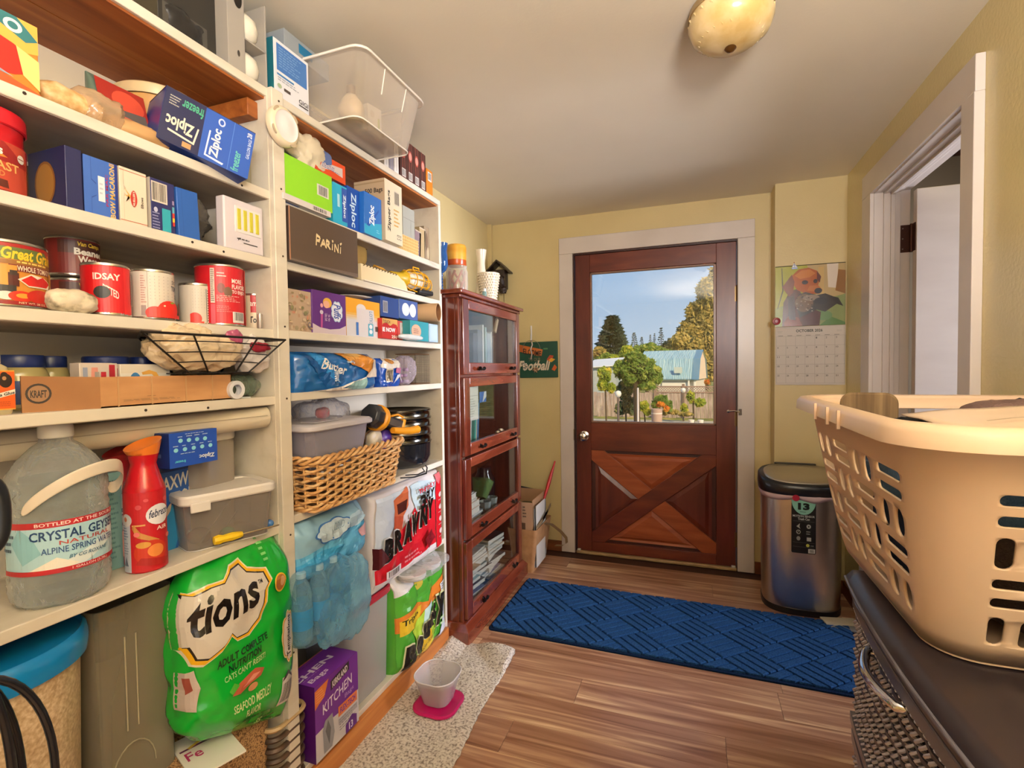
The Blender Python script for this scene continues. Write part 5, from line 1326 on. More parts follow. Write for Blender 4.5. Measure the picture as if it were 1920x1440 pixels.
# ---------------------------------------------------------------- unit 2, third shelf
z = ZA['r3']
FL = [('r', 0, 0, 100, 100, 'b09880')]
rnd = random.Random(9)
for i in range(46):
    x, y = rnd.uniform(4, 96), rnd.uniform(4, 96); c = rnd.choice(('8c7a58', 'a8866c', 'b88068', '7a7452', 'c0a88c', '94866c'))
    FL.append(('e', x, y, rnd.uniform(3, 8), rnd.uniform(2, 6), c))
bx('floral_tissue_box', 'brown floral patterned tissue box next to the post', 'box', 1.152, 1.253, z, .124, .12, 'a89078', {'f': FL + [('e', 84, 18, 7, 7, '6a6468'), ('e', 84, 18, 4, 4, 'b09880')]})
PF = [('r', 0, 0, 100, 100, '5a2c78'), ('p', [(0, 0), (100, 0), (100, 24), (80, 15), (50, 11), (20, 14), (0, 22)], 'c8b8c0'), cloud(72, 56, 16, 23, 8, 'a8c4dc'), cloud(72, 56, 14, 21, 8, 'dcdce4'), ('t', 'Puffs', 62, 38, 84, 74, '2c4c9c', 270, .02, .2), ('e', 43, 74, 13, 12, 'd8a83c'), ('e', 40, 70, 9, 9, 'e0a890'), ('e', 26, 66, 4, 5, 'd89ca0'), ('p', [(22, 14), (27, 14), (29, 46), (23, 46)], 'b05090'), ('e', 25, 50, 5, 5, 'ccc0cc'), ('t', 'Ultra Soft', 34, 30, 42, 48, 'cfc0d4', 270), ('t', '56 4ct', 44, 30, 50, 46, 'cfc0d4', 270)]
bx('purple_tissue_box', 'purple tissue box with white cloud and child face print', 'box', 1.256, 1.415, z, .135, .12, '5a2c78', {'f': PF}, off=-.005)
bx('orange_tissue_box', 'orange fading to white lotion tissue box with vertical print', 'box', 1.418, 1.612, z, .133, .12, 'd09430', {'f': [('r', 0, 0, 100, 100, 'ccc8c8'), ('r', 0, 62, 100, 100, 'dc9c24'), ('r', 0, 56, 100, 62, 'd8a850'), ('r', 0, 50, 100, 56, 'd4b484'), ('r', 0, 45, 100, 50, 'd0c0a8'), ('e', 42, 76, 14, 12, 'd4ccc8'), ('p', [(28, 76), (80, 76), (84, 20), (30, 10)], 'cdc6c6'), ('r', 62, 4, 78, 38, '4c9cb4'), ('t', 'LOTION', 66, 28, 76, 72, '6a90a8', 270, .02), ('e', 70, 30, 5, 6, 'dcdce0'), ('e', 70, 16, 5, 6, 'dcdce0'), ('r', 26, 4, 33, 38, '3c6cb0'), ('r', 84, 18, 96, 32, '4a4440')]}, off=.0)
for i, (y0, y1, zz, c, l, f) in enumerate(((1.622, 1.745, .082, '26407c', 'navy blue pack of facial tissues stacked on the red one', [('r', 10, 20, 36, 78, 'a8a8b4'), ('b', 12, 24, 34, 74)]), (1.748, 1.89, .086, '8c9cb4', 'grey-blue pack with white tissues showing, top row', [('r', 0, 0, 100, 100, '3c548c'), ('e', 34, 50, 20, 34, 'd0d0d4'), ('e', 72, 50, 18, 36, 'd8d4d0')]),
                                           (1.628, 1.732, .0, 'b42820', 'red and gold tissue box reading the now 250', [('r', 0, 66, 100, 100, 'c89850'), ('t', 'TOUCH', 4, 76, 50, 92, '3a241c', 0, .02), ('p', [(0, 56), (100, 56), (94, 74), (70, 78), (50, 64), (30, 78), (4, 74)], 'b01c18'), ('t', 'THE NOW', -26, 34, 84, 56, 'f0e4e0', 0, .04), ('t', '250', 58, 4, 96, 20, 'f0dcc8', 0, .03)]), (1.736, 1.915, .0, 'b84038', 'red pack with clear window beside the box reading 250', [('r', 8, 30, 60, 92, 'b0a898'), ('e', 30, 60, 16, 20, 'd0c8bc'), ('r', 64, 10, 100, 90, 'b03830')]))):
    bx('tissue_pack', l, 'tissues', y0, y1, z + zz, .078 if i < 2 else .078, .10, c, {'f': f}, off=-.005 if i != 2 else -.02, flap=False)
t = thing('cardboard_tube', 'tan cardboard tube sticking out at the shelf end', 'tube', (-1.035, 1.87, z + .125), 90)
TU = Matrix.Rotation(R(90), 4, 'X')
TUBM = M('bf9a70', .7)
B().lathe([(.036, .03), (.038, .03), (.038, -.24), (.033, -.24), (.033, .03)], n=36, cap0=False, cap1=False, tf=Matrix.Rotation(R(11), 4, 'Z') @ TU).build('tube_body', TUBM, t, smooth=50)
B().lathe([(.0325, .029), (.0325, -.2)], n=36, cap0=False, cap1=True, tf=Matrix.Rotation(R(11), 4, 'Z') @ TU).build('tube_inside', M('8a5c38', .8), t, smooth=50)
t = bx('teal_box', 'teal box with cream circle overhanging the third shelf end', 'box', 1.83, 1.985, z, .085, .10, '2c8690', {'f': [('e', 30, 48, 26, 34, 'c89c80'), ('l', 16, 34, 44, 62, 3, '6a4a40')]}, off=-.04, flap=False)
bx('pale_blue_end_box', 'pale blue small box at the very end of the third shelf', 'box', 1.99, 2.07, z, .082, .06, '9cb4c8', {'f': [('r', 10, 10, 90, 90, 'a8bccc')]}, off=-.045, flap=False)
t = thing('folded_white_wrap', 'shiny folded white wrap lying in front of red pack', 'packet', (-1.035, 1.70, z), 90)
lump('wrap', M('c8ccc8', .15), t, (.0, .0, .012), (.17, .03, .022), 84, .006, 30, base=0)
# white papers lying over the tissue boxes
t = thing('loose_white_paper', 'thin white paper lying across the top of tissue boxes', 'paper', (-1.10, 1.52, z + .136), 90)
B().grid(lambda u, v: (-.14 + .28 * u, .08 * v, .003 + .012 * math.sin(u * 3.1) * (1 - v * .5)), 14, 4).build('sheet', PAPERW, t, solid=.0006)

# ---------------------------------------------------------------- unit 2, fourth shelf
z = ZA['r4']
t = thing('cookie_bag', 'large glossy blue cookie bag lying on its side', 'bag', (-1.045, 1.315, z), 90)
CK = Pillow(.40, .118, .15, 33, .014, 14, n=4, top=.5, bot=.9)
CK.build('bag_body', M('1c5c9c', .15, coat=.5), t)
decals([('p', [(8, 100), (24, 100), (50, 30), (30, 10), (22, 40)], '164c88'), ('p', [(14, 96), (26, 98), (46, 20), (38, 18)], '2c78b8'), ('t', 'Butter', 24, 60, 52, 84, 'e8e4dc', 310.0 - 330, .02, .2), ('l', 50, 66, 62, 96, 2, 'a8c4dc'), ('p', [(46, 100), (80, 100), (90, 66), (86, 40), (72, 62), (56, 70)], 'c07c30'), ('e', 60, 88, 12, 9, 'd89c4c'), ('e', 74, 78, 13, 9, 'c88438'), ('e', 66, 96, 10, 5, 'e0b068'),
        ('p', [(86, 100), (100, 60), (96, 30), (78, 36), (88, 60)], 'ccc0b0'), ('p', [(10, 0), (40, 8), (78, 36), (78, 32), (44, 4), (20, -6)], 'd8d4cc'), ('p', [(46, 0), (60, 22), (78, 32), (76, 0)], '8cb0ac'), ('p', [(30, 0), (46, 6), (60, 0)], 'd8c4b0'), ('t', 'Sweet', 34, 22, 44, 54, 'dce4ec', 270, .02, .1)], CK.map(), t, step=(3, 10), rough=.18)
t = thing('small_blue_snack_bag', 'small blue and white snack bag with barcode on fourth shelf', 'bag', (-1.055, 1.60, z), 90)
CK = Pillow(.135, .105, .10, 35, .010, 22, n=4, top=.4, bot=.9)
CK.build('bag_body', M('2450a8', .18, coat=.4), t)
decals([('p', [(0, 70), (20, 100), (90, 100), (100, 60), (70, 66), (30, 60)], 'cdc4b8'), ('e', 44, 90, 22, 9, 'c0803c'), ('r', 20, 16, 48, 62, 'b8a890'), ('b', 23, 20, 45, 58), ('p', [(60, 64), (90, 66), (84, 44), (64, 48)], 'b06888'), ('p', [(50, 10), (64, 40), (84, 44), (94, 16), (90, 12), (76, 34)], 'c0c4d0')], CK.map(), t, step=(6, 10), rough=.18)
t = thing('clear_candy_bag', 'clear bag of purple candies by the wire caddy', 'bag', (-1.08, 1.78, z), 90)
lump('bag_body', clearmat('candy_film', 'd8c8d0', .10, .08, bump=.7, bs=40), t, (0, .04, .058), (.12, .08, .115), 91, .014, 20)
for i in range(7):
    o = B().lathe([(0, -.008), (.012, -.006), (.014, 0), (.012, .006), (0, .008)], -.03 + (i % 4) * .022, .04 + (i % 2) * .02, 14).build('candy', M(('6a3c6c', '8c6480', 'a090a0')[i % 3], .3), t, smooth=60)
    o.location.z = .014 + (i // 3) * .024
t = thing('copper_wire_caddy', 'copper wire mesh caddy standing at the shelf end', 'caddy', (-1.10, 1.90, z), 90)
CU = M('a8805c', .3, .9)
b = B()
for i in range(15):
    x = -.06 + i * .0086
    b.tube([(x, 0, 0), (x, 0, .125)], .0008, 4)
for i in range(16): b.tube([(-.06, 0, .004 + i * .008), (.06, 0, .004 + i * .008)], .0008, 4)
for i in range(12):
    y = i * .0086
    b.tube([(.06, y, 0), (.06, y, .125)], .0008, 4); b.tube([(-.06, y, 0), (-.06, y, .125)], .0008, 4)
for i in range(16): b.tube([(.06, 0, .004 + i * .008), (.06, .1, .004 + i * .008)], .0008, 4)
o = b.build('wire_mesh', M('8c8478', .35, .8), t); o['kind'] = 'stuff'
for zz in (.002, .128):
    B().tube(rr(0, .05, .122, .102, .008, zz), .002, 6, True).build('frame_ring', CU, t)

# ---------------------------------------------------------------- unit 2, fifth shelf: wicker basket and what stands in it
z = ZA['r5']
WK = noisemat('honey_willow', [(.3, 'b07c46'), (.5, 'd0a068'), (.75, 'e6c694')], ns=40, detail=3, rough=.42, perobj=True)
t = thing('wicker_basket', 'honey coloured woven willow basket with thick braided rim', 'basket', (-.985, 1.345, z), 90)
BW0, BD0, BW1, BD1, BH = .415, .22, .47, .26, .165


def bring(zz, grow_=0., n=7):
    f = zz / BH
    return rr(0, .14, BW0 + (BW1 - BW0) * f + grow_, BD0 + (BD1 - BD0) * f + grow_, .035, zz, n)


def along(ring, m):
    P = [Vector(p) for p in ring]; L = [0]
    for i in range(len(P)): L.append(L[-1] + (P[(i + 1) % len(P)] - P[i]).length)
    out = []
    for k in range(m):
        d = L[-1] * k / m
        i = max(j for j in range(len(P)) if L[j] <= d)
        f = (d - L[i]) / (L[i + 1] - L[i]); out.append(P[i].lerp(P[(i + 1) % len(P)], f))
    return out


ns = 36
cen = Vector((0, .14, 0))
for k in range(ns):     # upright stakes
    pts = []
    for j in range(7):
        p = along(bring(BH * .96 * j / 6), ns)[k]; pts.append(p)
    B().tube(pts, .0034, 5).build('upright_stake', WK, t, smooth=80)
rows = 13
wme = []
for j in range(rows):   # two weavers per row, in and out between the stakes, slanting as in the photo
    zz = .008 + j * (BH * .84 / rows)
    pts = []
    M2 = ns * 4
    base = along(bring(zz), M2)
    for k in range(M2):
        p = base[k]; n = Vector((p.x - cen.x, p.y - cen.y, 0))
        n = Vector((n.x / BW0, n.y / BD0, 0)).normalized()
        s_ = math.cos(PI * k / 4 + (PI if j % 2 else 0))
        pts.append(p + n * .0052 * s_ + Vector((0, 0, .0035 * math.sin(PI * k / 4 * 1.0 + (PI if j % 2 else 0)))))
    B().tube(pts, .0044, 6, True).build('willow_weaver', WK, t, smooth=80)
for q in range(3):      # braided rim
    M2 = 150
    base = along(bring(BH * .93, .004), M2)
    pts = []
    for k, p in enumerate(base):
        n = Vector(((p.x) / BW0, (p.y - .14) / BD0, 0)).normalized(); a = 2 * PI * k / 10 + q * 2 * PI / 3
        pts.append(p + n * .0075 * math.cos(a) + Vector((0, 0, .0085 * math.sin(a))))
    B().tube(pts, .0055, 6, True).build('rim_braid', WK, t, smooth=80)
base = along(bring(.004, .004), 150)
for q in range(2):
    pts = []
    for k, p in enumerate(base):
        n = Vector(((p.x) / BW0, (p.y - .14) / BD0, 0)).normalized(); a = 2 * PI * k / 10 + q * PI
        pts.append(p + n * .005 * math.cos(a) + Vector((0, 0, .005 * math.sin(a) + .003)))
    B().tube(pts, .0048, 6, True).build('foot_braid', WK, t, smooth=80)
for sx in (-1, 1):      # side handles wrapped with cane
    P = [(sx * (BW1 / 2 + .002), .09 + .1 * i / 10, BH * .95 + .022 * math.sin(PI * i / 10)) for i in range(11)]
    B().tube(P, .008, 8).build('side_handle', WK, t, smooth=80)
    for i in range(6):
        y = .10 + i * .0035 if sx < 0 else .16 + i * .0035
        B().tube([(sx * (BW1 / 2 + .002) + .014 * math.cos(a), y, BH * .92 + .02 * math.sin(a)) for a in [2 * PI * k / 12 for k in range(12)]], .0022, 5, True).build('cane_wrap', WK, t, smooth=80)
B().box(-BW0 / 2 + .01, BW0 / 2 - .01, .04, .24, .004, .010).build('basket_floor', M('8a6038', .7), t)

t = thing('grey_lid_tub', 'clear food tub with greyish white lid sitting in the wicker basket', 'tub', (-1.005, 1.265, z + .115), 90)
b = B(); tub(b, .285, .19, .125, .03, 0, .86, cy=.105); b.build('tub_body', clearmat('violet_clear_plastic', 'bcb8c8', .3, .12), t)
lump('bag_inside', M('b8b0b4', .3), t, (-.03, .10, .045), (.18, .12, .08), 92, .012, 20, base=.004)
B().loft([rr(0, .105, .30, .205, .03, .118), rr(0, .105, .31, .215, .035, .122), rr(0, .105, .31, .215, .035, .132), rr(0, .105, .295, .20, .03, .138), rr(0, .105, .27, .175, .03, .140), rr(0, .105, .25, .155, .03, .134)]).build('lid', M('bbb6bc', .35), t)
B().box(-.06, .05, .07, .12, .134, .137).build('lid_emboss', M('b0abb2', .35), t, bevel=.002)
t = thing('cleaning_wipes_pack', 'small purple and white pouch standing in the wicker basket', 'packet', (-1.03, 1.515, z + .11), 90)
lump('pouch', M('c8bca8', .3), t, (-.03, .03, .04), (.07, .04, .09), 93, .008, 20)
lump('purple_face', M('5a3a9c', .3), t, (.03, .025, .04), (.06, .03, .08), 94, .006, 20)
t = thing('clear_red_bag', 'crumpled clear bag with red tag behind the grey lid tub', 'bag', (-1.14, 1.35, z + .20), 90)
lump('bag_body', clearmat('crinkly_film', 'd0ccd0', .12, .06, bump=.9, bs=35), t, (0, .03, .06), (.22, .10, .10), 95, .025, 16, n=64)
lump('red_tag', M('b03038', .3), t, (-.03, .0, .07), (.05, .03, .035), 96, .006, 20)
t = thing('yellow_black_lantern', 'black and yellow spotlight with yellow handle lying over basket', 'flashlight', (-1.045, 1.53, z + .225), 90, ry=18, rx=4)
DK = M('23262c', .3); YE_ = M('e0941a', .35)
B().lathe([(0, -.105), (.034, -.10), (.042, -.09), (.044, -.062), (.040, -.055), (0, -.054)], n=8, tf=TY @ Matrix.Rotation(R(22), 4, 'Z')).build('lamp_head', DK, t, bevel=.002)
B().lathe([(.041, -.056), (.047, -.052), (.046, -.035), (.034, -.03), (0, -.03)], n=32, tf=TY).build('yellow_collar', YE_, t)
B().loft([[(x, y, zz) for y, zz in ((-.024, -.02), (.024, -.02), (.028, .02), (-.028, .02))] for x in (-.03, .085)]).build('lamp_body', DK, t, bevel=.006)
B().box(-.02, .07, -.0285, -.026, -.012, .012).build('silver_plate', M('b8b4ac', .2, .9), t)
B().box(.075, .092, -.030, .030, -.026, .026).build('end_cap', YE_, t, bevel=.004)
B().tube([(.01, -.034, -.03), (.06, -.04, -.022), (.11, -.04, -.012), (.165, -.038, .005)], .0135, 12, rf=lambda q: .85 + .35 * q).build('yellow_handle', YE_, t, smooth=60)
B().tube([(-.01, -.03, .018), (.03, -.028, .032), (.07, -.026, .03)], .004, 6).build('top_guard', YE_, t)
t = thing('black_stock_pot', 'black pot under a stack of chrome steel rings at shelf end', 'pot', (-1.185, 1.84, z + .004), 90)
STL = M('8f8c84', .18, 1)
r = .134
B().lathe([(0, 0), (r * .8, 0), (r * .93, .012), (r * .985, .04), (r, .095)], n=56, cap1=False).build('pot_body', M('191a1e', .12, coat=.5), t, smooth=50)
for i in range(4):
    zz = .097 + i * .034
    B().lathe([(r * 1.0, zz), (r * 1.02, zz + .003), (r * .985, zz + .008), (r * .985, zz + .030), (r * 1.01, zz + .033)], n=56, cap0=False, cap1=False).build('steel_ring', M('77746c' if i else '5c5a56', .16, 1), t, smooth=50)
B().lathe([(r * 1.0, .232), (r * .99, .236), (r * .96, .232), (.0, .222)], n=56, cap0=False).build('pot_lid', M('4c463c', .12, 1), t, smooth=50)
t = thing('black_wire_stand', 'bent black wire stand under the pot hanging over shelf edge', 'stand', (-1.03, 1.68, z), 90)
B().tube([(-.08, .0, .003), (-.03, -.03, -.002), (.05, -.035, -.004), (.12, .0, .003), (.16, .03, .003)], .0028, 6).tube([(-.06, -.01, .010), (.0, -.028, .002), (.06, -.022, .002), (.10, .01, .004)], .0024, 6).build('bent_wire', M('2a2824', .4, .6), t, smooth=80)

# ---------------------------------------------------------------- unit 2, sixth shelf
z = ZA['r6']
PK = Pillow(.50, .325, .20, 44, .006, 10, n=10, top=.86, bot=.95, bulge=lambda u, v: .006 * abs(math.sin(u * PI * 4)), edge=.05)
t = thing('red_paper_towel_pack', 'large red and white paper towel pack with bold black name', 'paper towels', (-1.035, 1.685, z), 90)
PK.build('pack_body', M('cfc8c8', .2, coat=.3), t)
RD = 'b81826'
BR = [('p', [(0, 0), (2, 22), (86, 10), (86, 0)], 'd0c8c6'), ('p', [(2, 4), (40, 6), (84, 10), (84, 76), (62, 80), (46, 60), (34, 52), (22, 46), (10, 22), (2, 20)], 'c01c28'), ('p', [(46, 96), (60, 98), (84, 92), (84, 66), (70, 72), (54, 62)], 'b8ccd4'), ('p', [(4, 96), (44, 96), (40, 70), (24, 60), (8, 40), (2, 44)], 'b8c0c8'),
      ('p', [(22, 88), (42, 98), (42, 76), (34, 66), (30, 46), (24, 52), (24, 74)], 'b8603c'), ('p', [(26, 82), (40, 84), (38, 72), (28, 70)], '4a201a'), ('p', [(24, 70), (34, 66), (32, 52), (22, 46)], 'a84a30'), ('p', [(84, 2), (100, 4), (100, 98), (84, 92)], 'c81c28'), ('p', [(84, 90), (90, 84), (94, 92), (98, 84), (100, 98), (84, 98)], 'd86a70')]
BR += [('e', 92, 70 - 16 * i, 3, 3.4, 'e0c0bc') for i in range(4)] + [('l', 87, 62 - 16 * i, 98, 65 - 16 * i, 1, 'd88a88') for i in range(4)]
for s_, c in ((1.06, 'd8d4d0'), (1, '17130f')):
    for i, ch in enumerate('BRAWNY'):
        x0 = 6 + i * 12.2; y0 = 25 + i * 4.4; w_, h_ = 11.5, 26 - i * .3
        cx_, cy2 = x0 + w_ / 2, y0 + h_ / 2
        BR.append(('t', ch, cx_ - w_ / 2 * s_ ** 2, cy2 - h_ / 2 * s_ ** 1.5, cx_ + w_ / 2 * s_ ** 2, cy2 + h_ / 2 * s_ ** 1.5, c, 0, .06, .15))
BR += [('t', 'THE ONLY', 54, 84, 80, 90, RD, 2.0, .04), ('t', '3', 55, 64, 64, 82, '17130f', 0, .05), ('t', 'PLY', 64, 72, 79, 84, '17130f', 1.0, .05), ('p', [(60, 26), (72, 34), (78, 20), (66, 12)], '7a1420'), ('r', 8, 8, 26, 16, 'd4c8c8'), ('b', 10, 9, 24, 15), ('l', 30, 12, 62, 22, 2, 'd87880'), ('p', [(0, 20), (10, 30), (4, 44), (0, 44)], '4c1c20')]
decals(BR, PK.map(), t, step=(2, 4), rough=.25)
PK2 = Pillow(.33, .30, .12, 45, .008, 12, n=8, top=.8, bot=.95, edge=.05)
t = thing('yellow_banded_towel_pack', 'paper towel pack with yellow band reading 8=16 behind blue wrap', 'paper towels', (-1.13, 1.30, z + .012), 90)
PK2.build('pack_body', M('c2b8b4', .25, coat=.3), t)
decals([('r', 0, 76, 24, 96, '5a2030'), ('r', 0, 60, 100, 76, '4a2430'), ('t', '3PLY', 2, 68, 20, 80, '141010', 0, .05), ('r', 24, 72, 62, 94, 'd8cc20'), ('t', '8=16', 28, 79, 58, 92, '1c1c14', 0, .05), ('t', 'DOUBLE', 26, 73, 40, 78, '1c1c14', 0, .03), ('r', 62, 74, 92, 96, 'd8cc20'), ('t', '8', 66, 82, 74, 93, '1c1c14', 0, .05), ('t', '16', 78, 84, 90, 95, '1c1c14', 0, .05), ('t', 'DOUBLE', 63, 75, 76, 80, '1c1c14', 0, .03), ('p', [(74, 70), (92, 70), (92, 80), (78, 76)], '6ab038')], PK2.map(), t, step=(4, 10), rough=.25)
t = thing('blue_cloud_tissue_pack', 'pale blue toilet tissue pack with cloud print under crinkled film', 'toilet tissue', (-1.035, 1.245, z + .16), 90)
PK3 = Pillow(.33, .165, .15, 46, .014, 14, n=5, top=.6, bot=.8)
PK3.build('pack_body', M('8cb4cc', .2, coat=.4), t)
decals([('p', [(0, 0), (100, 0), (100, 60), (60, 66), (30, 50), (0, 44)], '5aa4cc'), ('p', [(0, 30), (30, 44), (60, 36), (50, 20), (0, 10)], '3c94c4'), cloud(46, 72, 22, 18, 7, '3c6ca8'), cloud(46, 72, 20, 16, 7, 'b8ccd8'), cloud(80, 74, 14, 12, 7, 'a8c4d4'), ('t', 'CLOUD', 44, 70, 60, 84, '8ca4b4', 0, .01), ('p', [(84, 50), (98, 58), (98, 30), (86, 34)], 'c89ca0')], PK3.map(), t, step=(3, 5), rough=.2)
# shrink-wrapped water bottles
t = thing('water_bottle_pack', 'blue shrink-wrapped pack of small water bottles with white caps', 'water bottles', (-1.0, 1.13, z), 90)
WB = clearmat('bottle_pet', 'c4dce8', .22, .05, bump=.5, bs=60); CAPM = M('d8dce0', .35)
pb = None
for i, (x, y) in enumerate(((-.035, .035), (.03, .03), (.09, .03), (-.035, .10), (.03, .095), (.09, .095))):
    prof = [(.024, 0), (.0295, .008), (.028, .03), (.0295, .045), (.028, .06), (.0295, .075), (.0295, .105), (.028, .115), (.029, .135), (.022, .165), (.011, .186), (.011, .192)]
    if pb is None:
        pb = B().lathe(prof, n=28).build('bottle', WB, t, smooth=60)
        wb = B().lathe([(.022, .003), (.0275, .01), (.0275, .12), (.0, .121)], n=24).build('water', clearmat('blue_water', '8cd0ec', .3, .05), pb, smooth=60)
        lb = B().lathe([(.0298, .045), (.0298, .10)], n=28, cap0=False, cap1=False).build('bottle_label', M('3a94c4', .3), pb)
        cb = B().lathe([(.0128, .184), (.0135, .186), (.0135, .198), (.012, .2), (0, .2)], n=20, cap0=False).build('bottle_cap', CAPM, pb)
        pb.location = (x, y, 0)
    else:
        q = pb.copy(); COL.objects.link(q); q.parent = t; q.location = (x, y, 0)
        for ch in (wb, lb, cb):
            c2 = ch.copy(); COL.objects.link(c2); c2.parent = q
FB = clearmat('blue_shrink_film', '8cc8e4', .03, .06, bump=.8, bs=24)
lump('shrink_film', FB, t, (.028, .065, .10), (.22, .17, .215), 97, .010, 12, n=72, e=5)
t = thing('hanging_blue_film', 'crinkled sky blue film drooping from the bottle pack over shelf edge', 'film', (-.995, 1.275, z - .04), 90)
lump('film_body', clearmat('sky_blue_film', '90d0f0', .26, .08, bump=.9, bs=22), t, (0, .02, .095), (.17, .07, .25), 98, .022, 12, n=72)
lump('film_tail', clearmat('sky_blue_film', '90d0f0', .26, .08, bump=.9, bs=22), t, (-.09, .01, .06), (.11, .06, .15), 99, .018, 14, n=56)

# ---------------------------------------------------------------- unit 2, bottom
z = ZA['b']
t = thing('red_rimmed_bin', 'tall translucent kibble bin with red lid rim', 'bin', (-1.07, 1.455, z), 90)
b = B(); tub(b, .25, .20, .335, .03, 0, .93, cy=.10); b.build('bin_body', clearmat('milky_grey_plastic', 'b4b0ae', .5, .2), t)
B().loft([rr(0, .10, .262, .212, .035, .325), rr(0, .10, .27, .22, .038, .33), rr(0, .10, .27, .22, .038, .348), rr(0, .10, .255, .205, .034, .352), rr(0, .10, .25, .2, .034, .345)]).build('red_lid', M('b02c3c', .35), t)
B().loft([rr(0, .10, .24, .19, .03, .351), rr(0, .10, .235, .185, .03, .354)]).build('lid_panel', M('b8aeb0', .4), t)
t2 = thing('kibble', 'dark kibble seen through the translucent bin', 'food', (-1.07, 1.455, z + .008), 90)
B().loft([rr(0, .10, .22, .175, .025, 0), rr(0, .10, .225, .18, .025, .10)]).build('kibble_body', noisemat('kibble', [(.35, '3c2a22'), (.6, '7a5c4c')], ns=90, detail=2, rough=.8, bump=.6), t2)
t2['kind'] = 'thing'
t = thing('green_paper_towel_pack', 'green and orange paper towel pack with clear top over white rolls', 'paper towels', (-1.03, 1.755, z), 90)
PK4 = Pillow(.37, .36, .21, 47, .010, 10, n=6, top=.55, bot=.75, bulge=lambda u, v: .010 * abs(math.sin(u * PI * 3)), edge=.10)
PK4.build('pack_body', M('4a9a2c', .2, coat=.4), t)
BO = [('r', 0, 0, 100, 100, '4c9c30'), ('p', [(0, 82), (40, 90), (60, 84), (100, 88), (100, 100), (0, 100)], 'd0ccc8'), ('p', [(48, 100), (60, 100), (66, 84), (52, 80)], '3c9828'), ('p', [(0, 60), (30, 66), (52, 58), (60, 66), (100, 78), (100, 62), (66, 50), (40, 44), (0, 44)], 'd07828'), ('p', [(4, 56), (40, 60), (34, 42), (4, 40)], 'd8b42c'), ('t', 'Triple', 6, 48, 34, 56, '2a2a14', 1.0, .02), ('e', 24, 78, 16, 9, '4c9c30'), ('e', 34, 86, 8, 7, 'c8b040'),
      ('p', [(20, 40), (44, 52), (60, 34), (70, 20), (60, 4), (44, 10), (30, 20)], 'a8c83c'), ('p', [(44, 52), (60, 56), (50, 30), (56, 12), (48, 4), (38, 30)], 'b8d4cc'), ('p', [(38, 22), (56, 26), (58, 10), (48, 2), (38, 6)], 'e0b424'), ('p', [(50, 36), (58, 44), (64, 36), (56, 26)], 'c85a20'), ('p', [(80, 66), (98, 70), (98, 56), (82, 54)], 'd8d4cc'), ('l', 82, 58, 96, 66, 3, '2c3c6c'), ('p', [(86, 30), (100, 40), (100, 0), (74, 0)], 'c8ccd8')]
for s_, c in ((1.12, 'd8d4a0'), (1, '1c1812')):
    for i, (ch, x0, y0, w_, h_) in enumerate((('B', 4, 4, 18, 24), ('o', 24, 10, 14, 18), ('u', 38, 20, 13, 18), ('n', 50, 28, 10, 16), ('t', 59, 32, 9, 24), ('y', 66, 22, 19, 34))):
        cx_, cy2 = x0 + w_ / 2, y0 + h_ / 2
        BO.append(('t', ch, cx_ - w_ / 2 * s_, cy2 - h_ / 2 * s_, cx_ + w_ / 2 * s_, cy2 + h_ / 2 * s_, c, 0, .07, .2))
BO += [('t', 'The Quicker Picker Upper', 24, 4, 66, 10, '2c2c14', 16.0, .01), ('l', 74, 18, 88, 30, 2, 'c8e0b0')]
decals(BO, PK4.map(), t, step=(2, 4), rough=.22)
for x in (-.09, .03):
    B().lathe([(0, 0), (.052, 0), (.056, .01), (.056, .02), (.02, .021), (.02, .004)], x, .0, 28).build('paper_roll', M('dcd8d4', .6), t).location = (0, 0, .345)
lump('clear_wrap_top', clearmat('pack_film', 'd8dcdc', .05, .05, bump=.7, bs=30), t, (0, .0, .355), (.30, .15, .035), 101, .008, 18)
# ---------------------------------------------------------------- barrister bookcase
CX0, CX1, CYa, CYb, CH = -1.345, -.985, 2.03, 2.825, 1.588
CV = noisemat('cherry_vertical_grain', [(.25, '44160e'), (.5, '5e2618'), (.75, '763a28')], scale=(9, 9, 1.0), ns=3, detail=8, rough=.16, bump=.03, spec=.9)
CHz = noisemat('cherry_cross_grain', [(.25, '562012'), (.5, '70301e'), (.75, '88452e')], scale=(9, 1.0, 9), ns=3, detail=8, rough=.13, bump=.03, spec=1.0)
cab = thing('glass_door_bookcase', 'tall cherry bookcase with four glass lift doors and dark knobs', 'bookcase', (0, 0, 0))
B().box(CX0, CX1 - .022, CYa, CYa + .02, .0, CH).build('side_panel', CV, cab, bevel=.002)
B().box(CX0, CX1 - .022, CYb - .02, CYb, .0, CH).build('side_panel', CV, cab, bevel=.002)
B().box(CX1 - .022, CX1 - .004, CYa, CYa + .022, .08, CH).build('front_stile', CV, cab, bevel=.003)
B().box(CX1 - .022, CX1 - .004, CYb - .022, CYb, .08, CH).build('front_stile', CV, cab, bevel=.003)
B().box(CX0, CX0 + .01, CYa + .02, CYb - .02, .05, CH).build('back_panel', M('8a6a58', .5), cab)
B().box(CX0 - .0, CX1 + .028, CYa - .03, CYb + .03, CH, CH + .020).build('top_board', CHz, cab, bevel=.005, seg=3)
B().box(CX0, CX1 + .012, CYa - .012, CYb + .012, CH - .016, CH).build('top_moulding', CV, cab, bevel=.004)
b = B().loft([[(CX1 + .036, CYa - .03, 0), (CX1 + .036, CYb + .03, 0), (CX0, CYb + .03, 0), (CX0, CYa - .03, 0)], [(CX1 + .036, CYa - .03, .062), (CX1 + .036, CYb + .03, .062), (CX0, CYb + .03, .062), (CX0, CYa - .03, .062)], [(CX1 + .012, CYa - .008, .092), (CX1 + .012, CYb + .008, .092), (CX0, CYb + .008, .092), (CX0, CYa - .008, .092)]])
b.build('base_moulding', CHz, cab, bevel=.004, seg=3)
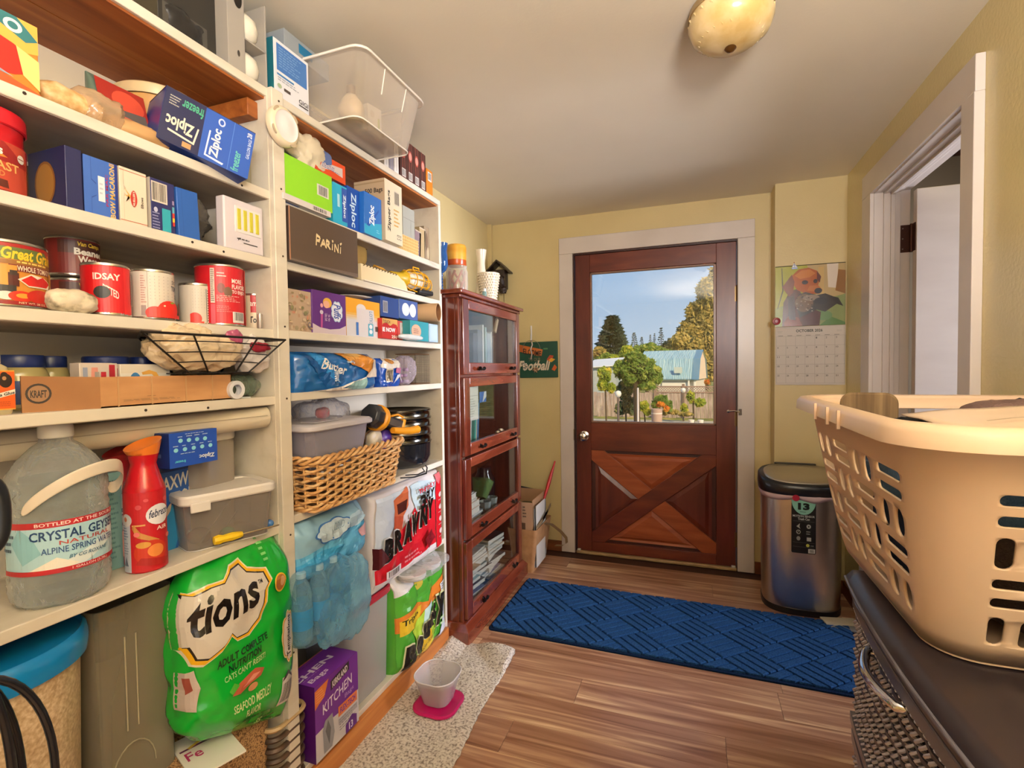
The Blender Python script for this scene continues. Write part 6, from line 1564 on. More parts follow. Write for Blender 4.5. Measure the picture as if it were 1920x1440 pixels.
lv = [(.098, .455), (.467, .838), (.850, 1.212), (1.224, 1.570)]
for i, (a, c) in enumerate(lv):
    B().box(CX0 + .01, CX1 - .024, CYa + .02, CYb - .02, a - .012, a + .006).build('shelf', CHz, cab)
PG = glassmat('bookcase_glass', 'f2f4f2', .04, .0)
KB = M('1a1412', .3, .6)
for i, (a, c) in enumerate(lv):
    dr = bpy.data.objects.new('glass_door', None); COL.objects.link(dr); dr.parent = cab
    y0_, y1_ = CYa + .012, CYb - .012
    fx0, fx1 = CX1 - .006, CX1 + .014
    B().box(fx0, fx1, y0_, y0_ + .062, a, c).build('door_stile', CV, dr, bevel=.004, seg=3)
    B().box(fx0, fx1, y1_ - .052, y1_, a, c).build('door_stile', CV, dr, bevel=.004, seg=3)
    B().box(fx0, fx1, y0_ + .062, y1_ - .052, a, a + .056).build('door_rail', CHz, dr, bevel=.004, seg=3)
    B().box(fx0, fx1, y0_ + .062, y1_ - .052, c - .045, c).build('door_rail', CHz, dr, bevel=.004, seg=3)
    B().box(fx0 + .006, fx0 + .009, y0_ + .062, y1_ - .052, a + .056, c - .045).build('pane', PG, dr, smooth=0)
    for yy in (2.215, 2.655):
        kb = B().lathe([(0, 0), (.010, 0), (.010, .003), (.004, .006), (.004, .014), (0, .014)], n=14, tf=Matrix.Translation((fx1, yy, a + .028)) @ Matrix.Rotation(R(90), 4, 'Y'))
        kb.tube([(fx1 + .016, yy - .026, a + .030), (fx1 + .018, yy - .012, a + .024), (fx1 + .018, yy, a + .027), (fx1 + .018, yy + .012, a + .024), (fx1 + .016, yy + .026, a + .030)], .0055, 8, rf=lambda q: .7 + .9 * abs(2 * q - 1))
        kb.build('bow_pull', KB, dr, smooth=60)


def book(loc, th, h, d, col, label, group, rot=90, ry=0, rx=0, cat='book', name='book', lying=False):
    t = thing(name, label, cat, loc, rot, group, rx, ry)
    c = M(col, .5)
    B().box(0, .003, 0, d, 0, h).box(th - .003, th, 0, d, 0, h).box(.002, th - .002, 0, .003, 0, h).build('cover', c, t, bevel=.0006)
    B().box(.003, th - .003, .002, d - .004, .003, h - .003).build('pages', PAPERW, t, smooth=0)
    return t


CN = {'2d4a5c': 'slate blue', '5c2c4a': 'plum', '2c6c5c': 'green', '4cb0a0': 'turquoise', '8a8c3c': 'olive', 'c8c4bc': 'pale grey', '1c3c5c': 'navy', 'b8b0a0': 'beige', '3a78a0': 'sky blue', 'd8d4cc': 'white', '5a4434': 'brown', 'c8a888': 'tan', 'e0dcd8': 'cream', '6a6c70': 'grey', '8c5c4c': 'brick', 'a88c6c': 'sand', '4c5c3c': 'moss green', '7c7ca0': 'lavender', '2c2c34': 'black', '4c4c54': 'dark grey', '9aa8b0': 'silver grey', 'a0b8b8': 'pale teal', 'b0a8b8': 'pale mauve'}
# second compartment: leaning books and a hanging paper
y = 2.12
for i, (c, th) in enumerate((('8a8c3c', .012), ('e0dcd8', .008), ('2d4a5c', .05), ('5c2c4a', .014), ('d8d4cc', .012), ('2c6c5c', .032), ('4cb0a0', .014), ('c8c4bc', .010), ('3a78a0', .018))):
    book((-1.03, y, .858), th, .24, .18, c, CN[c] + ' book leaning in the second glass compartment', 'books leaning in the bookcase', ry=6)
    y += th + .004
t = thing('sheet_of_paper', 'white typed sheet leaning against books in second compartment', 'paper', (-1.008, 2.115, 1.0), 90)
B().box(0, .165, 0, .001, 0, .165).build('sheet', PAPERW, t, smooth=0)
decals([('r', 4, 72, 96, 73, '8a8a84'), ('l', 8, 8, 92, 66, 8, 'b0b0a8')], face((0, 0, 0), (.165, 0, 0), (0, 0, .165)), t)
bx('small_blue_card', 'small blue and white card propped on the top edge of books', 'card', 2.44 / .96 * 1.0, 2.53 / .96, .858 + .22, .06, .003, '2f68b8', {'f': [('p', [(40, 0), (100, 50), (100, 100), (70, 100)], 'd8d8d8')]}, off=-.05, flap=False)
# top compartment: slim books, white rod and cream block
y = 2.30
for i, (c, th, h) in enumerate((('4c4c54', .05, .20), ('6a6c70', .06, .22), ('e0dcd8', .014, .25), ('4c5c3c', .012, .24), ('a0b8b8', .016, .24), ('9aa8b0', .05, .21), ('d8d4cc', .010, .22), ('5a4434', .05, .20))):
    book((-1.04, y, 1.232), th, h, .18, c, CN[c] + ' book standing in the top glass compartment', 'books standing in the top of the bookcase')
    y += th + .006
t = thing('cream_stick', 'short cream stick leaning across the books in the top compartment', 'stick', (-1.015, 2.545, 1.45), 90, ry=28)
B().box(-.012, .012, 0, .012, 0, .085).build('stick_body', M('d8bc98', .5), t, bevel=.002)
# third compartment: stacked books, green glass
for i, (c, th, w_) in enumerate((('8c5c4c', .012, .21), ('d8d4cc', .014, .20), ('c8c4bc', .016, .22), ('9aa8b0', .012, .24), ('e0dcd8', .03, .20), ('c8a888', .034, .20), ('b8b0a0', .014, .17), ('d8d4cc', .028, .16), ('6a6c70', .012, .13))):
    z0_ = .475 + sum((.012, .014, .016, .012, .03, .034, .014, .028, .012)[:i])
    t = thing('book', CN[c] + ' book lying in the third compartment stack, ' + ('lowest', 'second from below', 'third from below', 'fourth from below', 'fifth from below', 'sixth from below', 'seventh from below', 'eighth from below', 'topmost')[i], 'book', (-1.02, 2.11, z0_), 90, 'books stacked in the third compartment')
    B().box(0, w_, 0, .2, 0, .0025).box(0, w_, 0, .2, th - .0025, th).build('cover', M(c, .5), t)
    B().box(.003, w_ - .003, .003, .196, .0024, th - .0024).build('pages', PAPERW, t, smooth=0)
y = 2.13
for i, (c, th) in enumerate((('5a4434', .03), ('c8a888', .02), ('e0dcd8', .03), ('3a78a0', .03), ('2c6c5c', .05), ('1c3c5c', .02))):
    book((-1.20, y, .475), th, .27, .13, c, CN[c] + ' book standing behind the stack in third compartment', 'books behind the stack in the third compartment')
    y += th + .004
GGL = clearmat('green_dish_glass', '7ca060', .35, .05, bump=.2)
t = thing('green_glass_dish', 'tilted green glass dish leaning in the third compartment', 'dish', (-1.05, 2.47, .60), 90, ry=28)
B().loft([rr(0, .03, .06, .06, .01, -.05), rr(0, .03, .10, .10, .015, .05), rr(0, .03, .094, .094, .013, .05), rr(0, .03, .054, .054, .01, -.044)]).build('dish_body', GGL, t)
for i, x in enumerate((2.42, 2.51)):
    t = thing('cut_glass_tumbler', 'clear cut glass tumbler below the green dish, ' + ('beside the book stack' if i == 0 else 'nearer the door'), 'glass', (-1.04, x, .474), 90)
    B().lathe([(.026, 0), (.034, .075), (.031, .075), (.023, .006)], n=9, cap1=True).build('tumbler_body', clearmat('cut_glass', 'c4ccc8', .3, .03), t, smooth=0)
t = thing('dark_glass_jar', 'dark smoked glass jar in the corner of third compartment', 'jar', (-1.12, 2.60, .474), 90)
B().lathe([(.05, 0), (.06, .02), (.062, .15), (.04, .19), (.04, .22), (0, .22)], n=24).build('jar_body', M('1d181c', .1), t, smooth=50)
# fourth compartment: heaps of magazines
rnd = random.Random(12)
mi = 0
mcols = ['d8d4cc', 'c8c4bc', '2c2c34', 'e0dcd8', '7c7ca0', '9aa8b0', 'b8b0a0', '5a4434', '4c4c54', 'a0b8b8', 'd8d4cc', 'b0a8b8', 'c8a888', '6a6c70']
for sx, (y0_, n_, dep) in enumerate(((2.105, 13, -1.02), (2.26, 17, -1.05), (2.43, 15, -1.03))):
    zz = .104
    for i in range(n_):
        th = rnd.uniform(.006, .02); c = mcols[mi % len(mcols)]; mi += 1
        w_ = rnd.uniform(.15, .20); rot = rnd.uniform(-9, 9)
        t = thing('magazine', CN[c] + ' magazine in the ' + ('first', 'middle', 'last')[sx] + ' heap of the bottom compartment, layer ' + ('one two three four five six seven eight nine ten eleven twelve thirteen fourteen fifteen sixteen seventeen'.split()[i]), 'magazine', (dep, y0_ + rnd.uniform(-.004, .008), zz), 90 + rot, 'magazines heaped in the bottom compartment')
        if i == 0:
            pass
        B().box(0, w_, 0, .2, 0, th - .001).build('pages', PAPERW, t, smooth=0)
        B().box(-.001, w_ + .001, -.001, .201, th - .0012, th).build('cover', M(c, .35), t, smooth=0)
        zz += th + .0005
        if zz > .39: break

# ---------------------------------------------------------------- on top of the bookcase
zt2 = CH + .0205
t = thing('blue_glass_goblet', 'tall cobalt blue glass goblet with beaded stem', 'goblet', (-1.17, 2.215, zt2), 90)
b = B().lathe([(0, 0), (.036, .001), (.034, .006), (.008, .014)] + [(.006 + .005 * (i % 2), .016 + .008 * i) for i in range(12)] + [(.008, .115), (.026, .13), (.036, .155), (.034, .20), (.030, .225), (.036, .262), (.034, .262), (.027, .225), (.031, .2), (.033, .156), (.022, .135), (0, .128)], n=28)
b.build('goblet_body', clearmat('cobalt_glass', '2c5c98', .55, .04), t, smooth=60)
t = thing('glass_pitcher', 'clear swirled glass pitcher holding red glass under amber candle', 'pitcher', (-1.12, 2.29, zt2), 90)
B().lathe([(0, .001), (.05, 0), (.055, .01), (.056, .13), (.050, .145), (.053, .158), (.050, .158), (.047, .146), (.052, .13), (.051, .014), (0, .010)], n=36).build('pitcher_body', clearmat('pitcher_glass', 'e4dccc', .14, .03, bump=.3, bs=14), t, smooth=60)
B().tube([(.052, 0, .135), (.075, 0, .14), (.086, 0, .11), (.082, 0, .06), (.066, 0, .03), (.053, 0, .028)], .006, 10).build('pitcher_handle', clearmat('pitcher_glass', 'e4dccc', .14, .03, bump=.3, bs=14), t, smooth=60)
for k in range(7):
    a0 = k * 2 * PI / 7
    B().tube([(.040 * math.cos(a0 + q * .16), .040 * math.sin(a0 + q * .16), .014 + q * .012) for q in range(11)], .006, 6).build('red_swirl', M('a83a20', .15), t, smooth=60)
t = thing('amber_candle', 'amber and orange pillar candle set in the glass pitcher', 'candle', (-1.12, 2.29, zt2 + .159), 90)
B().lathe([(.046, 0), (.049, .006), (.049, .03)], n=36).build('orange_base', M('b04a14', .3), t, smooth=60)
B().lathe([(.049, .029), (.050, .09), (.046, .104), (.040, .106), (.036, .100), (0, .1)], n=36, cap0=False).build('amber_wax', noisemat('amber_wax', [(.3, 'd08a20'), (.7, 'e2b046')], scale=(1, 1, 3), ns=6, rough=.35), t, smooth=60)
MG = M('ded0b8', .18, coat=.4)
t = thing('milk_glass_vase', 'slender cream milk glass vase with flared neck', 'vase', (-1.15, 2.67, zt2), 90)
B().lathe([(0, 0), (.03, 0), (.036, .03), (.034, .12), (.026, .20), (.022, .25), (.030, .31), (.033, .326), (.029, .326), (.018, .25), (0, .24)], n=36).build('vase_body', MG, t, smooth=60)
t = thing('hobnail_planter', 'white hobnail milk glass planter with scalloped rim', 'planter', (-1.075, 2.60, zt2), 90)
b = B().lathe([(0, .001), (.036, 0), (.038, .006), (.062, .172), (.058, .174), (.034, .012), (0, .01)], n=40)
pb_ = b.build('planter_body', MG, t, smooth=60)
hb = B()
for j in range(11):
    zz = .016 + j * .0145; rr_ = .0385 + (zz - .006) / .166 * .0238
    for k in range(26):
        a = 2 * PI * (k + .5 * (j % 2)) / 26
        hb.lathe([(.0048, 0), (.0038, .0028), (0, .0044)], n=6, cap0=False, tf=Matrix.Translation((rr_ * math.cos(a), rr_ * math.sin(a), zz)) @ Matrix.Rotation(a, 4, 'Z') @ Matrix.Rotation(R(90), 4, 'Y'))
o = hb.build('hobnail', MG, t, smooth=60); o['kind'] = 'stuff'
t = thing('small_shaker', 'small clear shaker with white cap beside the planter', 'shaker', (-1.0, 2.36, zt2), 90)
B().lathe([(0, 0), (.010, 0), (.011, .03), (.008, .038), (0, .04)], n=20).build('shaker_body', clearmat('shaker_glass', '8cb4b0', .4, .05), t, smooth=60)
B().lathe([(.009, .036), (.009, .05), (0, .053)], n=20, cap0=False).build('shaker_cap', M('d8d4c8', .3), t)

# ---------------------------------------------------------------- walls: birdhouse clock, sign, ornament, calendar
DKW = noisemat('dark_carved_wood', [(.3, '1e120c'), (.7, '3c271a')], ns=30, rough=.5, bump=.5)
t = thing('carved_birdhouse_clock', 'small dark carved birdhouse clock hung in the wall corner', 'clock', (-1.262, 3.284, 1.74), 0)
B().box(-.05, .05, -.07, 0, .06, .19).build('house_body', DKW, t, bevel=.003)
B().add([(-.075, -.095, .185), (0, -.095, .255), (0, 0, .255), (-.075, 0, .185), (-.075, -.095, .175), (0, -.095, .243), (0, 0, .243), (-.075, 0, .175)], [(0, 1, 2, 3), (4, 7, 6, 5), (0, 4, 5, 1), (3, 2, 6, 7), (0, 3, 7, 4), (1, 5, 6, 2)]).build('roof_slope', M('2c1c14', .4), t)
B().add([(.085, -.095, .175), (0, -.095, .255), (0, 0, .255), (.085, 0, .175), (.085, -.095, .165), (0, -.095, .243), (0, 0, .243), (.085, 0, .165)], [(0, 3, 2, 1), (4, 5, 6, 7), (0, 1, 5, 4), (3, 7, 6, 2), (0, 4, 7, 3), (1, 2, 6, 5)]).build('roof_slope', M('241610', .4), t)
lump('carved_bird', DKW, t, (.02, -.075, .11), (.06, .04, .08), 111, .012, 40, n=30)
lump('carved_leaf', DKW, t, (.035, -.06, .05), (.05, .03, .05), 112, .012, 50, n=26)
for x, l in ((-.01, -.03), (.03, -.06)):
    B().tube([(x, -.03, .06), (x, -.03, l)], .0015, 5).lathe([(0, l - .03), (.008, l - .02), (.007, l), (0, l + .006)], x, -.03, 12).build('pine_cone_weight', DKW, t, smooth=60)
t = thing('green_welcome_sign', 'dark green wooden wall sign with orange welcome banner and script', 'sign', (-.993, 3.283, 1.185), 0, ry=-.5)
w, h = .272, .245
B().box(-w / 2, w / 2, -.012, -.001, 0, h).build('sign_board', M('174a36', .5), t, bevel=.003)
decals([('r', 16 + 20 * i, 0, 16.6 + 20 * i, 100, '103a2a') for i in range(4)] + [('p', [(0, 94), (62, 78), (58, 58), (0, 74)], 'c06a2c'), ('t', 'WELCOME', -4, 70, 58, 86, '2c1a14', -12.0, .03), ('p', [(0, 90), (10, 88), (10, 72), (0, 74)], 'b45c24'), ('t', 'TO OUR', 24, 46, 56, 56, '7c6a4c'), ('t', 'Football', -4, 20, 82, 48, 'd8c8b0', 0, .03, .35), ('p', [(72, 50), (80, 62), (90, 60), (86, 50), (78, 44)], 'a83c20'), ('p', [(76, 48), (84, 54), (94, 50), (84, 42)], 'dca028'), ('p', [(84, 22), (92, 36), (98, 28), (92, 18)], 'cc5a1c'), ('l', 64, 74, 80, 84, 1, '5c8c5c')],
       face((-w / 2, -.012, 0), (w, 0, 0), (0, 0, h)), t)
t = thing('wire_hoop_ornament', 'silver wire hoop ornament with flowers hanging before the green sign', 'ornament', (-1.04, 3.262, 1.34), 0)
WR = M('8c8074', .3, .8)
B().tube([(.062 * math.cos(a), 0, .04 + .062 * math.sin(a)) for a in [PI * i / 24 for i in range(25)]], .0015, 6).build('hoop', WR, t)
B().tube([(0, 0, .20), (.002, -.003, .15), (-.002, 0, .10)], .006, 8).build('white_ribbon', M('ddd8d0', .5), t)
B().tube([(0, 0, .10), (.008, -.004, .07), (-.006, -.004, .04), (.004, -.004, .01), (-.004, -.004, -.03)], .006, 8).build('figure', WR, t, smooth=60)
for cx_, cz_ in ((-.05, -.07), (.03, -.10)):
    for k in range(7):
        a = 2 * PI * k / 7
        B().lathe([(0, 0), (.006, .008), (.005, .018), (0, .024)], n=8, tf=Matrix.Translation((cx_, -.006, cz_)) @ Matrix.Rotation(a, 4, 'Y')).build('petal', M('c8bcac' if cx_ < 0 else 'b08c6c', .25, .5), t, smooth=60)
t = thing('wall_calendar', 'october wall calendar with photo of a brown dog holding a bird', 'calendar', (.601, 3.139, 1.139), 0)
w = .335
B().box(-w / 2, w / 2, -.006, 0, 0, .322).build('month_page', M('ccc4bc', .6), t, smooth=0)
B().box(-w / 2 - .002, w / 2 - .002, -.007, 0, .324, .653).build('picture_page', M('9a9838', .3), t, smooth=0)
CA = [('t', 'OCTOBER 2026', 30, 90, 68, 95, '4a4a44', 0, .03), ('l', 3, 89, 12, 93, 2, 'b4aea8'), ('l', 88, 89, 97, 93, 2, 'b4aea8')]
CA += [('r', 4 + 13.4 * i, 84, 11 + 13.4 * i, 85, '8c8880') for i in range(7)]
CA += [('r', 1 + 14 * i, 3, 1.4 + 14 * i, 83, 'aaa49c') for i in range(8)] + [('r', 1, 3 + 16 * j, 99, 3.4 + 16 * j, 'aaa49c') for j in range(6)]
dday = 1
for j in range(5):
    for i in range(7):
        if j == 0 and i < 4: continue
        if dday > 31: break
        CA.append(('t', str(dday), 2.4 + 14 * i, 78.5 - 16 * j, 4.2 + 14 * i + (1.6 if dday > 9 else 0), 81.5 - 16 * j, '6c6862')); dday += 1
decals(CA, face((-w / 2, -.006, 0), (w, 0, 0), (0, 0, .322)), t, 'printed_month')
DG = [('r', 0, 0, 100, 100, 'a0a030'), ('p', [(0, 0), (30, 0), (24, 40), (0, 30)], '8c9844'), ('p', [(46, 100), (100, 100), (100, 50), (60, 40), (56, 70)], 'b8a070'), ('r', 62, 50, 70, 96, 'c4a468'), ('p', [(74, 100), (90, 100), (88, 60), (76, 62)], 'd8ccbc'), ('p', [(90, 90), (100, 88), (100, 50), (86, 56)], '8c6030'), ('p', [(60, 40), (100, 50), (100, 0), (50, 0)], '87935c'), ('p', [(64, 0), (80, 14), (100, 4), (100, 0)], '5c8048'), ('e', 70, 16, 12, 8, '6a8c58'),
      ('p', [(9, 98), (10, 98), (12, 60), (4, 30), (3, 30), (10, 60)], '3c3a1c'),
      ('p', [(12, 40), (10, 0), (64, 0), (66, 22), (50, 30), (34, 62), (22, 60)], '4c1f16'), ('p', [(12, 6), (14, 0), (40, 0), (34, 14), (20, 18)], '7a3a28'), ('p', [(18, 50), (28, 50), (30, 10), (20, 12)], '2c1410'),
      ('p', [(24, 84), (34, 94), (48, 96), (60, 90), (64, 78), (62, 66), (68, 58), (64, 52), (54, 52), (42, 54), (32, 60), (26, 70)], 'a8561e'), ('p', [(28, 84), (38, 92), (50, 93), (58, 86), (50, 80), (36, 78)], 'c07430'), ('p', [(24, 86), (10, 66), (16, 56), (20, 50), (26, 56), (28, 74)], '6c2e1a'), ('p', [(60, 90), (66, 80), (64, 70), (60, 76)], '5c2418'), ('e', 43, 72, 4.5, 3.5, '2c120c'), ('e', 58, 73, 3, 3.4, '2c120c'), ('p', [(50, 66), (62, 66), (66, 60), (56, 56), (46, 58)], 'b86c34'), ('e', 62, 57, 5.4, 4.6, '1c1210'),
      ('p', [(30, 34), (34, 52), (44, 56), (60, 50), (72, 52), (84, 46), (90, 44), (97, 30), (88, 34), (80, 28), (72, 22), (60, 26), (48, 20), (36, 14)], '2e2620'), ('e', 42, 38, 13, 15, '6c5440'), ('e', 52, 46, 12, 5, '8c7c6c'), ('e', 66, 40, 10, 6, '241e1c')]
rnd = random.Random(5)
for i in range(30): DG.append(('e', rnd.uniform(31, 54), rnd.uniform(24, 52), 1.2, .8, rnd.choice(('b0a08c', '2c2018', '4a3828'))))
decals(DG, face((-w / 2 - .002, -.007, .324), (w, 0, 0), (0, 0, .329)), t, 'printed_photo', rough=.25)
B().tube([(-w / 2 - .002, -.006, .655), (w / 2 - .002, -.006, .655)], .0025, 6).build('binding_edge', M('3c3420', .6), t)
t = thing('sailboat_clip', 'small silver sailboat shaped magnet clip on top of the calendar', 'clip', (.525, 3.136, 1.787), 0)
B().prism([(-.016, -.004), (.016, -.004), (.012, -.011), (-.012, -.011)], -.010, -.004, FLIP).build('hull', M('8c94b0', .25, .5), t)
B().prism([(-.013, -.002), (-.001, -.002), (-.002, .022)], -.009, -.005, FLIP).prism([(.001, -.002), (.013, -.002), (-.001, .02)], -.009, -.005, FLIP).build('sails', M('a8acbc', .25, .4), t)
B().lathe([(0, -.003), (.003, 0), (0, .003)], -.002, -.007, 8).build('mast_tip', M('b02c24', .4), t).location = (0, 0, .025)
t = thing('red_round_magnet', 'round dark red magnet on the calendar edge', 'magnet', (.437, 3.132, 1.494), 0)
B().lathe([(0, 0), (.019, 0), (.021, .003), (.019, .007), (.012, .008), (.010, .005), (0, .005)], n=28, tf=TX).build('magnet_body', M('8c1420', .3), t)
B().tube([(.008 * math.cos(a), -.007, .008 * math.sin(a)) for a in [2 * PI * i / 20 for i in range(20)]], .0015, 5, True).build('raised_ring', M('b03440', .3), t)

# ---------------------------------------------------------------- tote with box and brush in the corner
t = thing('brown_tote', 'brown fabric tote with strap standing in the corner beside bookcase', 'bag', (-1.06, 2.845, 0), 0)
TT = noisemat('tan_canvas', [(.3, '9c7048'), (.7, 'b88a5c')], ns=20, rough=.7, bump=.1)
B().loft([rr(0, .17, .28, .30, .02, 0), rr(0, .17, .345, .345, .02, .27), rr(0, .17, .335, .335, .018, .27), rr(0, .17, .27, .29, .018, .006)]).build('tote_body', TT, t)
STR = M('8c7454', .6)


def strap(pts, wv, nm='strap'):
    rings = []
    for p in pts:
        p = Vector(p); rings.append([tuple(p + Vector(wv)), tuple(p + Vector((wv[0], wv[1] + .002, wv[2]))), tuple(p - Vector(wv) + Vector((0, .002, 0))), tuple(p - Vector(wv))])
    return B().loft(rings).build(nm, STR, t, smooth=50)


strap([(.165, .02, .275), (.175, .12, .30), (.175, .24, .33), (.17, .33, .345)], (0, 0, .012))
strap([(.175, .16, .27), (.20, .24, .24), (.235, .33, .17), (.265, .36, .12), (.268, .36, .085), (.24, .36, .065), (.19, .36, .062)], (.008, 0, .006))
t = thing('open_carton', 'open cardboard carton with printed side inside the tote', 'box', (-1.06, 2.87, .08), 0)
CB = B()
for a in ((-.15, .14, 0, .003, .35), (-.15, .14, .27, .273, .37), (-.15, -.147, 0, .27, .35), (.137, .14, 0, .27, .365)):
    CB.box(a[0], a[1], a[2], a[3], 0, a[4])
CB.build('carton_body', M('a8805c', .7), t)
decals([('r', 0, 40, 100, 100, 'b89478')] + [('l', 54 + 12 * i, 72, 62 + 12 * i, 94, 4, '3c2c24') for i in range(3)] + [('r', 20 + 14 * i, 52, 28 + 14 * i, 64, '5c4434') for i in range(5)], face((-.15, 0, 0), (.29, 0, 0), (0, 0, .35)), t)
for i, (c, l) in enumerate((('c8ccd0', 'white flat envelope standing at the carton side'), ('4a5058', 'dark grey folder standing at the carton side'), ('d8d4cc', 'pale folder standing at the carton side'))):
    o = thing('folder', l, 'folder', (-.915 + .006 * i, 2.88, .03), 0)
    B().box(0, .003, 0, .25 - .03 * i, 0, .36 + .01 * i).build('folder_body', M(c, .5), o, smooth=0)
t = thing('dark_glass_bottle', 'dark glossy bottle with hinged cap standing in the carton', 'bottle', (-.985, 2.98, .084), 0, rx=4)
B().loft([rr(0, 0, .075, .05, .015, 0), rr(0, 0, .08, .055, .018, .20), rr(0, 0, .074, .05, .02, .27), rr(0, 0, .08, .055, .02, .31), rr(0, 0, .07, .045, .02, .325)]).build('bottle_body', M('1c1418', .15), t)
t = thing('red_handled_brush', 'long red handled brush leaning out of the carton to the wall', 'brush', (-.945, 3.04, .25), 0, rx=-22, ry=12)
B().tube([(0, 0, .0), (0, 0, .10), (0, 0, .17), (0, 0, .26), (0, 0, .34), (0, 0, .42)], .011, 10, rf=lambda q: (.55, .5, .7, 1.1, .9, .45)[min(5, int(q * 5.01))]).build('red_handle', M('b81c24', .3), t, smooth=60)
B().box(-.03, .03, -.012, .012, -.10, .02).build('brush_head', M('3a3034', .5), t, bevel=.006)
t = thing('black_folder_board', 'black board with white edge standing behind the carton', 'board', (-1.20, 3.15, .05), 0, ry=8)
B().box(0, .20, 0, .01, 0, .42).build('board_body', M('22262c', .4), t)
B().box(.20, .203, 0, .01, 0, .42).build('white_edge', M('c8c4bc', .5), t)

# ---------------------------------------------------------------- floor things: rug, towel, bowl, leaflets
t = thing('blue_runner_rug', 'long blue rug with raised basketweave bars lying before the door', 'rug', (-.115, 2.458, .0), -.6)
RG = noisemat('blue_rug_pile', [(.35, '1b3c68'), (.6, '275082')], ns=180, detail=3, rough=.95, bump=.5, spec=.1)
RGD = noisemat('blue_rug_groove', [(.35, '0a1a34'), (.6, '102544')], ns=180, detail=3, rough=.95, bump=.4, spec=.1)
RW, RD_ = 1.62, .60
B().loft([rr(0, 0, RW, RD_, .02, .0005), rr(0, 0, RW, RD_, .02, .007), rr(0, 0, RW - .01, RD_ - .01, .02, .009)]).build('rug_base', RGD, t)
b = B()
q = .165; nb = 4; g_ = .009
ca, sa = math.cos(R(45)), math.sin(R(45))
for i in range(-9, 10):
    for j in range(-9, 10):
        for k in range(nb):
            if (i + j) % 2 == 0: r4 = (i * q + g_ / 2, (i + 1) * q - g_ / 2, j * q + k * q / nb + g_ / 2, j * q + (k + 1) * q / nb - g_ / 2)
            else: r4 = (i * q + k * q / nb + g_ / 2, i * q + (k + 1) * q / nb - g_ / 2, j * q + g_ / 2, (j + 1) * q - g_ / 2)
            P = [(r4[0], r4[2]), (r4[1], r4[2]), (r4[1], r4[3]), (r4[0], r4[3])]
            P = [(x * ca - y * sa, (x * sa + y * ca) * .9) for x, y in P]
            P = clip_poly(P, -RW / 2 + .012, RW / 2 - .012, -RD_ / 2 + .012, RD_ / 2 - .012)
            if len(P) > 2:
                c = (sum(p[0] for p in P) / len(P), sum(p[1] for p in P) / len(P))
                b.loft([[(x, y, .008) for x, y in P], [(x, y, .015) for x, y in P], [(c[0] + (x - c[0]) * .95, c[1] + (y - c[1]) * .95, .018) for x, y in P]], False, True)
o = b.build('raised_bars', RG, t, smooth=0); o['kind'] = 'stuff'
# shaggy towel
TW = noisemat('shaggy_off_white_towel', [(.35, '8c8076'), (.5, 'cfc4b6'), (.65, 'ddd4c8')], ns=120, detail=4, rough=.95, bump=1.0, spec=.1)
t = thing('shaggy_towel', 'off-white shaggy towel with folded corner on the floor', 'towel', (-.90, 1.68, 0), 0)
NU, NV = 60, 100


def tw(u, v):
    y = -.48 + .83 * v
    xl = -.185 + .02 * math.sin(3 * v); xr = .185 - .03 * v ** 2 + .006 * math.sin(9 * v)
    x = xl + (xr - xl) * u
    zz = .004 + .004 * (nz((x, y, 0), 9) + .5) + .002 * nz((x, y, 0), 60)
    f = max(0, v - .70) / .30
    zz += .030 * max(0, math.sin((u * 5 + v * 9 + nz((x, y, 1), 5)) * 1.1)) * f + .035 * f * max(0, 1 - abs(u - .15) * 5)
    e_ = min(u, 1 - u, v * 2, (1 - v) * 2)
    return (x + .006 * nz((y * 3, 1, u), 12), y + .02 * f * nz((x, 3, 1), 9), max(.002, zz * min(1, e_ * 25 + .3)))


B().grid(tw, NU, NV).build('towel_cloth', TW, t, solid=.004, offs=1)
rnd = random.Random(8)
b = B()
for i in range(1500):
    u, v = rnd.random(), rnd.random(); p = Vector(tw(u, v)); a = rnd.uniform(0, 6.3); l = rnd.uniform(.004, .010)
    d = Vector((math.cos(a) * l, math.sin(a) * l, rnd.uniform(.002, .006))); s_ = Vector((-math.sin(a), math.cos(a), 0)) * .0007
    p.z += .004
    b.add([p - s_, p + s_, p + d], [(0, 1, 2)])
o = b.build('shag_pile', TW, t, smooth=0); o['kind'] = 'stuff'
# bowl on a pink lid
t = thing('pink_saucer', 'hot pink round-cornered food tub lid lying on the towel', 'saucer', (-.888, 1.605, .013), 0)
B().loft([rr(0, 0, .160, .160, .05, 0, 8), rr(0, 0, .168, .168, .055, .003, 8), rr(0, 0, .168, .168, .055, .008, 8), rr(0, 0, .155, .155, .05, .011, 8), rr(0, 0, .13, .13, .045, .007, 8)]).build('lid_body', M('b8105c', .3), t)
t = thing('clear_food_tub', 'clear plastic food tub with dry kibble standing on pink lid', 'bowl', (-.895, 1.615, .0245), 0)
FT = clearmat('tub_plastic', 'e0dce0', .26, .12)
n_ = 8
B().loft([rr(0, 0, .10, .10, .035, 0, n_), rr(0, 0, .105, .105, .038, .004, n_), rr(0, 0, .145, .145, .053, .078, n_), rr(0, 0, .152, .152, .056, .081, n_), rr(0, 0, .158, .158, .058, .098, n_), rr(0, 0, .154, .154, .056, .098, n_), rr(0, 0, .143, .143, .052, .08, n_), rr(0, 0, .102, .102, .036, .006, n_)]).build('tub_body', FT, t, smooth=60)
B().tube(rr(0, 0, .158, .158, .058, .099, n_), .0022, 6, True).build('tub_rim', M('dcd8dc', .3), t)
rnd = random.Random(3)
b = B(); b2 = B()
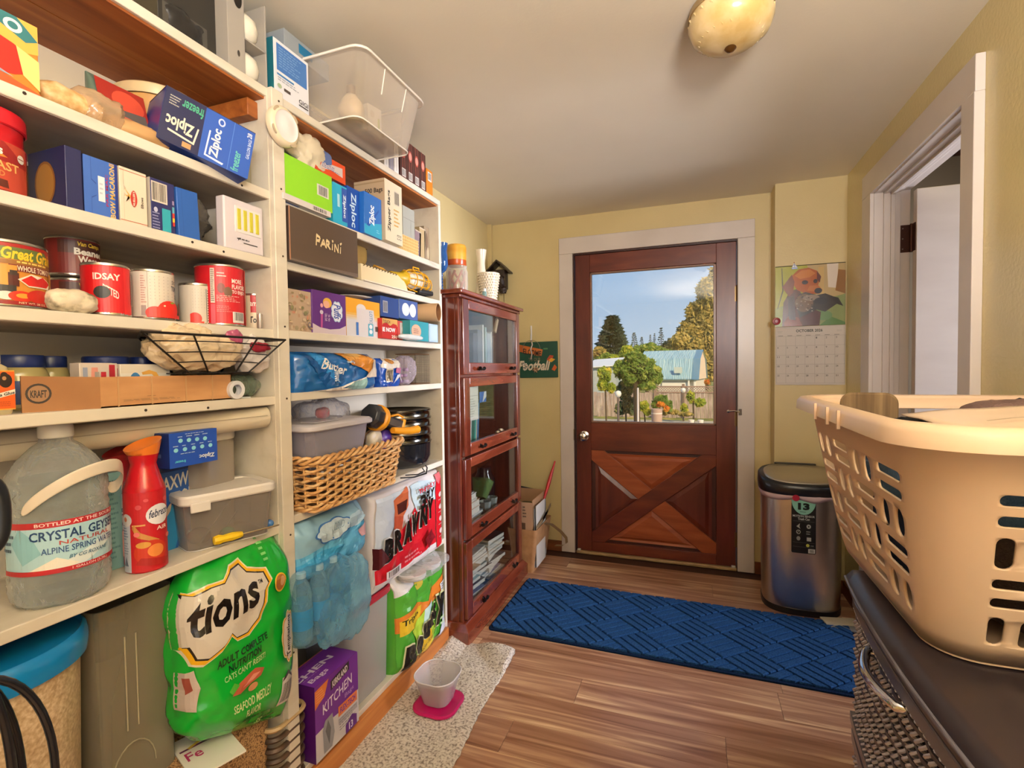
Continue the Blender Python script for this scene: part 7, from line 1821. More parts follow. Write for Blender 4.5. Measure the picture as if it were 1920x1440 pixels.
for i in range(130):
    x, y = rnd.uniform(-.043, .043), rnd.uniform(-.043, .043); zz = .008 + rnd.uniform(0, .012)
    (b if i % 2 else b2).lathe([(0, -.0028), (.0042, -.0018), (.0042, .0018), (0, .0028)], n=6, tf=Matrix.Translation((x, y, zz)) @ Euler((rnd.uniform(0, 3), rnd.uniform(0, 3), 0)).to_matrix().to_4x4())
t2 = b.build('kibble', M('5c2c14', .8), None); tag(t2, 'small heap of brown and tan kibble in the clear tub', 'pet food', kind='stuff'); t2.location = (-.895, 1.615, .025)
o = b2.build('tan_kibble', M('94642c', .8), t2); o['kind'] = 'stuff'
for i, (x, y, r_z) in enumerate(((.655, 2.735, 12), (.68, 2.70, -6))):
    o = thing('paper_bag_stack', 'flat cream paper lying by the trash can foot' if i == 0 else 'grey flat cardboard under the cream paper by the can', 'paper', (x, y, .0165 - .006 * i), r_z)
    B().box(-.07, .08, -.03, .04, 0, .005).build('sheet_stack', M('c8c0a8' if i == 0 else '8c8c88', .6), o)

# ---------------------------------------------------------------- trash can
t = thing('steel_trash_can', 'stainless steel motion sensor trash can with black rim and label', 'trash can', (.520, 2.93, 0), 0)
CWD, CDP = .365, .30


def cring(z, g=0., n=64, ex=2.7, slope=0.):
    out = []
    for i in range(n):
        a = 2 * PI * i / n
        x = (CWD / 2 + g) * math.copysign(abs(math.cos(a)) ** (2 / ex), math.cos(a)); y = (CDP / 2 + g) * math.copysign(abs(math.sin(a)) ** (2 / ex), math.sin(a))
        out.append((x, y, z + slope * (y + CDP / 2)))
    return out


SS = noisemat('brushed_stainless', [(.3, 'c4beb8'), (.7, 'd8d2cc')], scale=(1, 1, .5), ns=6, detail=3, rough=.30, bump=.25, metal=1, bscale=5)
B().loft([cring(0, -.004), cring(.03, -.002)]).build('black_base', M('17171a', .4), t, smooth=50)
B().loft([cring(.03, -.006), cring(.2, -.003), cring(.595, .0)]).build('can_body', SS, t, smooth=60)
B().loft([[(x + .004 * nz((x * 9, y * 9, 1), 3), y + .004 * nz((x * 9, y * 9, 5), 3), zz + .014 * nz((x, y, 0), 12)) for x, y, zz in cring(q, g)] for q, g in ((.575, .002), (.592, .009), (.61, .008))], False, False).build('bin_liner', M('d0b8c0', .35), t, smooth=60, solid=.001)
B().loft([cring(.602, .008), cring(.606, .012), cring(.632, .014, slope=.05), cring(.652, .012, slope=.14), cring(.658, .004, slope=.16)]).build('black_rim', M('1a1b1e', .3), t, smooth=50)
B().loft([cring(.655, -.012, slope=.16), cring(.661, -.014, slope=.16), cring(.665, -.022, slope=.17), cring(.667, -.08, slope=.165)]).build('steel_lid', noisemat('lid_steel', [(.3, 'b4ac98'), (.7, 'c4bca8')], ns=4, rough=.35, metal=.85), t, smooth=50)
B().loft([rr(0, .135, .20, .03, .012, .700), rr(0, .135, .20, .03, .012, .715)]).build('hinge_block', M('202124', .4), t)
B().lathe([(0, 0), (.016, 0), (.016, .001), (0, .001)], n=20, tf=Matrix.Translation((-.045, -CDP / 2 - .011, .594)) @ TX).build('red_tab', M('a82038', .4), t)


def canmap(x0, x1, z0, z1):
    def f(u, v, e):
        x = x0 + (x1 - x0) * u / 100; ex = 2.7
        y = -(CDP / 2) * (1 - min(1, abs(x) / (CWD / 2)) ** ex) ** (1 / ex)
        return Vector((x, y - e * 2 - .001, z0 + (z1 - z0) * v / 100))
    return f


LB = [('p', [(3, 0), (97, 0), (100, 2), (100, 100), (0, 100), (0, 2)], '17181a'), ('p', [(0, 99)] + [(50 - 50 * math.cos(PI * i / 16), 99 - 27 * math.sin(PI * i / 16)) for i in range(17)] + [(100, 99)], '8ccab8'), ('t', '13', 26, 81, 74, 94, '1c2422', 0, .06), ('l', 34, 76, 66, 78.5, 1, '3c5c54'), ('t', 'MOTION SENSOR', 5, 67.5, 95, 71.5, 'c8ccc8', 0, .02), ('t', 'Trash Can', 26, 62, 74, 66.5, 'c8ccc8', 0, .02), ('r', 6, 59.6, 94, 60, '6c706c'), ('r', 6, 20, 94, 20.4, '6c706c'), ('r', 6, 12, 94, 12.4, '6c706c'),
      ('p', [(20, 50), (34, 56), (32, 50), (36, 46)], 'a8aca8'), ('e', 70, 51, 9, 4, 'b0b4b0'), ('e', 70, 51, 3, 1.6, '17181a'), ('e', 28, 40, 9, 4, 'a8aca8'), ('e', 28, 40, 6.4, 2.8, '17181a'), ('p', [(24, 38), (32, 42.4), (31, 43), (23, 38.6)], 'a8aca8'), ('l', 60, 35, 80, 43, 2, '9ca09c'), ('e', 28, 28, 8, 4, '8c908c'), ('r', 62, 24, 80, 31, 'b0b4b0'), ('e', 66, 16, 7, 3, 'd8d860'), ('l', 76, 14, 92, 17, 1, '9ca09c'), ('r', 68, 2, 96, 10, 'd8d8d4'), ('b', 74, 3.5, 90, 8.5)]
decals(LB, canmap(-.062, .044, .318, .585), t, step=10, rough=.3)

# ---------------------------------------------------------------- drawer cart
t = thing('woven_drawer_cart', 'dark brown plastic drawer cart with woven fronts and chrome handles', 'drawer cart', (0, 0, 0))
CT = .860
DKB = M('2a2224', .35); GRY = M('5c585e', .28)


def frontx(y, g=0.):
    return .272 + .10 * ((y - .80) / .55) ** 2 * .6 - g


def cplan(g, z, y0=.50, y1=1.105):
    f = [(frontx(y0 + (y1 - y0) * i / 20, g), y0 - g * 0 + (y1 + g - y0) * i / 20, z) for i in range(21)]
    return f + [(.76, y1 + g, z), (.76, y0, z)]


B().loft([cplan(0, CT - .045), cplan(.008, CT - .040), cplan(.012, CT - .018), cplan(.004, CT - .004), cplan(-.006, CT)]).build('top_panel', DKB, t, smooth=40)
B().tube([(x, y, z) for x, y, z in cplan(.013, CT - .022)[:21]], .0035, 6).build('top_edge_trim', GRY, t, smooth=60)
B().tube([(x, y, z) for x, y, z in cplan(.006, CT - .045)[:21]], .003, 6).build('top_edge_trim', GRY, t, smooth=60)
B().box(.36, .76, .52, 1.09, .02, CT - .045).build('cart_frame', M('1e1a1c', .5), t)
for k in range(3):
    z1_ = CT - .052 - k * .262; z0_ = z1_ - .245
    dr = bpy.data.objects.new('drawer', None); COL.objects.link(dr); dr.parent = t
    b = B()
    for (zz, h_, g) in ((z1_ - .020, .020, .004), (z0_, .016, .006)):
        b.loft([[(x, y, zz) for x, y, _ in cplan(g, 0)], [(x, y, zz + h_) for x, y, _ in cplan(g, 0)]])
    b.build('drawer_rail', GRY, dr, smooth=40)
    P = cplan(-.012, 0)
    B().loft([[(x, y, z0_ + .01) for x, y, _ in P], [(x, y, z1_ - .01) for x, y, _ in P]]).build('drawer_box', M('1a1618', .6), dr, smooth=40)
    nrow = 8; zr = [(z0_ + .016) + (z1_ - z0_ - .036) * (i + .5) / nrow for i in range(nrow)]
    b = B()
    for i, zz in enumerate(zr):
        b.tube([(frontx(.50 + .60 * j / 40, -.004 + .002 * math.sin(j * PI / 2 + i * PI)), .50 + .60 * j / 40, zz) for j in range(41)], .0055, 5)
    o = b.build('woven_band', M('2c2629', .35), dr, smooth=60); o['kind'] = 'stuff'
    b = B()
    cols = 46
    for j in range(cols):
        y = .50 + .60 * (j + .5) / cols
        pts = []
        for q in range(nrow * 6 + 1):
            f = q / 6; zz = (z0_ + .016) + (z1_ - z0_ - .036) * q / (nrow * 6)
            s_ = math.cos(2 * PI * f)
            pts.append((frontx(y, -.003 + .006 * s_), y - .0045 * math.sin(2 * PI * f), zz))
        b.tube(pts, .0026, 5)
    o = b.build('woven_strand', M('aaa4ac', .2), dr, smooth=60); o['kind'] = 'stuff'
    zh = z1_ - .030
    b = B().tube([(frontx(.955, .0), .955, zh)] + [(frontx(.955 - .145 * i / 12, .010 + .016 * math.sin(PI * i / 12)), .955 - .145 * i / 12, zh) for i in range(13)] + [(frontx(.81, 0), .81, zh)], .0075, 12)
    b.build('chrome_handle', M('c8c8cc', .12, 1), dr, smooth=60)

# ---------------------------------------------------------------- laundry basket
t = thing('beige_laundry_basket', 'large beige plastic laundry basket with slotted sides, full of clothes', 'laundry basket', (0, 0, 0))
BB0, BB1 = CT + .003, 1.180
LBm = noisemat('beige_basket_plastic', [(.3, 'd0b294'), (.7, 'd8bc9e')], ns=3, rough=.3, spec=.4)
NC = 10
TR_ = rr(.492, 1.02, .490, .650, .085, 0, NC); BR_ = rr(.492, 1.020, .385, .450, .055, 0, NC)
# start the ring at the middle of the right side so that the seam is hidden
TRv = [Vector(p) for p in TR_]; BRv = [Vector(p) for p in BR_]
Ls = [0]
for i in range(len(TRv)): Ls.append(Ls[-1] + (TRv[(i + 1) % len(TRv)] - TRv[i]).length)
PER = Ls[-1]


def bpos(s, v):
    s = s % PER
    i = 0
    while i < len(TRv) - 1 and Ls[i + 1] < s: i += 1
    f = (s - Ls[i]) / (Ls[i + 1] - Ls[i])
    a = TRv[i].lerp(TRv[(i + 1) % len(TRv)], f); c = BRv[i].lerp(BRv[(i + 1) % len(BRv)], f)
    k = v ** .85
    p = c.lerp(a, k); p.z = BB0 + .004 + (BB1 - BB0 - .012) * v
    return p


HH = .32   # sheet height in the flat layout


def slot(cx_, cy2, w_, h_):
    r = min(w_, h_) / 2 * .98; out = []
    for k, (sx, sy) in enumerate(((1, 1), (-1, 1), (-1, -1), (1, -1))):
        for i in range(5):
            a = PI / 2 * (k + i / 4); out.append((cx_ + sx * (w_ / 2 - r) + r * math.cos(a), cy2 + sy * (h_ / 2 - r) + r * math.sin(a)))
    return out


holes = []
# ring order from rr: corner (+x,+y), top side, corner (-x,+y), left side, corner (-x,-y), near side, corner (+x,-y), right side
sb0, sb1 = Ls[NC], Ls[NC + 1]           # back side (+y)
sl0, sl1 = Ls[2 * NC + 1], Ls[2 * NC + 2]   # left side (-x), running from far to near
sn0, sn1 = Ls[3 * NC + 2], Ls[3 * NC + 3]   # near side (-y), running from left to right


def cells(s0, s1, nc, nr, t0, t1, par):
    cw = (s1 - s0) / nc; ch = (t1 - t0) / nr
    for i in range(nc):
        for j in range(nr):
            cx_, cy2 = s0 + cw * (i + .5), t0 + ch * (j + .5)
            if (i + j + par) % 2:
                for d in (-1, 1): holes.append(slot(cx_ + d * cw * .24, cy2, cw * .27, ch * .78))
            else:
                for d in (-1, 1): holes.append(slot(cx_, cy2 + d * ch * .24, cw * .76, ch * .27))


cells(sl0 - .015, sl1 + .02, 4, 4, .03, .258, 0)
cells(sn0 - .02, sn0 + .284, 4, 4, .025, .252, 1)
cells(sb0 + .02, sb1 - .02, 4, 4, .035, .235, 0)
cx_ = (sb0 + sb1) / 2 + .0
holes.append(slot(cx_, .282, .15, .03))
cu = bpy.data.curves.new('t', 'CURVE'); cu.dimensions = '2D'; cu.fill_mode = 'FRONT' if False else 'BOTH'
for P in [[(0, 0), (PER, 0), (PER, HH), (0, HH)]] + holes:
    sp = cu.splines.new('POLY'); sp.points.add(len(P) - 1); sp.use_cyclic_u = True
    for i, (x, y) in enumerate(P): sp.points[i].co = (x, y, 0, 1)
o_ = bpy.data.objects.new('t', cu)
me = bpy.data.meshes.new_from_object(o_)
bpy.data.objects.remove(o_); bpy.data.curves.remove(cu)
bm = bmesh.new(); bm.from_mesh(me)
for s_ in sorted(set([round(x, 5) for x in Ls[1:-1]] + [PER * i / 60 for i in range(1, 60)])):
    bmesh.ops.bisect_plane(bm, geom=bm.verts[:] + bm.edges[:] + bm.faces[:], plane_co=(s_, 0, 0), plane_no=(1, 0, 0))
for i in range(1, 6):
    bmesh.ops.bisect_plane(bm, geom=bm.verts[:] + bm.edges[:] + bm.faces[:], plane_co=(0, HH * i / 6, 0), plane_no=(0, 1, 0))
for v in bm.verts: v.co = bpos(min(v.co.x, PER - 1e-6) if v.co.x < PER - 1e-5 else 0.0, min(1, max(0, v.co.y / HH)))
bmesh.ops.remove_doubles(bm, verts=bm.verts[:], dist=.00005)
bmesh.ops.recalc_face_normals(bm, faces=bm.faces)
bm.to_mesh(me); bm.free()
me.materials.clear(); me.materials.append(LBm)
me.polygons.foreach_set('use_smooth', [True] * len(me.polygons)); me.set_sharp_from_angle(angle=R(50))
o = bpy.data.objects.new('slotted_wall', me); COL.objects.link(o); o.parent = t
d = o.modifiers.new('t', 'SOLIDIFY'); d.thickness = .0035; d.offset = 0
B().loft([[(p.x, p.y, BB0) for p in BRv], [(p.x, p.y, BB0 + .006) for p in BRv]]).build('basket_floor', LBm, t)


def trim(g, z): return [((p.x - .487) * (1 + g / .25) + .487, (p.y - 1.015) * (1 + g / .33) + 1.015, z) for p in TRv]


B().loft([trim(.000, BB1 - .012), trim(.001, BB1 - .002), trim(.008, BB1), trim(.020, BB1 - .002), trim(.026, BB1 - .010), trim(.028, BB1 - .028), trim(.025, BB1 - .028), trim(.022, BB1 - .012), trim(.008, BB1 - .006), trim(.003, BB1 - .012)], False, False).build('rolled_rim', LBm, t, smooth=50)
for y in (.93, 1.0, 1.09):     # moulded grip ribs on the rim
    P = bpos((sl0 + sl1) / 2 + (1.01 - y), 1.0)
    B().box(P.x - .0305, P.x - .026, y - .003, y + .003, BB1 - .034, BB1 - .004).build('grip_rib', LBm, t)
# clothes in the basket
CL = [('dark_denim', 'dark blue denim bundled low in the laundry basket', '26344a', (.405, 1.02, .965), (.18, .38, .18), 4, .014),
      ('grey_shirt', 'mid grey knitted garment lying in the laundry basket', '6a6660', (.48, .93, 1.02), (.24, .22, .18), 5, .03),
      ('blue_jeans', 'faded blue jeans folded along the slotted side', '4a6684', (.385, 1.02, 1.065), (.175, .42, .13), 6, .014),
      ('brown_cloth', 'dark brown cloth behind the near slots of the basket', '3a2e26', (.49, .875, .98), (.30, .13, .20), 7, .012),
      ('black_cloth', 'black cloth near the basket rim', '17171a', (.38, 1.02, 1.125), (.14, .16, .06), 8, .02),
      ('striped_knit', 'brown and white knitted bundle peeking over the basket rim', '6c5650', (.50, 1.06, 1.155), (.13, .11, .06), 9, .015),
      ('dark_sweater', 'dark navy sweater heaped against the basket back', '20242e', (.58, 1.15, 1.135), (.20, .16, .09), 10, .02),
      ('pale_shirt', 'pale blue-grey shirt filling the middle of the basket', '8c98a8', (.46, 1.12, 1.06), (.26, .20, .14), 11, .03)]
for nm, lb, c, cc, sz, sd, am in CL:
    o = thing(nm, lb, 'clothing', (cc[0], cc[1], cc[2] - sz[2] / 2), 0, 'clothes in the laundry basket')
    lump('cloth_folds', noisemat(nm + '_fabric', [(.35, c), (.65, c)], ns=60, rough=.9, bump=.6, spec=.15, bscale=400), o, (0, 0, sz[2] / 2), sz, sd, am, 14, n=40)
o = thing('tan_corduroy_cloth', 'folded tan corduroy cloth standing up at the basket corner', 'clothing', (.345, 1.235, 1.10), -12)
FL2 = Matrix(((1, 0, 0, 0), (0, 0, -1, 0), (0, 1, 0, 0), (0, 0, 0, 1)))
B().loft([[tuple(FL2 @ Vector(p)) for p in rr(0, .035, .10, .11, .022, q, 5)] for q in (-.006, .008)]).build('folded_cloth', noisemat('tan_corduroy', [(.3, '4a3620'), (.7, '806848')], scale=(26, 1, 1), ns=3, rough=.9, bump=.5), o, bevel=.004)
o = thing('cream_printed_sheet', 'cream plastic sheet with dark print draped over the basket contents', 'sheet', (.53, .84, 1.155), 0)
SHT = noisemat('cream_sheet_film', [(.3, 'd8bc9c'), (.7, 'e2cab0')], ns=5, rough=.35, bump=.2)


def sheetf(u, v):
    x = -.20 + .42 * u; y = -.125 + .30 * v
    return (x, y, .012 + .050 * u * (1 - v * .3) + .006 * nz((x, y, 0), 12) - .012 * (1 - v) * (1 - u))


B().grid(sheetf, 24, 18).build('sheet_body', SHT, o, solid=.002)
decals([('t', 'Straightforwardness', 46, 22, 98, 34, '3a3028', 6.0, .01, .2), ('l', 30, 60, 80, 70, 1, 'a89078'), ('r', 10, 44, 40, 45, '9c8468')], lambda u, v, e: Vector(sheetf(u / 100, v / 100)) + Vector((0, 0, .0035 + e * 2)), o, step=(8, 8))
# ---------------------------------------------------------------- the yard seen through the door window
GZ = -.72


def at(px, Y): return (px - 1300.5) * Y / 1049.0


def zt_(py, Y): return 1.25 - (py - 684.5) * Y / 1049.0


GRASS = noisemat('dry_lawn', [(.3, '4a5420'), (.5, '7c8038'), (.7, 'b0a05c')], ns=1.6, detail=8, rough=.9)
struct('ground', B().box(-60, 60, 3.6, 160, GZ - .3, GZ), GRASS)
struct('ground_patio', B().box(-12, 9, 3.45, 18.8, GZ - .1, GZ + .03), noisemat('patio_concrete', [(.3, '9c9080'), (.7, 'c0b4a0')], ns=3, rough=.85))


def leafmat(name, a, b_, c):
    m, t, b = nodes(name, .6)
    n = t.nodes.new('ShaderNodeTexNoise'); n.inputs['Scale'].default_value = 4.5; n.inputs['Detail'].default_value = 6
    tc = t.nodes.new('ShaderNodeTexCoord'); t.links.new(tc.outputs['Object'], n.inputs['Vector'])
    r = ramp(t, [(.32, a), (.5, b_), (.68, c)])
    t.links.new(n.outputs[0], r.inputs[0]); t.links.new(r.outputs[0], b.inputs['Base Color'])
    b.inputs['Subsurface Weight'].default_value = 0
    tl = t.nodes.new('ShaderNodeBsdfTranslucent'); t.links.new(r.outputs[0], tl.inputs[0])
    mx = t.nodes.new('ShaderNodeMixShader'); mx.inputs[0].default_value = .3
    t.links.new(b.outputs[0], mx.inputs[1]); t.links.new(tl.outputs[0], mx.inputs[2]); t.links.new(mx.outputs[0], t.nodes['Material Output'].inputs[0])
    return m


def leaves(name, mat, parent, blobs, n, size, seed=1, core=True):
    """leaf-sized facets scattered through the outer shell of several ellipsoids, one crown"""
    rnd = random.Random(seed); b = B(); nb_ = []
    for (x, y, z, a_, c_, e_) in blobs:
        nb_.append((x, y, z, a_ * .8, c_ * .8, e_ * .8))
        for _ in range(9):
            th = rnd.uniform(0, 2 * PI); ph = math.acos(rnd.uniform(-.9, 1))
            nb_.append((x + a_ * .75 * math.sin(ph) * math.cos(th), y + c_ * .75 * math.sin(ph) * math.sin(th), z + e_ * .75 * math.cos(ph), a_ * rnd.uniform(.22, .38), c_ * .32, e_ * rnd.uniform(.22, .38)))
    full = blobs; blobs = nb_; n = int(n * 1.25); size *= 1.35
    tot = sum(bl[3] * bl[4] + bl[3] * bl[5] for bl in blobs)
    for (x, y, z, rx_, ry_, rz_) in blobs:
        for _ in range(int(n * (rx_ * ry_ + rx_ * rz_) / tot)):
            th = rnd.uniform(0, 2 * PI); ph = math.acos(rnd.uniform(-1, 1)); r = rnd.uniform(.72, 1.06) * (1 + .22 * noise.noise(Vector((math.sin(ph) * math.cos(th) * 2 + seed, math.sin(ph) * math.sin(th) * 2 + x, math.cos(ph) * 2))))
            p = Vector((x + rx_ * r * math.sin(ph) * math.cos(th), y + ry_ * r * math.sin(ph) * math.sin(th), z + rz_ * r * math.cos(ph)))
            a = Vector((rnd.gauss(0, 1), rnd.gauss(0, 1), rnd.gauss(0, 1))).normalized(); c = a.orthogonal().normalized(); s_ = size * rnd.uniform(.6, 1.3)
            b.add([p - a * s_, p + c * s_ * .5, p + a * s_, p - c * s_ * .5], [(0, 1, 2, 3)])
    o = b.build(name, mat, parent, smooth=0)
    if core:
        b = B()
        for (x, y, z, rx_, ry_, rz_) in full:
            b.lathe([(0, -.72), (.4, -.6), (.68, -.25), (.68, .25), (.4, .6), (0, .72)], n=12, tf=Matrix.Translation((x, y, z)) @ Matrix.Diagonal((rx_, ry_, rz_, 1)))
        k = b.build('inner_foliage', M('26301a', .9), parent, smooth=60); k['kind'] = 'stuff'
    return o


LM = {'lime': leafmat('lime_leaves', '5c7c1c', 'a0b038', 'e0cc50'), 'mid': leafmat('mid_green_leaves', '3c5c1c', '709038', 'b8bc58'), 'dark': leafmat('blue_green_needles', '304438', '4c6454', '78907c'), 'gold': leafmat('gold_and_sunlit_leaves', '5c6030', 'a89850', 'e8c878'), 'grey': leafmat('grey_green_leaves', '38503c', '5c7054', '98985c'), 'orange': leafmat('orange_flowers', 'c8541c', 'e0802c', 'e8b040')}  # gold ramp carries the big tree's golden sunlight in its leaf colours


def tree(name, label, px, py0, py1, Y, blobs, mat, n, size, trunk=True, cat='tree', group=None, seed=1, tcol='4a3c2c'):
    X = at(px, Y); t = thing(name, label, cat, (X, Y, GZ), 0, group)
    k = Y / 1049.0
    bl = [((bx_ - px) * k, 0 + dy, zt_(by, Y) - GZ, rx_ * k, rx_ * k * .8, rz_ * k) for bx_, by, rx_, rz_, dy in blobs]
    leaves('crown', LM[mat], t, bl, n, size, seed)
    if trunk:
        B().tube([(0, 0, -.1), (.03, 0, (zt_(py1, Y) - GZ) * .5), (0, 0, max(.4, zt_(blobs[0][1], Y) - GZ))], .012 * Y ** .5 * (2 if cat == 'tree' else .5), 8).build('trunk', M(tcol, .8), t, smooth=60)
    return t


def conifer(label, px, top, base, half, Y, seed, mat='dark', n=900):
    X = at(px, Y); k = Y / 1049.0; h = zt_(top, Y) - GZ; zb = zt_(base, Y) - GZ; R0 = half * k
    t = thing('conifer', label, 'tree', (X, Y, GZ), 0)
    rnd = random.Random(seed); b = B()
    B().tube([(0, 0, -.1), (0, 0, h * .96)], .012 * h + .05, 7, rf=lambda q: 1 - .85 * q).build('trunk', M('3c3026', .9), t)
    for i in range(n):
        f = rnd.random() ** 1.25; lvl = int(f * 15) / 15; z_ = zb + (h - zb) * (lvl + rnd.uniform(0, .03)); r = R0 * (1 - lvl) ** .8 * (1 - .30 * ((f * 15) % 1)) * rnd.uniform(.35, 1.12)
        a = rnd.uniform(0, 2 * PI); p = Vector((r * math.cos(a), r * math.sin(a), z_ - r * .22)); d = Vector((math.cos(a), math.sin(a), rnd.uniform(-.45, .25))) * R0 * rnd.uniform(.10, .2); s_ = Vector((-math.sin(a), math.cos(a), rnd.uniform(-.4, .4))) * R0 * .055
        b.add([p - s_, p + s_, p + d * 1.4], [(0, 1, 2)])
        b.add([p - s_ * .4 + Vector((0, 0, .05 * R0)), p - s_ * .4 - Vector((0, 0, .14 * R0)), p + d], [(0, 1, 2)])
    b.build('branches', LM[mat], t, smooth=0)
    return t


conifer('large spruce rising over the hedge beside the door window frame', 1143, 574, 676, 48, 62, 1, n=3200)
for i, (px, top, hw_) in enumerate(((1187, 612, 13), (1202, 622, 10), (1219, 618, 8), (1227, 615, 8), (1240, 604, 13), (1255, 626, 12))):
    conifer(('small fir just past the large spruce', 'low fir second past the large spruce', 'thin fir third past the large spruce', 'narrow fir before the tallest small fir', 'tallest of the small firs with bare tip', 'low fir next to the sunlit tree')[i], px, top, 668, hw_, 70 + i, 10 + i, n=420)
tree('sunlit_tree', 'tall leafy tree with golden sunlight in its leaf colour filling the window edge', 1325, 500, 760, 44, [(1330, 560, 30, 48, 0), (1312, 600, 34, 40, .5), (1290, 640, 34, 34, 0), (1268, 655, 26, 28, 1), (1335, 640, 30, 60, 0), (1320, 690, 34, 40, 0), (1345, 530, 22, 40, 0)], 'gold', 9000, .20, seed=3)
tree('dark_leaning_tree', 'blue-green tree crown below the sunlit tree by the shed roof', 1258, 640, 760, 48, [(1262, 650, 26, 22, 0), (1248, 664, 24, 18, 0), (1282, 628, 16, 22, 0)], 'grey', 2500, .2, seed=4)
for i, (px, py, rx_, rz_, m_) in enumerate(((1122, 668, 22, 18, 'mid'), (1150, 672, 26, 16, 'lime'), (1182, 662, 30, 20, 'lime'), (1212, 654, 28, 18, 'mid'), (1240, 662, 26, 16, 'mid'), (1115, 655, 14, 14, 'gold'))):
    tree('hedge_tree', ('round green shrub tree low beside the big spruce', 'yellow-green shrub tree under the big spruce', 'bright lime shrub tree behind the bushy tree top', 'tall mid green shrub tree behind the bushy tree', 'olive shrub tree above the shed roof start', 'golden shrub tree at the very window edge')[i], px, py, 740, 38, [(px, py, rx_, rz_, 0)], m_, 1300, .13, seed=20 + i, group='shrub trees in front of the firs', trunk=True)
# bushy round tree in the garden
tree('bushy_tree', 'large round bushy tree with dense bright leaves in mid garden', 1190, 700, 790, 15, [(1200, 690, 34, 28, 0), (1222, 702, 20, 24, .2), (1180, 700, 24, 26, 0), (1190, 668, 22, 16, 0), (1158, 690, 16, 24, .1), (1212, 722, 18, 12, 0)], 'mid', 8500, .042, seed=31)
tree('yellow_bush', 'small yellow-green bush tree beside the arch near the frame', 1127, 700, 790, 14, [(1125, 700, 15, 18, 0), (1123, 722, 12, 14, 0), (1140, 728, 10, 10, 0)], 'lime', 2200, .036, seed=32, cat='bush')
tree('dark_trunk_shrub', 'grey-green shrub thicket under the bushy tree crown', 1168, 740, 790, 15.5, [(1168, 735, 17, 26, 0), (1178, 765, 15, 20, 0), (1160, 770, 12, 16, 0)], 'grey', 2200, .04, seed=33, cat='bush')
# sheds
t = thing('gambrel_barn', 'small white barn with blue metal gambrel roof behind the fence', 'barn', (0, 0, 0))
Y = 30.0
xl, xr = at(1232, Y), at(1306, Y); zr_, zm, ze = zt_(662, Y), zt_(670, Y), zt_(711, Y); zg = GZ
ROOF = noisemat('weathered_blue_metal', [(.3, '7ca0b4'), (.5, '9cc0d0'), (.7, 'c0d8dc')], scale=(14, 1, 1), ns=1.4, detail=5, rough=.4)
b = B().box(xl, xr, Y + .1, Y + 4.0, zg, ze + .1)
b.build('barn_wall', M('d4ccc4', .7), t)
pr = [(Y - .15, ze), (Y + .55, zm), (Y + 1.8, zr_ + .3), (Y + 3.2, zm), (Y + 3.9, ze)]
b = B()
xo, xi = xr + .15, xl - 1.2
n_ = 34
for i in range(n_):
    a0, a1 = xi + (xo - xi) * i / n_, xi + (xo - xi) * (i + .86) / n_
    b.loft([[(a0, y, z) for y, z in pr], [(a0 + .02, y - .03, z + .03) for y, z in pr], [(a1, y - .03, z + .03) for y, z in pr], [(a1 + .02, y, z) for y, z in pr]], False, False, closed=False)
b.loft([[(xi, y, z - .02) for y, z in pr], [(xo, y, z - .02) for y, z in pr]], False, False, closed=False)
b.build('ribbed_roof', ROOF, t, smooth=0)
B().prism([(Y + .0, ze), (Y + .6, zm), (Y + 1.8, zr_ + .28), (Y + 3.2, zm), (Y + 3.9, ze)], xr - .02, xr + .10, Matrix(((0, 0, 1, 0), (1, 0, 0, 0), (0, 1, 0, 0), (0, 0, 0, 1)))).build('gable_end', M('e0c8b4', .7), t)  # warm sunlight put into the end wall's colour
B().box(xo - .30, xo + .02, Y - .2, Y - .14, ze - .02, ze + .02).loft([[(xo - .35, y - .06, z + .02) for y, z in pr], [(xo + .03, y - .06, z + .02) for y, z in pr]], False, False, closed=False).build('roof_edge_trim', M('5c88a8', .4), t, smooth=0)
B().box(at(1265, Y), at(1280, Y), Y - .16, Y - .10, zt_(698, Y), zt_(686, Y)).build('roof_vent', M('c4d0cc', .5), t)
B().box(at(1240, Y), at(1291, Y), Y + .02, Y + .12, zt_(724, Y), zt_(717, Y)).build('white_band', M('ece8e4', .6), t)
for px in (1291, 1302):
    B().box(at(px, Y), at(px + 3, Y), Y - .1, Y + .1, zg, ze).build('corner_post', M('ece8e4', .6), t)
a_ = R(-8)
t.rotation_euler = (0, 0, a_); t.location = (xr - (xr * math.cos(a_) - Y * math.sin(a_)), Y - (xr * math.sin(a_) + Y * math.cos(a_)), 0)
t = thing('white_shed', 'long low white roofed shed half hidden by the yellow bush', 'shed', (0, 0, 0))
Y = 26
B().box(at(1085, Y), at(1150, Y), Y, Y + 3, GZ, zt_(684, Y)).build('shed_wall', M('a8b0b4', .7), t)
B().loft([[(at(1083, Y), Y - .2, zt_(686, Y)), (at(1152, Y), Y - .2, zt_(682, Y)), (at(1152, Y), Y + 3, zt_(664, Y)), (at(1083, Y), Y + 3, zt_(668, Y))], [(at(1083, Y), Y - .2, zt_(684, Y)), (at(1152, Y), Y - .2, zt_(680, Y)), (at(1152, Y), Y + 3, zt_(662, Y)), (at(1083, Y), Y + 3, zt_(666, Y))]]).build('shed_roof', M('e0e2e6', .5), t)
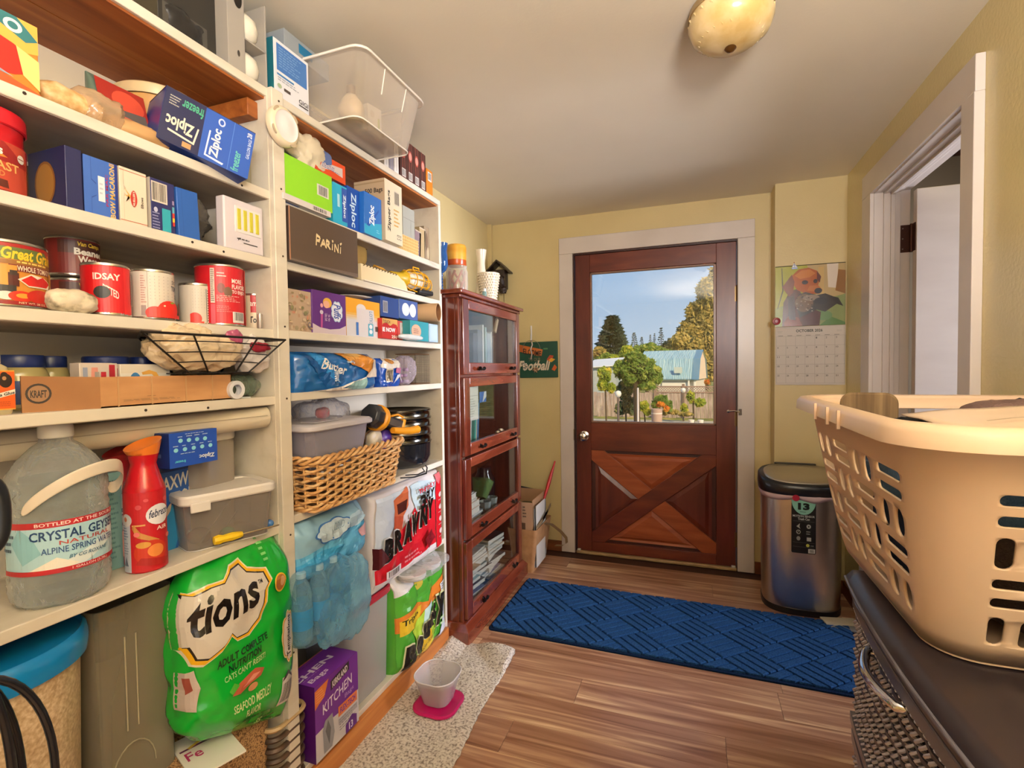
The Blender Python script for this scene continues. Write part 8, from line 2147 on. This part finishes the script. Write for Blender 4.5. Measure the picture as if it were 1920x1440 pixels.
# fence with lattice
t = thing('board_fence', 'weathered grey-pink board fence with lattice top across the yard', 'fence', (0, 0, 0))
Y = 20.0
fm = noisemat('weathered_fence_board', [(.3, '8c7870'), (.5, 'a8948a'), (.7, 'c4b0a4')], scale=(6, 6, .8), ns=3, rough=.8, perobj=True)
x = at(1095, Y); i = 0; fme = None
bw = .132
while x < at(1350, Y):
    zb_ = zt_(736 if x > at(1205, Y) else 737, Y)
    o = B().box(0, bw, 0, .025, 0, zb_ - GZ - .0).build('fence_board', fm, t, smooth=0) if fme is None else None
    if o is None:
        o = bpy.data.objects.new('fence_board', fme); COL.objects.link(o); o.parent = t
    fme = o.data
    o.location = (x, Y + (.012 if i % 2 else 0), GZ + .02 * math.sin(i * 1.7)); x += bw + .012; i += 1
b = B()
x0, x1 = at(1228, Y), at(1350, Y); z0_, z1_ = zt_(736, Y), zt_(726, Y); hh = z1_ - z0_
for k in range(-2, 40):
    a = x0 + k * .095
    for sg in (1, -1):
        p = [(a, z0_), (a + sg * hh, z1_)]
        q = Vector((p[1][0] - p[0][0], 0, hh)).normalized(); n = Vector((-q.z, 0, q.x)) * .011
        P = [Vector((p[0][0], 0, p[0][1])) - n, Vector((p[1][0], 0, p[1][1])) - n, Vector((p[1][0], 0, p[1][1])) + n, Vector((p[0][0], 0, p[0][1])) + n]
        b.prism([(v.x, v.z) for v in P], Y + .01 * sg, Y + .01 * sg + .008, FLIP)
o = b.build('lattice_strips', M('a48c80', .8), t, smooth=0); o['kind'] = 'stuff'
B().box(x0, x1, Y - .02, Y + .04, z1_, z1_ + .04).box(x0, x1, Y - .02, Y + .04, z0_ - .03, z0_ + .01).build('lattice_rail', M('94786c', .8), t)
for px in (1282, 1228):
    B().box(at(px, Y) - .05, at(px, Y) + .05, Y - .05, Y + .05, GZ, z1_ + .12).build('fence_post', M('8c7468', .8), t)
# white pole, garden lights, planters, arch
t = thing('white_pole', 'slender white pole standing before the bushy tree', 'pole', (at(1194, 11), 11, GZ + .04), 0)
B().lathe([(.03, 0), (.022, .02), (.02, zt_(727, 11) - GZ - .05), (0, zt_(727, 11) - GZ - .04)], n=12).build('pole_body', M('d8ccc8', .5), t)
for i, (px, py, Y) in enumerate(((1154, 741, 13), (1282, 733, 18.6))):
    t = thing('garden_light', ('white globe garden light by the arch' if i == 0 else 'garden light with white cap on the fence post'), 'lamp', (at(px, Y), Y, GZ + (.0 if i == 0 else 0)), 0)
    hz = zt_(py, Y) - GZ
    B().tube([(0, 0, 0), (0, 0, hz)], .03, 8).build('post', M('6a5c54', .6), t)
    B().lathe([(.03, hz - .08), (.07, hz - .04), (.085, hz + .02), (.06, hz + .08), (0, hz + .10)], n=14).build('globe', M('e4e0d8', .4), t, smooth=60)
tree('flowering_shrub', 'orange and green flowering shrub in front of the fence', 1236, 760, 790, 17, [(1240, 752, 14, 10, 0), (1252, 764, 9, 12, 0), (1228, 762, 8, 8, 0)], 'mid', 1500, .05, cat='shrub', seed=41)
tree('orange_blooms', 'small orange blooms clustered on the flowering shrub', 1240, 762, 790, 16.6, [(1238, 761, 8, 5, 0), (1250, 770, 5, 6, 0)], 'orange', 260, .045, cat='flowers', seed=42, trunk=False)
tree('green_shrub', 'light green shrub low between pole and barrel planter', 1206, 768, 790, 17, [(1205, 766, 10, 12, 0), (1212, 776, 8, 8, 0)], 'lime', 900, .045, cat='shrub', seed=43)
tree('tall_yellow_plant', 'tall yellow leaved plant standing before the fence', 1300, 745, 790, 18, [(1296, 746, 8, 13, 0), (1313, 756, 10, 9, 0), (1283, 768, 7, 10, 0)], 'lime', 1100, .045, cat='plant', seed=44)
tree('low_garden_plants', 'low green and orange garden plants along the fence foot', 1270, 778, 790, 17.4, [(1262, 776, 14, 5, 0), (1286, 780, 14, 4, 0), (1245, 778, 10, 5, 0)], 'gold', 900, .04, cat='plants', seed=45, trunk=False)
tree('red_flowers', 'red flowers above the fence by the frame', 1326, 716, 790, 21.5, [(1326, 716, 4, 4, 0)], 'orange', 160, .05, cat='flowers', seed=46)
t = thing('barrel_planter', 'half barrel planter with pale bands in front of fence', 'planter', (at(1231, 16.4), 16.4, GZ), 0)
h_ = zt_(770, 16.4) - GZ
B().lathe([(.13, 0), (.165, h_ * .5), (.17, h_), (.15, h_), (.0, h_ * .9)], n=20).build('barrel', M('b89c90', .7), t, smooth=50)
for f in (.3, .75):
    B().lathe([(.155 + .02 * f, h_ * f), (.158 + .02 * f, h_ * f + .04)], n=20, cap0=False, cap1=False).build('hoop', M('e0d4cc', .6), t)
for i, px in enumerate((1297, 1314)):
    t = thing('white_pot', 'white plant pot under the tall yellow plant, ' + ('nearer the garden light' if i == 0 else 'nearer the frame'), 'pot', (at(px, 17.2), 17.2, GZ), 0)
    B().lathe([(.07, 0), (.09, .20), (.095, .2), (.095, .23), (.075, .23), (0, .2)], n=18).build('pot_body', M('e4dcd4', .6), t, smooth=50)
t = thing('iron_arch', 'thin rusty iron wheel arch standing in the garden', 'arch', (at(1151, 12.8), 12.8, GZ), 0)
rad = 33 * 12.8 / 1049
B().tube([(rad * math.cos(PI * i / 24), 0, .02 + 1.15 * rad * math.sin(PI * i / 24)) for i in range(25)], .008, 6).build('arch_rod', M('5c5450', .6, .5), t, smooth=60)
for a in (35, 65, 90, 120, 150):
    B().tube([(0, 0, .02), (rad * math.cos(R(a)), 0, 1.15 * rad * math.sin(R(a)))], .005, 5).build('spoke', M('5c5450', .6, .5), t)
t = thing('garden_bench', 'small grey garden bench beneath the arch', 'bench', (at(1140, 13.6), 13.6, GZ), 0)
B().box(-.35, .35, -.12, .12, .20, .24).build('seat', M('8c8480', .7), t)
for x in (-.3, .3):
    B().box(x - .02, x + .02, -.1, .1, 0, .2).build('leg', M('6c6460', .7), t)
